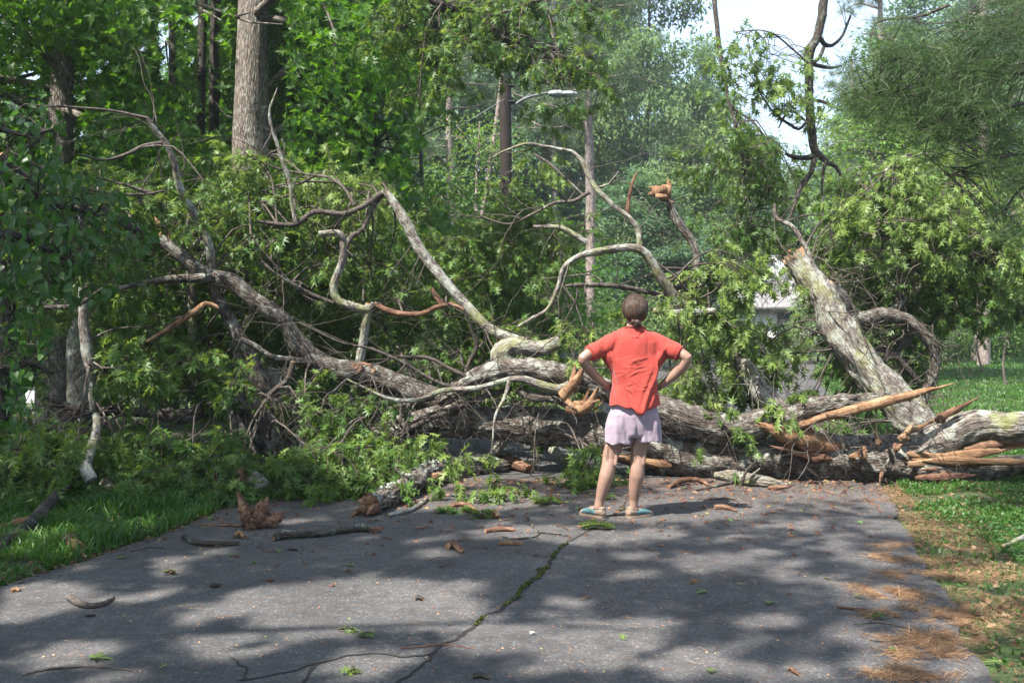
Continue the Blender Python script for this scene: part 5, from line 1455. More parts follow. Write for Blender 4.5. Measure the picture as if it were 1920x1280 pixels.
def lathe_x(name, c, prof, mat, parent, sy=1.0, sz=1.0):
    """profile (x, r) along world x"""
    a = Acc(); q = np.array([[c[0] + x, c[1], c[2]] for x, r in prof])
    V = tube(a, q, [r for x, r in prof], 16, 0, 0, True)
    for v in a.v:
        v[:, 2] = c[2] + (v[:, 2] - c[2]) * sz; v[:, 1] = c[1] + (v[:, 1] - c[1]) * sy
    return a.build(name, M[mat], parent)
hc = P(1030, 176, YP)
lathe_x('lamp_housing', hc, [(-.02, .06), (.05, .10), (.22, .12), (.34, .09)], 'lamp_shell', sl_, 1.1, .75)
lathe_x('lamp_glass', hc + [.28, 0, -.01], [(0, .09), (.08, .13), (.25, .13), (.36, .08), (.40, .02)], 'lamp_glass', sl_, 1.1, .55)
seg_tube('photocell', [hc + [.13, 0, .08], hc + [.13, 0, .15]], .035, .03, 'dark_metal', sl_)
def wire(a, b, r, label, sag=.25, mat='wire'):
    m = (np.array(a) + np.array(b)) / 2 - [0, 0, sag]
    q, w = catmull([a, m, b], [r, r, r], .5)
    ac = Acc(); tube(ac, q, w, 5, 0, 0, True); o = ac.build('overhead_wire', M[mat]); tag(o, label, 'wire', None)
wire(P(948, 185, YP), P(560, 345, 15), .010, 'pale wire running down left from the pole into the maple leaves')
wire(P(955, 160, YP), P(1500, 400, 55), .008, 'upper wire running right from the pole across the far trees')
wire(P(955, 190, YP), P(1500, 405, 50), .008, 'lower wire running right from the pole across the far trees')
wire(P(1215, 475, 30), P(1465, 398, 52), .011, 'faint wire rising to the right behind the snapped branch', .1)
wire(P(1215, 488, 30), P(1465, 408, 52), .011, 'second faint wire just below it, behind the snapped branch', .1)

# ------------------------------------------------------------------ houses, car, garden lamp, saplings, iris bed
M['white_wall'] = plain_mat('white_wall', (.62, .62, .60), .7, 0, .05)
M['roof'] = plain_mat('roof_shingle', (.17, .165, .17), .85, 0, .25, 2.5, .3)
M['pane'] = plain_mat('window_pane', (.05, .07, .08), .08, 0, .1)
M['blue_wall'] = plain_mat('blue_wall', (.35, .42, .50), .7, 0, .08)
M['grey_wall'] = plain_mat('grey_wall', (.38, .40, .43), .7, 0, .08)


def box_acc(acc, x0, x1, y0, y1, z0, z1, mi=0):
    V = np.array([(x, y, z) for x in (x0, x1) for y in (y0, y1) for z in (z0, z1)], float)
    acc.add(V, [(0, 1, 3, 2), (4, 6, 7, 5), (0, 4, 5, 1), (2, 3, 7, 6), (0, 2, 6, 4), (1, 5, 7, 3)], .5, None, mi)


def box_part(name, b, mat, parent, label=None):
    a = Acc(); box_acc(a, *b); return a.build(name, M[mat], parent, smooth=False, label=label)


def house(px, Yd, W, D, hw, hr, label, wall='white_wall', chim=None, z=None, rot=0.0):
    loc = base_at(px, Yd)
    if z is not None: loc = (loc[0], loc[1], z)
    t = thing('house', loc, label, 'house')
    x, y, z0 = loc
    box_part('wall', (x - W / 2, x + W / 2, y, y + D, z0, z0 + hw), wall, t)
    a = Acc()
    o = .35
    V = np.array([(x - W / 2 - o, y - o, z0 + hw), (x + W / 2 + o, y - o, z0 + hw), (x + W / 2 + o, y + D + o, z0 + hw), (x - W / 2 - o, y + D + o, z0 + hw), (x - W / 2 - o + .0, y + D / 2, z0 + hw + hr), (x + W / 2 + o, y + D / 2, z0 + hw + hr)], float)
    V2 = V - [0, 0, .16]
    a.add(np.vstack([V, V2[:4]]), [(0, 1, 5, 4), (2, 3, 4, 5)]); a.add(np.vstack([V, V2[:4]]), [(0, 6, 7, 1), (1, 7, 8, 2), (2, 8, 9, 3), (3, 9, 6, 0), (9, 8, 7, 6)]); a.add(V, [(3, 0, 4), (1, 2, 5)])
    rf = a.build('roof', M['roof'], t, smooth=False)
    if chim is not None:
        box_part('chimney', (x + chim, x + chim + .8, y + D / 2 - .4, y + D / 2 + .4, z0 + hw + hr - .7, z0 + hw + hr + .9), wall, t)
    for i in range(int(W / 2.6)):
        wx = x - W / 2 + 1 + i * 2.6
        box_part('window', (wx, wx + .95, y - .04, y + .02, z0 + 1.0, z0 + 2.2), 'white_wall', t)
        box_part('pane', (wx + .08, wx + .87, y - .05, y - .03, z0 + 1.08, z0 + 2.12), 'pane', t)
    return t


house(1460, 40, 7.5, 6, 2.35, 1.35, 'white house with a grey roof and white chimney, left of the leaning trunk', 'white_wall', .3, z=-.35)
house(1075, 50, 6.5, 6, 2.3, 1.2, 'pale blue house glimpsed behind the forked limb, left of the person', 'blue_wall', None, z=-1.6)
house(1630, 60, 7, 6, 3.2, 1.6, 'white house glimpsed through leaves right of the leaning trunk', 'white_wall', None, z=.2)
house(700, 44, 4.5, 5, 1.9, 1.2, 'small grey shed with a slanting roof glimpsed above the left limbs', 'grey_wall', None, z=-2.2)
house(520, 60, 6, 6, 2.4, 1.4, 'pale house far back, glimpsed under the fallen crown', 'white_wall', None, z=-3.6)

# car
M['car_paint'] = plain_mat('car_paint', (.72, .73, .74), .25, .1, .03)
M['tyre'] = plain_mat('tyre', (.015, .015, .015), .8)
cx_, cy_ = P(45, 600, 52)[0], 52.0
cz_ = gz(cx_, cy_)
car = thing('parked_car', (cx_, cy_, cz_), 'white car parked far off, glimpsed under the leaves at the left edge', 'car')
prof = [(-2.2, .35), (-2.25, .75), (-1.6, .92), (-1.0, 1.38), (.55, 1.42), (1.25, .98), (2.05, .86), (2.2, .6), (2.15, .32)]
def extr(pr, w, mat, nm, inset=.0):
    a = Acc(); n = len(pr)
    V = np.array([(cx_ + x, cy_ - w, cz_ + z) for x, z in pr] + [(cx_ + x, cy_ + w, cz_ + z) for x, z in pr], float)
    i = np.arange(n)
    a.add(V, np.stack([i, np.roll(i, -1), np.roll(i, -1) + n, i + n], -1))
    c = V.mean(0)
    for s in (0, 1):
        Vc = np.vstack([V[s * n:(s + 1) * n], V[s * n:(s + 1) * n].mean(0)[None]])
        a.add(Vc, np.stack([i, np.roll(i, -1), np.full(n, n)], -1))
    return a.build(nm, M[mat], car, smooth=False)
extr(prof, .85, 'car_paint', 'body')
extr([(-1.45, .95), (-.95, 1.32), (-.3, 1.35), (-.3, .95)], .862, 'pane', 'window')
extr([(-.2, .95), (-.2, 1.35), (.5, 1.35), (1.05, .97)], .862, 'pane', 'window')
for wx in (-1.35, 1.4):
    for wy in (-.78, .78):
        a = Acc(); tube(a, [(cx_ + wx, cy_ + wy - .11, cz_ + .32), (cx_ + wx, cy_ + wy + .11, cz_ + .32)], [.32, .32], 18, 0, 0, True); a.build('wheel', M['tyre'], car, smooth=False)

# garden lamp post
YL = 36.0
gb = base_at(1798, YL)
gl = thing('garden_lamp', gb, 'black garden lamp post standing in front of the iris bed on the right', 'lamp post')
zt = P(1798, 606, YL)[2]
seg_tube('post', [gb, (gb[0], gb[1], (gb[2] + zt) / 2), (gb[0], gb[1], zt)], .05, .045, 'dark_metal', gl)
a = Acc(); box_acc(a, gb[0] - .14, gb[0] + .14, gb[1] - .14, gb[1] + .14, gb[2], gb[2] + .12); a.build('base', M['dark_metal'], gl, smooth=False)
a = Acc(); tube(a, [(gb[0], gb[1], zt), (gb[0], gb[1], zt + .26)], [.07, .11], 6, 0, 0, True); a.build('lantern', M['lamp_glass'], gl, smooth=False)
a = Acc(); tube(a, [(gb[0], gb[1], zt + .262), (gb[0], gb[1], zt + .36)], [.15, .02], 6, 0, 0, True); a.build('cap', M['dark_metal'], gl, smooth=False)

ib = Acc()
n = 5200
bx, by = rs.uniform(12.6, 22.5, n), rs.uniform(35, 39, n)
ps = np.stack([bx, by, terrain_z(bx, by)], -1)
put_leaves(ib, (np.array([(-.03, 0, 0), (.03, 0, 0), (.025, .6, .03), (-.025, .6, .03), (0, 1, -.1)], float), np.array([(0, 1, 2), (0, 2, 3), (3, 2, 4)])), ps, rdir(n) * .28 + [0, 0, 1], rdir(n), rs.uniform(.5, 1.15, n), rs.uniform(.3, 1, n))
o = ib.build('iris_plants', M['lime_leaf'], smooth=False); tag(o, kind='stuff')
for i, (px, Yd, h, lab) in enumerate([(1770, 30, 1.3, 'thin sapling left of two others on the right lawn, nearest the garden lamp'), (1840, 27, 1.9, 'thin sapling in the middle on the right lawn'), (1892, 22, 2.2, 'taller thin sapling near the right edge of the lawn')]):
    crown_tree('sapling', base_at(px, Yd), h, .5, .45, lab, 'sapling', 'saplings', leaf='lime_leaf', nclump=12, per=26, lsize=.08, tr=.03, seed=90 + i, limbs=8, clump=(.18, .12), bark='twig_bark')
for i, (px, Yd, H, R, lab) in enumerate([(1640, 30, 2.2, 1.6, 'rounded green shrub behind the leaning trunk'), (1700, 34, 2.4, 1.8, 'green shrub left of the garden lamp'), (1540, 34, 2.6, 1.7, 'green shrub right of the white house'), (1370, 36, 1.7, 1.4, 'clipped green shrub left of the white house'), (1860, 41, 3.2, 3.2, 'wide green shrub behind the iris bed'), (1250, 30, 2.2, 2.0, 'green shrub behind the person'), (1120, 36, 2.2, 2.0, 'green shrub behind the forked limb'), (1740, 14.5, .9, .6, 'small variegated shrub behind the tip of the orange spike')]):
    crown_tree('garden_shrub', base_at(px, Yd), H, R, .02, lab, 'shrub', 'garden shrubs', leaf='far_leaf', nclump=46, per=160, lsize=.11 if Yd > 20 else .05, tr=.04, seed=110 + i, limbs=10, clump=(R * .16, R * .13), bark='dark_bark')
# ================================================================== the person, seen from behind with hands on hips
PX, PY_ = P(1188, 975, 7.37)[0], 7.37
PZ = float(rz(np.array([PX]), np.array([PY_]))[0])
person = thing('person', (PX, PY_, PZ), 'person seen from behind in a coral red top and pale pink shorts, hands on hips', 'person')


def loft(acc, rings, seg=20):
    """rings: (centre, a, b, ax, bx) ellipse with half sizes a along ax and b along bx; closed"""
    V = []
    th = np.linspace(0, 2 * math.pi, seg, endpoint=False)
    for c, a, b, ax, bx in rings:
        V.append(np.asarray(c) + a * np.cos(th)[:, None] * np.asarray(ax) + b * np.sin(th)[:, None] * np.asarray(bx))
    n = len(rings)
    V = np.concatenate(V)
    idx = np.arange(n * seg).reshape(n, seg)
    Q = np.stack([idx[:-1], np.roll(idx[:-1], -1, 1), np.roll(idx[1:], -1, 1), idx[1:]], -1).reshape(-1, 4)
    acc.add(V, Q)
    for e, fl in ((0, True), (n - 1, False)):
        c = V[idx[e]].mean(0); i = np.arange(seg)
        t = np.stack([i, np.roll(i, -1), np.full(seg, seg)], -1)
        acc.add(np.vstack([V[idx[e]], c[None]]), t[:, ::-1] if fl else t)


def limb_tube(acc, pts, rads, seg=18, flat=None):
    q, r = catmull(pts, rads, .012)
    # round the two ends
    t0, t1 = unit(q[0] - q[1]), unit(q[-1] - q[-2])
    k = np.array([.55, .9])
    q = np.vstack([[q[0] + t0 * r[0] * .9, q[0] + t0 * r[0] * .6], q, [q[-1] + t1 * r[-1] * .6, q[-1] + t1 * r[-1] * .9]])
    r = np.concatenate([[r[0] * .35, r[0] * .78], r, [r[-1] * .78, r[-1] * .35]])
    tube(acc, q, r, seg, 0, 0, True)


def ell(acc, c, r, seg=16):
    t = np.linspace(.05, math.pi - .05, seg)
    loft(acc, [(np.array(c) + [0, 0, -math.cos(a) * r[2]], math.sin(a) * r[0], math.sin(a) * r[1], [1, 0, 0], [0, 1, 0]) for a in t], seg * 2)


def remeshed(acc, voxel, smooth_it=4, name='body'):
    me = acc.mesh(name, [], True)
    for at in ('rnd', 'grain'):
        me.attributes.remove(me.attributes[at])
    o = bpy.data.objects.new(name, me); C.objects.link(o)
    md = o.modifiers.new('r', 'REMESH'); md.mode = 'VOXEL'; md.voxel_size = voxel
    sm = o.modifiers.new('s', 'SMOOTH'); sm.iterations = smooth_it; sm.factor = .5
    dg = bpy.context.evaluated_depsgraph_get()
    e = o.evaluated_get(dg).to_mesh()
    V = np.zeros(len(e.vertices) * 3); e.vertices.foreach_get('co', V)
    nf = len(e.polygons)
    ls = np.zeros(len(e.loops), np.int32); e.loops.foreach_get('vertex_index', ls)
    sz = np.zeros(nf, np.int32); e.polygons.foreach_get('loop_total', sz)
    st_ = np.zeros(nf, np.int32); e.polygons.foreach_get('loop_start', st_)
    nr = np.zeros(len(e.vertices) * 3); e.vertices.foreach_get('normal', nr)
    V = V.reshape(-1, 3).copy(); nr = nr.reshape(-1, 3).copy()
    q = sz == 4
    Q = ls[st_[q][:, None] + np.arange(4)]
    T = ls[st_[sz == 3][:, None] + np.arange(3)]
    bpy.data.objects.remove(o)
    return V, nr, Q, T


def from_arrays(name, V, Q, T, mat, parent, label=None):
    a = Acc(); a.add(V, Q)
    if len(T):
        a.f.append(T); a.mi.append(np.zeros(len(T), np.int32))
    a.v = [V]; o = bpy.data.objects.new(name, a.mesh(name, M[mat]))
    C.objects.link(o); o.parent = parent
    if label: o['label'] = label
    return o


def skin_mat():
    m, n, l, out = new_mat('skin')
    tc = n.new('ShaderNodeTexCoord')
    a = noise(n, l, 9, 5, tc.outputs['Object'])
    r = ramp(n, [(.3, (.20, .118, .085)), (.7, (.28, .172, .130))])
    l.new(a.outputs['Fac'], r.inputs['Fac'])
    p = n.new('ShaderNodeBsdfPrincipled'); p.inputs['Roughness'].default_value = .5
    p.inputs['Subsurface Weight'].default_value = .12; p.inputs['Subsurface Radius'].default_value = (.9, .35, .2); p.inputs['Subsurface Scale'].default_value = .02
    l.new(r.outputs['Color'], p.inputs['Base Color'])
    b = n.new('ShaderNodeBump'); b.inputs['Strength'].default_value = .15; b.inputs['Distance'].default_value = .002
    n2 = noise(n, l, 220, 3, tc.outputs['Object']); l.new(n2.outputs['Fac'], b.inputs['Height']); l.new(b.outputs['Normal'], p.inputs['Normal'])
    l.new(p.outputs[0], out.inputs['Surface'])
    return m


def cloth_mat(name, c1, c2, wscale=420, bump=.25, slub=None):
    m, n, l, out = new_mat(name)
    tc = n.new('ShaderNodeTexCoord')
    mp = n.new('ShaderNodeMapping'); mp.inputs['Scale'].default_value = (1, 1, .35); l.new(tc.outputs['Object'], mp.inputs['Vector'])
    a = noise(n, l, 6, 5, tc.outputs['Object'])
    w = noise(n, l, wscale, 3, mp.outputs['Vector'])
    r = ramp(n, [(.3, c1), (.7, c2)]); l.new(a.outputs['Fac'], r.inputs['Fac'])
    mx = n.new('ShaderNodeMixRGB'); mx.blend_type = 'MULTIPLY'; mx.inputs['Fac'].default_value = .5
    r2 = ramp(n, [(.3, (.82, .82, .82)), (.7, (1.12, 1.12, 1.12))]); l.new(w.outputs['Fac'], r2.inputs['Fac'])
    l.new(r.outputs['Color'], mx.inputs['Color1']); l.new(r2.outputs['Color'], mx.inputs['Color2'])
    p = n.new('ShaderNodeBsdfPrincipled'); p.inputs['Roughness'].default_value = .85; p.inputs['Specular IOR Level'].default_value = .2
    p.inputs['Sheen Weight'].default_value = .15
    l.new(mx.outputs['Color'], p.inputs['Base Color'])
    b = n.new('ShaderNodeBump'); b.inputs['Strength'].default_value = bump; b.inputs['Distance'].default_value = .004
    n2 = noise(n, l, 38, 6, tc.outputs['Object'], .65, 1.2)
    l.new(n2.outputs['Fac'], b.inputs['Height']); l.new(b.outputs['Normal'], p.inputs['Normal'])
    l.new(p.outputs[0], out.inputs['Surface'])
    return m


M['skin'] = skin_mat()
M['coral'] = cloth_mat('coral_cotton', (.27, .036, .028), (.36, .050, .037))
M['pink'] = cloth_mat('pale_pink_cotton', (.23, .18, .22), (.30, .24, .29), 260, .35)
M['teal'] = cloth_mat('teal_canvas', (.05, .115, .125), (.08, .165, .18), 300, .2)
M['tan'] = cloth_mat('tan_suede', (.17, .125, .09), (.25, .185, .135), 300, .2)
M['sole'] = plain_mat('shoe_sole', (.20, .15, .11), .8)
M['eye'] = plain_mat('eye_white', (.6, .6, .58), .1, 0, .02)


def hair_mat():
    m, n, l, out = new_mat('brown_hair')
    tc = n.new('ShaderNodeTexCoord')
    mp = n.new('ShaderNodeMapping'); mp.inputs['Scale'].default_value = (60, 60, 6); l.new(tc.outputs['Object'], mp.inputs['Vector'])
    a = noise(n, l, 1.0, 4, mp.outputs['Vector'])
    r = ramp(n, [(.3, (.018, .010, .007)), (.75, (.070, .042, .028))]); l.new(a.outputs['Fac'], r.inputs['Fac'])
    p = n.new('ShaderNodeBsdfPrincipled'); p.inputs['Roughness'].default_value = .5; p.inputs['Specular IOR Level'].default_value = .3
    l.new(r.outputs['Color'], p.inputs['Base Color'])
    b = n.new('ShaderNodeBump'); b.inputs['Strength'].default_value = .7; b.inputs['Distance'].default_value = .004
    l.new(a.outputs['Fac'], b.inputs['Height']); l.new(b.outputs['Normal'], p.inputs['Normal'])
    l.new(p.outputs[0], out.inputs['Surface'])
    return m


M['hair'] = hair_mat()
X3, Y3, Z3 = [1, 0, 0], [0, 1, 0], [0, 0, 1]
# ---- body (local frame: x right, y away from the camera = the way the person faces, z up)
ba = Acc()
tor = [(.60, .12, .085, 0, .0), (.72, .155, .10, .0, -.01), (.80, .160, .105, .0, -.015), (.88, .145, .095, .0, -.005), (.98, .122, .082, 0, 0), (1.06, .128, .085, 0, .0), (1.16, .145, .098, 0, .0),
       (1.26, .150, .092, 0, -.005), (1.31, .125, .072, 0, -.01), (1.345, .092, .056, 0, -.01), (1.395, .070, .052, 0, -.008), (1.43, .056, .052, 0, .0)]
loft(ba, [([cx + .002, cy, z], a, b, X3, Y3) for z, a, b, cx, cy in tor], 32)
limb_tube(ba, [(.002, -.005, 1.36), (.003, .008, 1.42), (.005, .02, 1.50)], [.060, .051, .055], 20)
# head with face
ell(ba, (.008, .03, 1.548), (.074, .092, .108), 18)
ell(ba, (.008, .062, 1.495), (.052, .055, .052), 12)
ell(ba, (.008, .116, 1.475), (.024, .016, .020), 8)            # chin
limb_tube(ba, [(.008, .118, 1.570), (.008, .128, 1.548), (.008, .140, 1.530)], [.008, .010, .013], 10)   # nose
for s in (-1, 1):
    ell(ba, (.008 + s * .036, .106, 1.522), (.022, .016, .018), 8)   # cheeks
    ell(ba, (.008 + s * .012, .123, 1.502), (.016, .007, .005), 6)   # lips
    ell(ba, (.008 + s * .012, .121, 1.494), (.014, .007, .005), 6)
    ell(ba, (.008 + s * .030, .108, 1.574), (.022, .010, .007), 6)   # brow
    ell(ba, (.008 + s * .076, .028, 1.543), (.011, .019, .030), 8)   # ear
# legs
limb_tube(ba, [(-.078, 0, .80), (-.105, .0, .68), (-.142, .005, .55), (-.160, .008, .50), (-.178, .004, .44), (-.188, -.012, .385), (-.205, -.018, .31), (-.228, -.008, .22), (-.250, .0, .13), (-.262, .0, .075)],
          [.088, .083, .068, .061, .055, .053, .055, .047, .034, .033], 24)
limb_tube(ba, [(.078, 0, .80), (.070, .0, .68), (.050, .005, .55), (.040, .008, .50), (.034, .004, .44), (.026, -.012, .385), (.020, -.018, .31), (.010, -.008, .22), (.002, .0, .13), (-.002, .0, .075)],
          [.088, .083, .068, .061, .056, .054, .056, .048, .034, .033], 24)
# knee-hollow tendons
for s, kx, kz in ((-1, -.168, .47), (1, .036, .47)):
    for d in (-1, 1):
        limb_tube(ba, [(kx + d * .034, -.040, kz + .07), (kx + d * .036, -.044, kz), (kx + d * .030, -.045, kz - .07)], [.010, .011, .011], 8)
# feet inside the shoes
fl, fr = np.array([-.70, .72, 0]), np.array([.86, .50, 0])
for a0, d in ((np.array([-.262, -.005, .045]), unit(fl)), (np.array([-.002, -.005, .045]), unit(fr))):
    limb_tube(ba, [a0 - d * .035 + [0, 0, -.008], a0 + d * .05 + [0, 0, 0], a0 + d * .12 + [0, 0, -.018]], [.030, .036, .022], 14)
# arms: shoulder, elbow out and a little back, wrist at the waist
ARM = {-1: [(-.125, -.01, 1.315), (-.170, -.015, 1.312), (-.235, -.035, 1.280), (-.300, -.065, 1.245), (-.372, -.100, 1.197), (-.383, -.100, 1.175), (-.345, -.070, 1.115), (-.285, -.035, 1.050), (-.212, -.002, .985)],
       1: [(.125, -.01, 1.315), (.168, -.015, 1.312), (.230, -.035, 1.280), (.295, -.065, 1.245), (.362, -.100, 1.200), (.374, -.100, 1.180), (.338, -.070, 1.115), (.275, -.035, 1.045), (.200, -.002, .980)]}
AR = [.036, .044, .043, .043, .038, .038, .040, .034, .0245]
for s in (-1, 1):
    limb_tube(ba, ARM[s], AR, 20)
    w = np.array(ARM[s][-1])
    ell(ba, tuple(np.array(ARM[s][5]) + [s * .006, -.018, .012]), (.022, .022, .024), 8)     # point of the elbow
    # palm on the hip, fingers forward round the waist, thumb behind
    pd = unit([-s * .55, .75, -.28]); up3 = np.array([0, 0, 1.0])
    pc = w + pd * .045
    limb_tube(ba, [w, w + pd * .03, w + pd * .075], [.0245, .030, .030], 16)
    side = unit(np.cross(pd, [s * .9, .2, 0]))
    if side[2] < 0: side = -side
    out = np.array([s * 1.0, .25, 0])
    for k, (o_, L) in enumerate([(.026, .070), (.009, .078), (-.009, .073), (-.025, .058)]):
        b0 = w + pd * .070 + side * o_
        limb_tube(ba, [b0 - pd * .02, b0 + pd * L * .4, b0 + pd * L * .4 + unit(pd + [-s * .5, .1, 0]) * L * .35, b0 + pd * L * .4 + unit(pd + [-s * .5, .1, 0]) * L * .35 + unit(pd + [-s * 1.2, 0, 0]) * L * .28], [.0092, .0092, .0082, .0070], 10)
    # thumb leaves the side of the palm towards the back
    tb = w + pd * .022 - side * .0 + np.array([0, -.016, .012])
    limb_tube(ba, [tb, tb + np.array([-s * .022, -.016, .010]), tb + np.array([-s * .045, -.012, .004]), tb + np.array([-s * .062, -.004, -.006])], [.013, .0115, .0105, .0085], 10)
V, nr, Q, T = remeshed(ba, .0048, 5, 'body')
from_arrays('body', V, Q, T, 'skin', person)
for s in (-1, 1):
    a = Acc(); ell(a, (.008 + s * .030, .112, 1.553), (.012, .010, .010), 8); o = a.build('eye', M['eye']); o.parent = person

# ---- shirt
sa = Acc()
shr = [(.835, .192, .132, .0, -.02), (.90, .180, .126, 0, -.018), (.98, .164, .118, .0, -.016), (1.07, .172, .118, 0, -.012), (1.16, .190, .118, .0, -.008), (1.24, .196, .112, 0, -.006), (1.30, .192, .100, .0, -.010), (1.340, .165, .085, .0, -.012),
       (1.375, .125, .070, .0, -.010), (1.404, .086, .064, .002, -.004)]
loft(sa, [([cx, cy, z], a, b, X3, Y3) for z, a, b, cx, cy in shr], 48)
for s in (-1, 1):
    A_ = [np.array(p) for p in ARM[s]]
    limb_tube(sa, [A_[0] + [-s * .05, 0, .022], A_[1] + [-s * .01, 0, -.004], A_[2] + [s * .0, 0, -.018], A_[3] + [s * .006, .0, -.014]], [.060, .066, .068, .064], 24)
    # batwing drape under the arm
    loft(sa, [([s * .15, -.008, 1.06], .012, .05, X3, Y3), ([s * .17, -.010, 1.13], .040, .075, X3, Y3), ([s * .198, -.016, 1.20], .060, .075, X3, Y3), ([s * .215, -.02, 1.27], .055, .06, X3, Y3)], 20)
V, nr, Q, T = remeshed(sa, .0065, 6, 'shirt')


def ridge(V, nr, a, b, w, amp, only_back=True, asym=0.0):
    a, b = np.array(a), np.array(b)
    p = V[:, [0, 2]]; ab = b - a; L = np.linalg.norm(ab); t = np.clip(((p - a) @ ab) / L ** 2, 0, 1)
    nv = np.array([-ab[1], ab[0]]) / L
    dd = (p - a - t[:, None] * ab) @ nv
    dist = np.linalg.norm(p - a - t[:, None] * ab, axis=1)
    e = np.exp(-(dist / (w * np.where(dd * asym > 0, 2.2, 1))) ** 2) * np.sin(np.clip(t, .02, .98) * math.pi) ** .5
    m = (V[:, 1] < .02) if only_back else 1
    return nr * (amp * e * m)[:, None]


D = np.zeros_like(V)
# long hanging folds seen on the back, then the small crossing creases
for a, b, w, amp, asy in [((.165, 1.22), (.035, .80), .022, .024, -1), ((.120, 1.10), (.020, .83), .014, -.012, 0), ((-.165, 1.20), (-.070, .84), .018, .015, 1), ((-.120, 1.12), (-.02, .82), .014, -.010, 0), ((.20, 1.28), (.11, .98), .016, .014, 0),
                          ((-.19, 1.29), (-.12, 1.02), .014, .011, 0), ((.15, 1.0), (.10, .84), .014, .014, 0), ((-.15, .99), (-.12, .84), .012, .011, 0), ((.175, 1.16), (.22, 1.27), .010, .010, 0), ((-.175, 1.15), (-.22, 1.27), .010, .010, 0),
                          ((-.05, 1.39), (0, 1.33), .010, -.006, 0), ((.06, 1.39), (.02, 1.33), .010, -.006, 0), ((-.03, 1.345), (.04, 1.34), .008, .006, 0)]:
    D += ridge(V, nr, a, b, w, amp, True, asy)
rr_ = np.random.RandomState(12)
for i in range(34):
    x0, z0 = rr_.uniform(-.11, .10), rr_.uniform(.93, 1.19)
    L, an = rr_.uniform(.05, .13), rr_.choice([rr_.normal(-.75, .12), rr_.normal(.25, .15)])
    D += ridge(V, nr, (x0 - L * math.cos(an) / 2, z0 - L * math.sin(an) / 2), (x0 + L * math.cos(an) / 2, z0 + L * math.sin(an) / 2), .0045, rr_.uniform(.0022, .0045))
D += nr * ((fbm(V * [11, 11, 5], 6) - .5) * .020)[:, None]
D *= 1.35
Vd = V + D
hz = np.clip((.93 - Vd[:, 2]) / .1, 0, 1)                      # the hem dips in the middle of the back
Vd[:, 2] -= hz * (.045 * np.exp(-((Vd[:, 0] - .03) / .07) ** 2) * (Vd[:, 1] < 0)) + hz * .006 * np.sin(Vd[:, 0] * 60)
Vd[:, 1] -= hz * .012
sh = from_arrays('shirt', Vd, Q, T, 'coral', person, 'loose coral red short-sleeved top, creased across the back')
# neckband
def ring_part(name, pts, r, mat, parent=person):
    pts = np.array(pts); a = Acc(); tube(a, np.vstack([pts, pts[:1]]), np.full(len(pts) + 1, r), 6, 0, 0, False); a.v = [np.asarray(v) for v in a.v]
    o = bpy.data.objects.new(name, a.mesh(name, M[mat])); C.objects.link(o); o.parent = parent; return o
th = np.linspace(0, 2 * math.pi, 40, endpoint=False)
ring_part('neckband', [(.002 + .083 * math.cos(t), -.006 + .060 * math.sin(t), 1.404 - .012 * math.sin(t)) for t in th], .006, 'coral')

# ---- shorts: two wide flared legs with soft pleats
pa = Acc()
loft(pa, [([0, -.01, .90], .135, .10, X3, Y3), ([0, -.012, .84], .165, .118, X3, Y3), ([0, -.012, .76], .182, .125, X3, Y3), ([0, -.01, .68], .188, .118, X3, Y3), ([0, -.005, .625], .186, .112, X3, Y3), ([0, -.005, .60], .17, .10, X3, Y3)], 48)
for s, cx in ((-1, -.108), (1, .100)):
    loft(pa, [([cx * .8, -.01, .78], .098, .112, X3, Y3), ([cx * .95, -.008, .70], .103, .115, X3, Y3), ([cx, -.005, .63], .102, .112, X3, Y3), ([cx * 1.02, -.005, .575], .102, .112, X3, Y3), ([cx * 1.03, -.005, .553 + (.018 if s > 0 else 0)], .102, .112, X3, Y3)], 40)
V, nr, Q, T = remeshed(pa, .0065, 3, 'shorts')
k = np.clip((.88 - V[:, 2]) / .30, 0, 1)
ang = np.arctan2(V[:, 1] + .01, V[:, 0] - np.where(V[:, 0] > 0, .1, -.1))
D = nr * ((np.sin(ang * 7 + V[:, 2] * 4) * .007 + np.sin(ang * 12 + 1 + V[:, 2] * 9) * .004) * k * np.abs(1 - np.abs(nr[:, 2])))[:, None]
D += nr * ((fbm(V * [22, 22, 8], 9) - .5) * .018 * (1 - np.abs(nr[:, 2])))[:, None]
V = V + D
V[:, 2] += np.clip((.62 - V[:, 2]) / .05, 0, 1) * .006 * np.sin(V[:, 0] * 55 + 1)
V[:, 0] += .002 * (np.clip((.75 - V[:, 2]) / .2, 0, 1)) * np.sign(V[:, 0]) * (np.abs(V[:, 0]) > .12)
from_arrays('shorts', V, Q, T, 'pink', person, 'loose pale pink shorts with a wavy hem')

# ---- hair: cap pulled back into a low knot
ha = Acc()
ell(ha, (.008, .012, 1.556), (.096, .106, .102), 20)
ell(ha, (.008, -.034, 1.530), (.086, .068, .090), 16)
loft(ha, [([.008, -.050, 1.435], .028, .024, X3, Y3), ([.008, -.046, 1.46], .048, .038, X3, Y3), ([.008, -.036, 1.49], .066, .054, X3, Y3), ([.008, -.02, 1.53], .084, .072, X3, Y3)], 24)
V, nr, Q, T = remeshed(ha, .006, 4, 'hair')
ang = np.arctan2(V[:, 1] + .02, V[:, 0] - .008)
V = V + nr * ((fbm(np.stack([ang * 11, V[:, 2] * 9, ang * 0], -1), 3) - .5) * .016)[:, None]
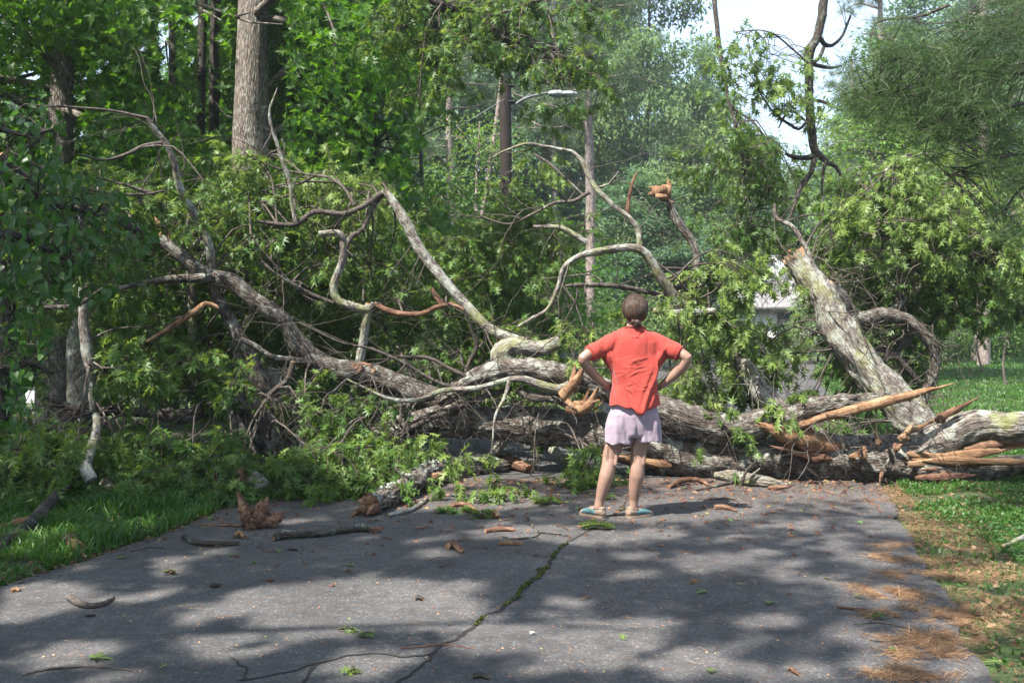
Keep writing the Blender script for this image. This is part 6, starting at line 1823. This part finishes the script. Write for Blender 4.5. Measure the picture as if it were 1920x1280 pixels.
# open the face: pull the cap back behind the hairline
front = (V[:, 1] > .055) & (V[:, 2] < 1.60)
V[front, 1] = .055 + (V[front, 1] - .055) * .15
from_arrays('hair', V, Q, T, 'hair', person, 'brown hair drawn back to the nape')
ka = Acc()
ell(ka, (.010, -.078, 1.444), (.034, .026, .026), 12)
ell(ka, (-.014, -.080, 1.452), (.022, .020, .018), 10)
ell(ka, (.030, -.078, 1.432), (.020, .018, .018), 8)
ell(ka, (.0, -.084, 1.428), (.018, .016, .018), 8)
V, nr, Q, T = remeshed(ka, .004, 2, 'knot')
V = V + nr * ((fbm(V * [60, 60, 30], 3) - .5) * .010)[:, None]
from_arrays('hair_knot', V, Q, T, 'hair', person)
ha = Acc()
rr_ = np.random.RandomState(2)
for i in range(46):
    p0 = np.array([.008 + rr_.normal(0, .03), -.05, 1.43 + rr_.uniform(-.01, .04)])
    limb = [p0, p0 + [rr_.normal(0, .02), -.012, rr_.normal(-.012, .012)], p0 + [rr_.normal(0, .035), -.012 + rr_.normal(0, .01), rr_.normal(-.02, .02)]]
    tube(ha, limb, [.0011, .0009, .0004], 3, 0, 0, False)
for i in range(60):
    a = rr_.uniform(0, 6.28); e = rr_.uniform(.2, 1.5)
    d = np.array([math.cos(a) * math.cos(e), math.sin(a) * math.cos(e), math.sin(e)])
    p0 = np.array([.008, .012, 1.562]) + d * [.089, .100, .099]
    tube(ha, [p0, p0 + d * .008 + rr_.normal(0, .010, 3), p0 + d * .010 + rr_.normal(0, .02, 3)], [.0007, .0006, .0003], 3, 0, 0, False)
o = ha.build('loose_hair', M['hair']); o.parent = person

# strands combed back over the head to the knot
ha = Acc()
for i in range(420):
    a = rr_.uniform(-.35, math.pi + .35); e = rr_.uniform(-.15, 1.25)
    c0_ = np.array([.008, .008, 1.552]); R_ = np.array([.0965, .1065, .1025])
    d0 = unit([math.cos(a) * math.cos(e), math.sin(a) * math.cos(e) * .6, math.sin(e)])
    d1 = unit([.12 * math.cos(a), -.80, -.95])
    pts = []
    for t in np.linspace(0, 1, 9):
        d = unit(d0 * (1 - t) + d1 * t + np.array([0, -.35, 0]) * math.sin(math.pi * t))
        pts.append(c0_ + d * R_ * (1.012 + .012 * math.sin(i * 1.7)))
    tube(ha, pts, np.linspace(.0016, .0026, 9), 4, 0, 0, False, seed=i % 50)
o = ha.build('hair_strands', M['hair']); o.parent = person
# hems and seams of the top
for s in (-1, 1):
    p = np.array(ARM[s][3]) + [s * .006, 0, -.014]; t_d = unit(np.array(ARM[s][3]) - np.array(ARM[s][2]))
    u1 = unit(np.cross(t_d, [0, 0, 1.0])); u2 = np.cross(t_d, u1)
    ring_part('sleeve_hem', [p + t_d * .026 + (u1 * math.cos(t) + u2 * math.sin(t)) * .0635 for t in th], .0030, 'coral')

# ---- shoes
for s, a0, d in ((-1, np.array([-.262, -.005, 0]), unit(fl)), (1, np.array([-.002, -.005, 0]), unit(fr))):
    sd_ = np.cross([0, 0, 1.0], d)
    shoe = bpy.data.objects.new('shoe', None); C.objects.link(shoe); shoe.parent = person; shoe.location = tuple(a0)
    def part(nm, rings, mat, vox=.0045, d=d, sd_=sd_, shoe=shoe):
        a = Acc(); loft(a, [(d * t + np.array([0, 0, z]), w, h, sd_, Z3) for t, w, h, z in rings], 20)
        V, nr, Q, T = remeshed(a, vox, 2, nm); o = from_arrays(nm, V, Q, T, mat, shoe)
    a = Acc()
    pr = [(-.058, .012), (-.054, .026), (-.03, .036), (.02, .036), (.07, .043), (.12, .044), (.155, .034), (.176, .014)]
    out_ = [d * t + sd_ * w for t, w in pr] + [d * t - sd_ * w for t, w in reversed(pr)]
    n = len(out_); out_ = np.array(out_); V = np.vstack([out_ + [0, 0, .001], out_ * [1, 1, 1] + [0, 0, .019]])
    i = np.arange(n)
    a.add(V, np.stack([i, np.roll(i, -1), np.roll(i, -1) + n, i + n], -1))
    for q_ in (0, 1):
        Vc = np.vstack([V[q_ * n:(q_ + 1) * n], V[q_ * n:(q_ + 1) * n].mean(0)[None]]); a.add(Vc, np.stack([i, np.roll(i, -1), np.full(n, n)], -1))
    o = a.build('sole', M['sole'], smooth=False); o.parent = shoe
    part('heel', [(-.058, .020, .014, .034), (-.052, .030, .032, .046), (-.03, .0375, .036, .050), (0, .039, .030, .044), (.012, .0385, .024, .040)], 'tan')
    part('upper', [(-.012, .037, .026, .040), (.02, .0385, .028, .042), (.05, .040, .030, .044), (.09, .0425, .027, .040), (.125, .041, .022, .034), (.155, .030, .015, .028), (.172, .014, .008, .024)], 'teal')
    part('toe_cap', [(.128, .0415, .0215, .032), (.150, .034, .018, .029), (.168, .020, .011, .025), (.178, .008, .006, .022)], 'tan')
    ring = [d * (-.005 + .047 * math.cos(t)) + sd_ * .035 * math.sin(t) + np.array([0, 0, .072 - .004 * math.cos(t)]) for t in th]
    ring_part('collar', ring, .0035, 'tan', shoe)
    for k in range(3):
        c = d * (.035 + k * .022) + np.array([0, 0, .074 - k * .004])
        q, w = catmull([c - sd_ * .026 - [0, 0, .012], c, c + sd_ * .026 - [0, 0, .012]], [.0022] * 3, .01)
        a = Acc(); tube(a, q, w, 5, 0, 0, True); o = a.build('lace', M['tan']); o.parent = shoe
    a = Acc(); q, w = catmull([d * .035 + [0, 0, .076], d * .02 + sd_ * .03 + [0, 0, .083], d * .05 + sd_ * .055 + [0, 0, .06]], [.0018] * 3, .01); tube(a, q, w, 5, 0, 0, True); o = a.build('lace', M['tan']); o.parent = shoe
# ================================================================== logs, sticks, chips and leaves on the ground
def world_tube(nm, parent, q, w, mat, seg=20, rough=.25, ridge_=.006, seed=0, label=None, jagv=0.0, cap=1):
    a = Acc(); tube(a, q, w, seg, rough, ridge_, True, seed=seed, cap_mi=cap, jag=jagv)
    return a.build(nm, [M[mat], M['brown_wood']], parent, label=label)


def gp(px, py, lift=0.0, z=None):
    """point whose underside rests on the ground seen at this pixel"""
    p = G(px, py); p[2] = float(rz(np.array([p[0]]), np.array([p[1]]))[0]) + lift
    return p


def ground_limb(name, pp, label, cat, mat='oak_bark', parts='stem', group=None, seed=0, seg=14, rough=.25, ridge_=.004, jagv=.03, arch=None, step=.03):
    """pp: pixel points (x, y, width) of the line where it touches the ground"""
    pts, rad = [], []
    for i, p in enumerate(pp):
        b = gp(p[0], p[1]); r = p[2] / 2 / F * b[1]
        b[2] += r * .85 + (p[3] if len(p) > 3 else 0)
        pts.append(b); rad.append(r)
    q, w = catmull(pts, rad, step)
    q[1:-1] += np.stack([fbm(q[1:-1] * 9, seed + k) - .5 for k in range(3)], -1) * .02 * [1, 1, .4]
    a = Acc(); tube(a, q, w, seg, rough, ridge_, True, seed=seed, cap_mi=1, jag=jagv)
    me_loc = q[0] * [1, 1, 0]
    if parts is None:
        o = a.build(name, [M[mat], M['raw_wood']]); tag(o, label, cat, group); return o, q, w
    t = thing(name, me_loc, label, cat, group)
    a.build(parts, [M[mat], M['raw_wood']], t)
    return t, q, w


# big rotten log in front
lg, q, w = ground_limb('log', [(695, 968, 36), (735, 948, 42), (780, 925, 48), (825, 905, 46), (880, 893, 34), (940, 888, 30)], 'broken lichen-covered log on the asphalt pointing toward the camera, its near end rotten and orange', 'log', 'oak_bark', 'trunk', None, 401, 56, .42, .02, .10)
M['lichen'] = leaf_mat('lichen', [(0, (.16, .20, .15)), (1, (.42, .46, .38))], (.2, .25, .15), .05, .9, .1)
la = Acc()
T0 = unit(np.gradient(q, axis=0))
n = 1500
k = rs.randint(2, len(q) - 2, n)
dr = unit(rdir(n) + [-.5, 0, 1.0]); dr = unit(dr - T0[k] * np.sum(dr * T0[k], 1)[:, None])
pos = q[k] + dr * (w[k] * (.98 + .12 * rs.uniform(0, 1, n)))[:, None]
kp = fbm(pos * 7, 55) > .50
put_leaves(la, SIMPLE, pos[kp], rdir(kp.sum()), dr[kp] + rdir(kp.sum()) * .3, rs.uniform(.012, .035, kp.sum()), rs.uniform(0, 1, kp.sum()))
la.build('lichen', M['lichen'], lg, smooth=False)['kind'] = 'stuff'
e0 = q[0]
for i, (d, L, ww, mt, off) in enumerate([([-1, -.35, .1], .10, .045, 'raw_wood', (0, 0, .03)), ([-.9, -.5, .3], .09, .035, 'raw_wood', (.02, -.03, .05)), ([-.6, -1, -.5], .15, .045, 'brown_wood', (.06, -.02, .01)), ([-1, -.2, -.5], .13, .03, 'brown_wood', (-.02, 0, -.01)),
                                         ([-1, -.6, -.2], .12, .04, 'raw_wood', (0, -.02, .0)), ([-.9, -.3, .5], .08, .03, 'brown_wood', (.02, 0, .06)), ([-1, -.9, -.9], .16, .014, 'raw_wood', (-.06, -.03, -.0)), ([-1, 0, .1], .1, .03, 'raw_wood', (0, .04, .03))]):
    splinter(lg, e0 + np.array(off), d, L, ww, mt, seed=410 + i, flat=.7)
splinter(lg, q[len(q) // 2] + [.02, -.10, .0], [1, .2, .25], .18, .04, 'raw_wood', seed=425, flat=.4)

# hollow stump piece at the left edge of the road
hs = thing('hollow_stump', gp(450, 938), 'hollow brown piece of rotten trunk standing on the road edge under the leaves', 'stump')
c0 = gp(447, 940)
a = Acc()
rr_ = np.random.RandomState(9)
for rad_, flip in ((.105, 1), (.078, -1)):
    rows = 9; seg = 26
    th_ = np.linspace(0, 2 * math.pi, seg, endpoint=False)
    V = []
    for i in range(rows):
        z = i / (rows - 1)
        top = .17 + .07 * np.sin(th_ * 2 + 1) + .05 * np.sin(th_ * 5) + .03 * np.sin(th_ * 9 + 2)
        r = rad_ * (1 + .18 * np.sin(th_ * 3 + 1) + .10 * np.sin(th_ * 7) + .12 * z)
        V.append(np.stack([c0[0] + np.cos(th_) * r - .10 * z, c0[1] + np.sin(th_) * r * .8, c0[2] - .01 + top * z], -1))
    V = np.concatenate(V); idx = np.arange(rows * seg).reshape(rows, seg)
    Q = np.stack([idx[:-1], np.roll(idx[:-1], -1, 1), np.roll(idx[1:], -1, 1), idx[1:]], -1).reshape(-1, 4)
    a.add(V, Q if flip > 0 else Q[:, ::-1], .5, V * [1, 1, .5])
    if flip > 0: topo = V[idx[-1]]
    else:
        W = np.vstack([topo, V[idx[-1]]]); i = np.arange(seg)
        a.add(W, np.stack([i, np.roll(i, -1), np.roll(i, -1) + seg, i + seg], -1), .5, W)
a.build('shell', M['brown_wood'], hs)
ground = None
a = Acc(); tube(a, [c0 + [.10, .03, .08], c0 + [.15, .05, .13], c0 + [.19, .06, .18]], [.09, .10, .075], 20, .4, .015, True, seed=7); a.build('bark', M['grey_bark'], hs)
splinter(hs, c0 + [-.10, -.05, .02], [-.5, -.1, .9], .22, .045, 'brown_wood', seed=441, flat=.5)
splinter(hs, c0 + [.02, -.09, .0], [.1, -.1, 1], .24, .04, 'brown_wood', seed=442, flat=.4)

# torn orange-brown chunk in front of it
ch = thing('wood_chunk', gp(478, 990), 'torn chunk of orange brown rotten wood on the asphalt, in front of the hollow stump', 'wood chunk')
b = gp(478, 992)
for i, (o_, d, L, ww, mt) in enumerate([((-.02, 0, .03), [-.55, .3, .75], .26, .055, 'brown_wood'), ((.06, 0, .04), [-.9, .2, .45], .22, .06, 'brown_wood'), ((.02, -.03, .03), [.35, .2, .75], .20, .06, 'brown_wood'), ((0, -.02, .03), [1, .1, .12], .22, .05, 'brown_wood'),
                                        ((-.03, -.04, .02), [.1, -.4, .3], .12, .06, 'brown_wood'), ((-.04, -.02, .06), [-.5, 0, .9], .17, .035, 'raw_wood'), ((.10, 0, .03), [.8, 0, .5], .14, .05, 'brown_wood'), ((0, 0, .05), [.2, .1, 1], .15, .035, 'raw_wood'), ((.0, -.05, .03), [-.3, -.3, .5], .10, .04, 'dark_bark')]):
    splinter(ch, b + np.array(o_), d, L, ww, mt, seed=450 + i, flat=.8)

# bare branch in the left grass, its foot broken on the verge
bl, q, w = ground_limb('bare_branch', [(205, 935, 26), (190, 915, 28, .03), (168, 895, 26, .10)], 'bare grey branch standing up from the left verge with a broken orange foot', 'branch', 'grey_bark', 'foot', None, 461, 20)
qb, wb = trace([(172, 900, 24, 7.9), (160, 873, 22, 7.95), (170, 840, 18, 8.1), (181, 805, 16, 8.3), (180, 778, 14, 8.5)], 8, 8.5, .05, .02, 5)
a = Acc(); tube(a, qb, wb, 18, .2, .004, True, seed=3); a.build('stem', M['grey_bark'], bl)
for i in range(5): splinter(bl, q[0] + rs.normal(0, .015, 3), [.3 + rs.normal(0, .4), -.5, rs.normal(.1, .4)], .11, .025, ['raw_wood', 'brown_wood'][i % 2], seed=470 + i)
b2, q, w = ground_limb('bare_branch', [(155, 918, 22), (130, 905, 20, .04), (95, 890, 18, .08), (60, 880, 16, .10), (30, 876, 13, .10)], 'rough brown branch lying in the left grass, running out of the leaves', 'branch', 'brown_wood', 'stem', None, 462, 16)
b3, q, w = ground_limb('dead_stick', [(-10, 1045, 20), (20, 1022, 22), (60, 998, 24, .03), (100, 965, 20, .07), (135, 940, 9, .12)], 'split dead stick propped in the grass at the left edge, pale torn wood showing', 'stick', 'dark_bark', 'stem', None, 463, 16)
splinter(b3, gp(70, 990) + [0, -.02, .08], [-.9, -.35, -.35], .42, .030, 'raw_wood', seed=480, flat=.4)
splinter(b3, gp(30, 1015) + [0, -.02, .04], [-.9, -.2, -.1], .25, .03, 'brown_wood', seed=481, flat=.4)
b4, q, w = ground_limb('bark_chunk', [(148, 1018, 18), (130, 1028, 30), (150, 1040, 22)], 'flat chunk of brown bark in the left grass beside the asphalt', 'bark', 'brown_wood', None, None, 464, 10)
b5, q, w = ground_limb('stick', [(300, 930, 8), (340, 928, 9), (375, 928, 9)], 'short straight stick lying in the grass left of the hollow stump', 'stick', 'brown_wood', None, None, 465, 8)
b6, q, w = ground_limb('stick', [(505, 932, 10), (530, 924, 13), (575, 914, 12)], 'smooth bare stick right of the hollow stump', 'stick', 'grey_bark', None, None, 466, 10)
b7, q, w = ground_limb('wood_chunk', [(545, 912, 14), (548, 905, 20, .03), (546, 900, 12, .08)], 'small upright stub of rotten wood behind the smooth stick', 'wood chunk', 'brown_wood', None, None, 467, 10)

st1, q, w = ground_limb('stick', [(512, 1018, 12), (520, 1016, 19), (560, 1012, 17), (600, 1010, 16), (640, 1004, 13), (680, 1000, 13), (695, 1002, 11)], 'thick dark lichen-spotted stick lying left of centre on the asphalt', 'stick', 'dark_bark', 'stem', None, 501, 16, .4)
splinter(st1, q[-1], [1, 0, .05], .10, .024, 'brown_wood', seed=502)
splinter(st1, q[2], [-.2, -1, -.3], .07, .018, 'dark_bark', seed=503)
la = Acc(); n = 90; k = rs.choice([2, 3, 4, 5, 20, 21, 22], n); pos = q[np.minimum(k, len(q) - 1)] + rdir(n) * [.02, .02, .005] + [0, 0, .022]
put_leaves(la, SIMPLE, pos, rdir(n), [0, 0, 1] + rdir(n) * .4, rs.uniform(.01, .02, n), rs.uniform(.3, 1, n)); la.build('lichen', M['lichen'], st1, smooth=False)['kind'] = 'stuff'
sticks = [
    ([(343, 1012, 9), (365, 1024, 12), (400, 1028, 11), (448, 1026, 8)], 'dark curved stick on the asphalt left of the thick lichen-spotted one', 'dark_bark'),
    ([(130, 1130, 15), (145, 1140, 16), (170, 1145, 12), (195, 1140, 10), (212, 1126, 6)], 'short crooked grey stick alone on the asphalt at the left', 'twig_bark'),
    ([(40, 1273, 5), (90, 1262, 6), (160, 1257, 5), (230, 1262, 4), (255, 1268, 3)], 'long thin twig lying near the bottom left corner', 'twig_bark'),
    ([(752, 1222, 3), (800, 1219, 4), (835, 1215, 3), (890, 1222, 2)], 'thin reddish twig lying across the mossy crack', 'brown_wood'),
    ([(1570, 1145, 4), (1600, 1148, 5), (1625, 1148, 4)], 'short reddish twig just left of the pine straw', 'brown_wood'),
    ([(1600, 1175, 2), (1640, 1173, 3), (1680, 1178, 3), (1715, 1190, 3)], 'pale twig with a green leaf at the pine straw', 'twig_bark'),
    ([(990, 975, 4), (1000, 995, 4), (1010, 1003, 5), (1040, 1006, 4), (1066, 1010, 3)], 'forked dark twig in the bright patch before the person', 'dark_bark'),
    ([(940, 1010, 3), (965, 1016, 4), (1000, 1012, 4), (1012, 1004, 3)], 'small dark twig crossing the forked one', 'dark_bark'),
    ([(935, 1026, 6), (950, 1025, 8), (978, 1026, 6)], 'short tan stick just below the small dark twig', 'raw_wood'),
    ([(1300, 925, 3), (1350, 915, 6), (1400, 905, 6)], 'thin dark stick left of the bark slab', 'dark_bark'),
    ([(1330, 940, 3), (1360, 939, 4), (1378, 941, 4)], 'tiny dark stick on the asphalt below the bark slab', 'dark_bark'),
    ([(1690, 1195, 3), (1740, 1200, 4), (1800, 1210, 3)], 'dark twig lying over the pine straw at the right', 'dark_bark'),
    ([(1630, 1205, 3), (1670, 1212, 4), (1700, 1215, 3)], 'short dark twig left of the one on the pine straw', 'dark_bark'),
    ([(380, 988, 3), (430, 990, 5), (490, 992, 3)], 'thin brown twig left of the torn chunk', 'brown_wood'),
    ([(1880, 1030, 6), (1905, 1022, 10), (1935, 1010, 12)], 'grey stick poking out of the grass at the right edge', 'grey_bark'),
    ([(245, 1038, 2), (280, 1030, 3), (310, 1032, 2)], 'pale thin twig near the left verge', 'twig_bark'),
]
for i, (pp, lab, mt) in enumerate(sticks):
    ground_limb('stick' if pp[0][2] > 5 or pp[1][2] > 5 else 'twig', pp, lab, 'stick' if pp[1][2] > 5 else 'twig', mt, None, None, 520 + i, 8, .3, 0, .01, step=.03)

# bark slab with a forked twig, right of the person
bs, q, w = ground_limb('bark_slab', [(1340, 902, 16), (1365, 905, 26), (1400, 912, 26), (1440, 916, 22), (1475, 917, 10)], 'slab of grey bark with a small forked branch on it, lying before the lower trunk', 'bark', 'grey_bark', 'slab', None, 560, 18, .4, .01)
def add_local(parent, pp, Y, mat, nm='twig', seg=8):
    qq, ww = trace(pp, Y, Y, .03, .01, 1); a = Acc(); tube(a, qq, ww, seg, .2, 0, True); a.build(nm, M[mat], parent)
YB = G(1390, 915)[1] - .05
add_local(bs, [(1388, 916, 5), (1393, 900, 7), (1400, 882, 6), (1420, 862, 4)], YB, 'dark_bark')
add_local(bs, [(1392, 902, 5), (1408, 892, 6), (1425, 878, 4)], YB, 'grey_bark')
add_local(bs, [(1390, 910, 4), (1375, 918, 3), (1335, 925, 2)], YB, 'twig_bark')
splinter(bs, gp(1440, 922) + [0, 0, .02], [1, 0, .0], .22, .02, 'brown_wood', seed=561)
ground_limb('bark_strip', [(1254, 920, 8), (1280, 912, 11, .02), (1310, 910, 10, .015), (1328, 914, 5)], 'curved orange strip of bark right of the person\'s legs', 'bark', 'brown_wood', None, None, 570, 10, .4)
ground_limb('bark_strip', [(1340, 958, 9), (1358, 958, 10), (1382, 963, 5)], 'short ragged brown bark strip on the open asphalt to the right of the person', 'bark', 'brown_wood', None, None, 571, 9, .5)
ground_limb('bark_strip', [(838, 1034, 10), (850, 1032, 14, .01), (868, 1042, 9)], 'torn reddish bark piece in front of the centre of the litter', 'bark', 'brown_wood', None, None, 572, 9, .5)
ground_limb('bark_strip', [(842, 957, 9), (868, 956, 10, .015), (893, 964, 9)], 'reddish stick-like bark strip over the oak leaves, before the log', 'bark', 'brown_wood', None, None, 573, 9, .4)
ground_limb('bark_strip', [(910, 1003, 8), (935, 1000, 11), (965, 1001, 7)], 'flat brown bark strip in the bright patch left of the forked twig', 'bark', 'brown_wood', None, None, 574, 9, .5)
ground_limb('root_chunk', [(935, 878, 26), (960, 884, 30), (995, 890, 16)], 'reddish torn piece of wood at the far end of the log', 'wood chunk', 'brown_wood', None, None, 575, 12, .5, .01)
lb, q, w = ground_limb('dead_limb', [(905, 880, 16), (925, 868, 18, .05), (962, 848, 20, .14), (1000, 850, 18, .14), (1040, 872, 20, .08), (1082, 892, 22)], 'bent grey limb lying under the trunk behind the log', 'branch', 'grey_bark', 'stem', None, 576, 16, .25, .006)
ground_limb('lichen_stick', [(728, 972, 8), (760, 966, 9), (785, 955, 9), (800, 942, 8)], 'thin lichen-covered stick beside the near end of the log', 'stick', 'grey_bark', None, None, 577, 8, .5)
ground_limb('wood_chip', [(1296, 1099, 9), (1302, 1098, 10)], 'bright orange wood chip alone on the asphalt, lower right of the person', 'wood chip', 'raw_wood', None, None, 578, 8, .6)
ground_limb('wood_chip', [(778, 1130, 8), (786, 1129, 11), (793, 1131, 7)], 'small dark bark chip left of the mossy crack', 'wood chip', 'dark_bark', None, None, 579, 8, .6)
ground_limb('wood_chip', [(310, 1078, 8), (317, 1078, 10), (324, 1080, 7)], 'small brown chip on the shaded asphalt at the left', 'wood chip', 'brown_wood', None, None, 580, 8, .6)
ground_limb('wood_chip', [(395, 1105, 7), (403, 1106, 9), (411, 1105, 6)], 'flat dark chip right of the small brown one', 'wood chip', 'dark_bark', None, None, 581, 8, .6)
ground_limb('wood_chip', [(22, 1114, 7), (29, 1112, 9), (36, 1113, 6)], 'pale chip beside the left verge', 'wood chip', 'raw_wood', None, None, 582, 8, .6)
ground_limb('wood_chip', [(920, 975, 8), (928, 972, 14, .01), (933, 976, 9)], 'pale tan curl of wood by the oak leaves in the centre', 'wood chip', 'raw_wood', None, None, 583, 8, .6)
ground_limb('wood_chip', [(540, 1036, 6), (549, 1036, 7), (557, 1037, 6)], 'small dark chip below the thick lichen-spotted stick', 'wood chip', 'dark_bark', None, None, 584, 8, .6)
ground_limb('wood_chip', [(160, 1160, 6), (168, 1162, 8), (174, 1161, 6)], 'dark crumb below the crooked grey stick', 'wood chip', 'dark_bark', None, None, 585, 8, .6)
ground_limb('wood_chip', [(1482, 1262, 9), (1490, 1268, 10), (1496, 1272, 7)], 'pinkish brown chip near the bottom edge, left of the pine straw', 'wood chip', 'brown_wood', None, None, 586, 8, .6)
ground_limb('wood_chip', [(886, 1278, 10), (900, 1276, 12), (915, 1280, 8)], 'dark bark chip at the bottom edge of the picture', 'wood chip', 'dark_bark', None, None, 587, 8, .6)
ground_limb('wood_chip', [(440, 1012, 10), (448, 1010, 13, .01), (457, 1013, 9)], 'pale pink chip between the dark curved stick and the thick one', 'wood chip', 'raw_wood', None, None, 588, 8, .6)

# sprigs of oak leaves lying on the road
def sprig(px, py, w, n, label, mat='oak_leaf', size=.11, hgt=.05, tone=.6, seed=0, asp=.35):
    rr = np.random.RandomState(seed)
    c = gp(px, py); W = w / 2 / F * c[1]
    t = thing('oak_sprig', c, label, 'leaves')
    a = Acc(); tw = Acc()
    pos = c + np.stack([rr.uniform(-W * .7, W * .7, n), rr.normal(0, W * asp * .6, n), rr.uniform(.01, hgt, n)], -1)
    d = unit(np.stack([rr.normal(0, 1, n) + np.sign(pos[:, 0] - c[0]) * .6, rr.normal(0, .8, n), rr.normal(0.05, .2, n)], -1))
    put_leaves(a, OAK, pos - d * size * .35, d, np.array([0, 0, 1.0]) + rdir(n) * .45, size * rr.uniform(.7, 1.1, n), np.clip(rr.normal(tone, .18, n), 0, 1))
    a.build('leaves', M[mat], t, smooth=False)
    qq, ww = catmull([c + [-W * .7, .0, .012], c + [0, rr.normal(0, .02), .03], c + [W * .7, 0, .012]], [.004, .0035, .002], .03)
    tube(tw, qq, ww, 5, 0, 0, True); tw.build('twig', M['twig_bark'], t)


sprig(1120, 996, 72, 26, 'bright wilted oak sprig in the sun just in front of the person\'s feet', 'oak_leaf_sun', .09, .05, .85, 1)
sprig(1030, 948, 78, 40, 'dense dark green oak sprig on the asphalt left of the person', 'oak_leaf', .09, .06, .6, 2)
sprig(1140, 940, 40, 10, 'small oak sprig partly behind the person\'s left leg', 'oak_leaf', .08, .04, .5, 3)
sprig(855, 965, 80, 26, 'flat oak sprig under the reddish bark strip', 'oak_leaf', .11, .04, .5, 4)
sprig(905, 975, 50, 20, 'small oak sprig beside the pale curl of wood', 'oak_leaf', .10, .06, .6, 5)
sprig(980, 768, 1, 2, 'pair of leaves caught on the trunk', 'oak_leaf', .10, .02, .6, 6) if False else None
sprig(1645, 1165, 26, 6, 'little green sprig on the pine straw at the right', 'oak_leaf_sun', .06, .04, .6, 7)
sprig(650, 1190, 44, 5, 'thin pale sprig on the asphalt left of the crack', 'oak_leaf', .07, .01, 1, 8)
sprig(690, 1200, 40, 5, 'second pale sprig just right of and below the first, left of the crack', 'oak_leaf', .07, .02, .9, 9)
sprig(320, 1082, 34, 6, 'grassy looking sprig at the edge of the left verge', 'oak_leaf', .06, .03, .6, 10)
sprig(665, 1270, 34, 5, 'curled yellow green sprig near the bottom edge left of the crack', 'oak_leaf_sun', .06, .02, .7, 11)
sprig(980, 880, 60, 14, 'oak leaves lying behind the log under the trunk', 'oak_leaf', .10, .05, .5, 12)

# single fallen leaves
for i, (px, py, s, tpl, mt, tn, lab) in enumerate([
    (165, 1242, .125, 'M', 'oak_leaf', 1.0, 'single pale green maple leaf near the bottom left'), (665, 1068, .085, 'O', 'oak_leaf', 1.0, 'pale green oak leaf on the asphalt left of centre'), (1164, 1198, .07, 'O', 'oak_leaf', .9, 'small green leaf right of the crack'),
    (1440, 1140, .085, 'M', 'oak_leaf', .8, 'green leaf right of the orange chip'), (1330, 1116, .085, 'O', 'oak_leaf', .9, 'narrow pale leaf beside the orange chip'), (1600, 1124, .05, 'M', 'oak_leaf', .9, 'small leaf left of the sunlit pine straw'),
    (1555, 1092, .06, 'O', 'oak_leaf', .9, 'thin pale leaf above the sunlit pine straw'), (1000, 1194, .035, 'M', 'lichen', .9, 'tiny white leaf scrap right of the crack'), (1665, 1228, .08, 'O', 'oak_leaf', .8, 'pale leaf on the lower patch of pine straw'),
    (1880, 1250, .09, 'M', 'oak_leaf', .8, 'leaf at the lower right corner on the verge'), (520, 1036, .07, 'O', 'oak_leaf', .9, 'flat green leaf below the thick stick'), (1332, 1270, .07, 'M', 'oak_leaf', 1, 'pale leaf at the bottom edge, right of centre'), (318, 1257, .05, 'O', 'oak_leaf', .9, 'narrow leaf right of the long twig'),
    (425, 1046, .06, 'O', 'oak_leaf', .8, 'lichen-spotted leaf below the dark curved stick'), (1490, 1268, .05, 'O', 'straw', .5, 'curled brown leaf by the pinkish chip'), (400, 975, .09, 'M', 'oak_leaf', .9, 'pale leaf at the road edge left of the torn chunk'),
    (220, 1052, .08, 'M', 'oak_leaf', .7, 'leaf on the asphalt beside the left verge'), (1230, 1036, .05, 'O', 'oak_leaf', .7, 'small green leaf scrap right of the wilted sprig'), (470, 1058, .07, 'O', 'oak_leaf', .5, 'dark little leaf on the shaded asphalt'), (840, 1180, .04, 'O', 'oak_leaf', .8, 'tiny leaf touching the mossy crack')]):
    p = gp(px, py, .012); a = Acc()
    an = i * 2.4
    put_leaves(a, {'M': MAPLE, 'O': OAK}[tpl], [[0, 0, 0]], [[math.cos(an), math.sin(an), .02]], [[.1, .05, 1]], [s], [tn])
    o = a.build('fallen_leaf', M[mt], smooth=False); o.location = tuple(float(c) for c in p); tag(o, lab, 'leaf')

# ------------------------------------------------------------------ haze: the damp summer air of the wood
hm, n, l, out = new_mat('haze_air')
pv = n.new('ShaderNodeVolumePrincipled')
pv.inputs['Color'].default_value = (.88, .94, 1.0, 1)
pv.inputs['Density'].default_value = .0011
pv.inputs['Anisotropy'].default_value = .3
l.new(pv.outputs[0], out.inputs['Volume'])
a = Acc(); box_acc(a, -205, 205, -40, 300, -6, 32)
hz_ = a.build('haze', hm, smooth=False); tag(hz_, kind='stuff')
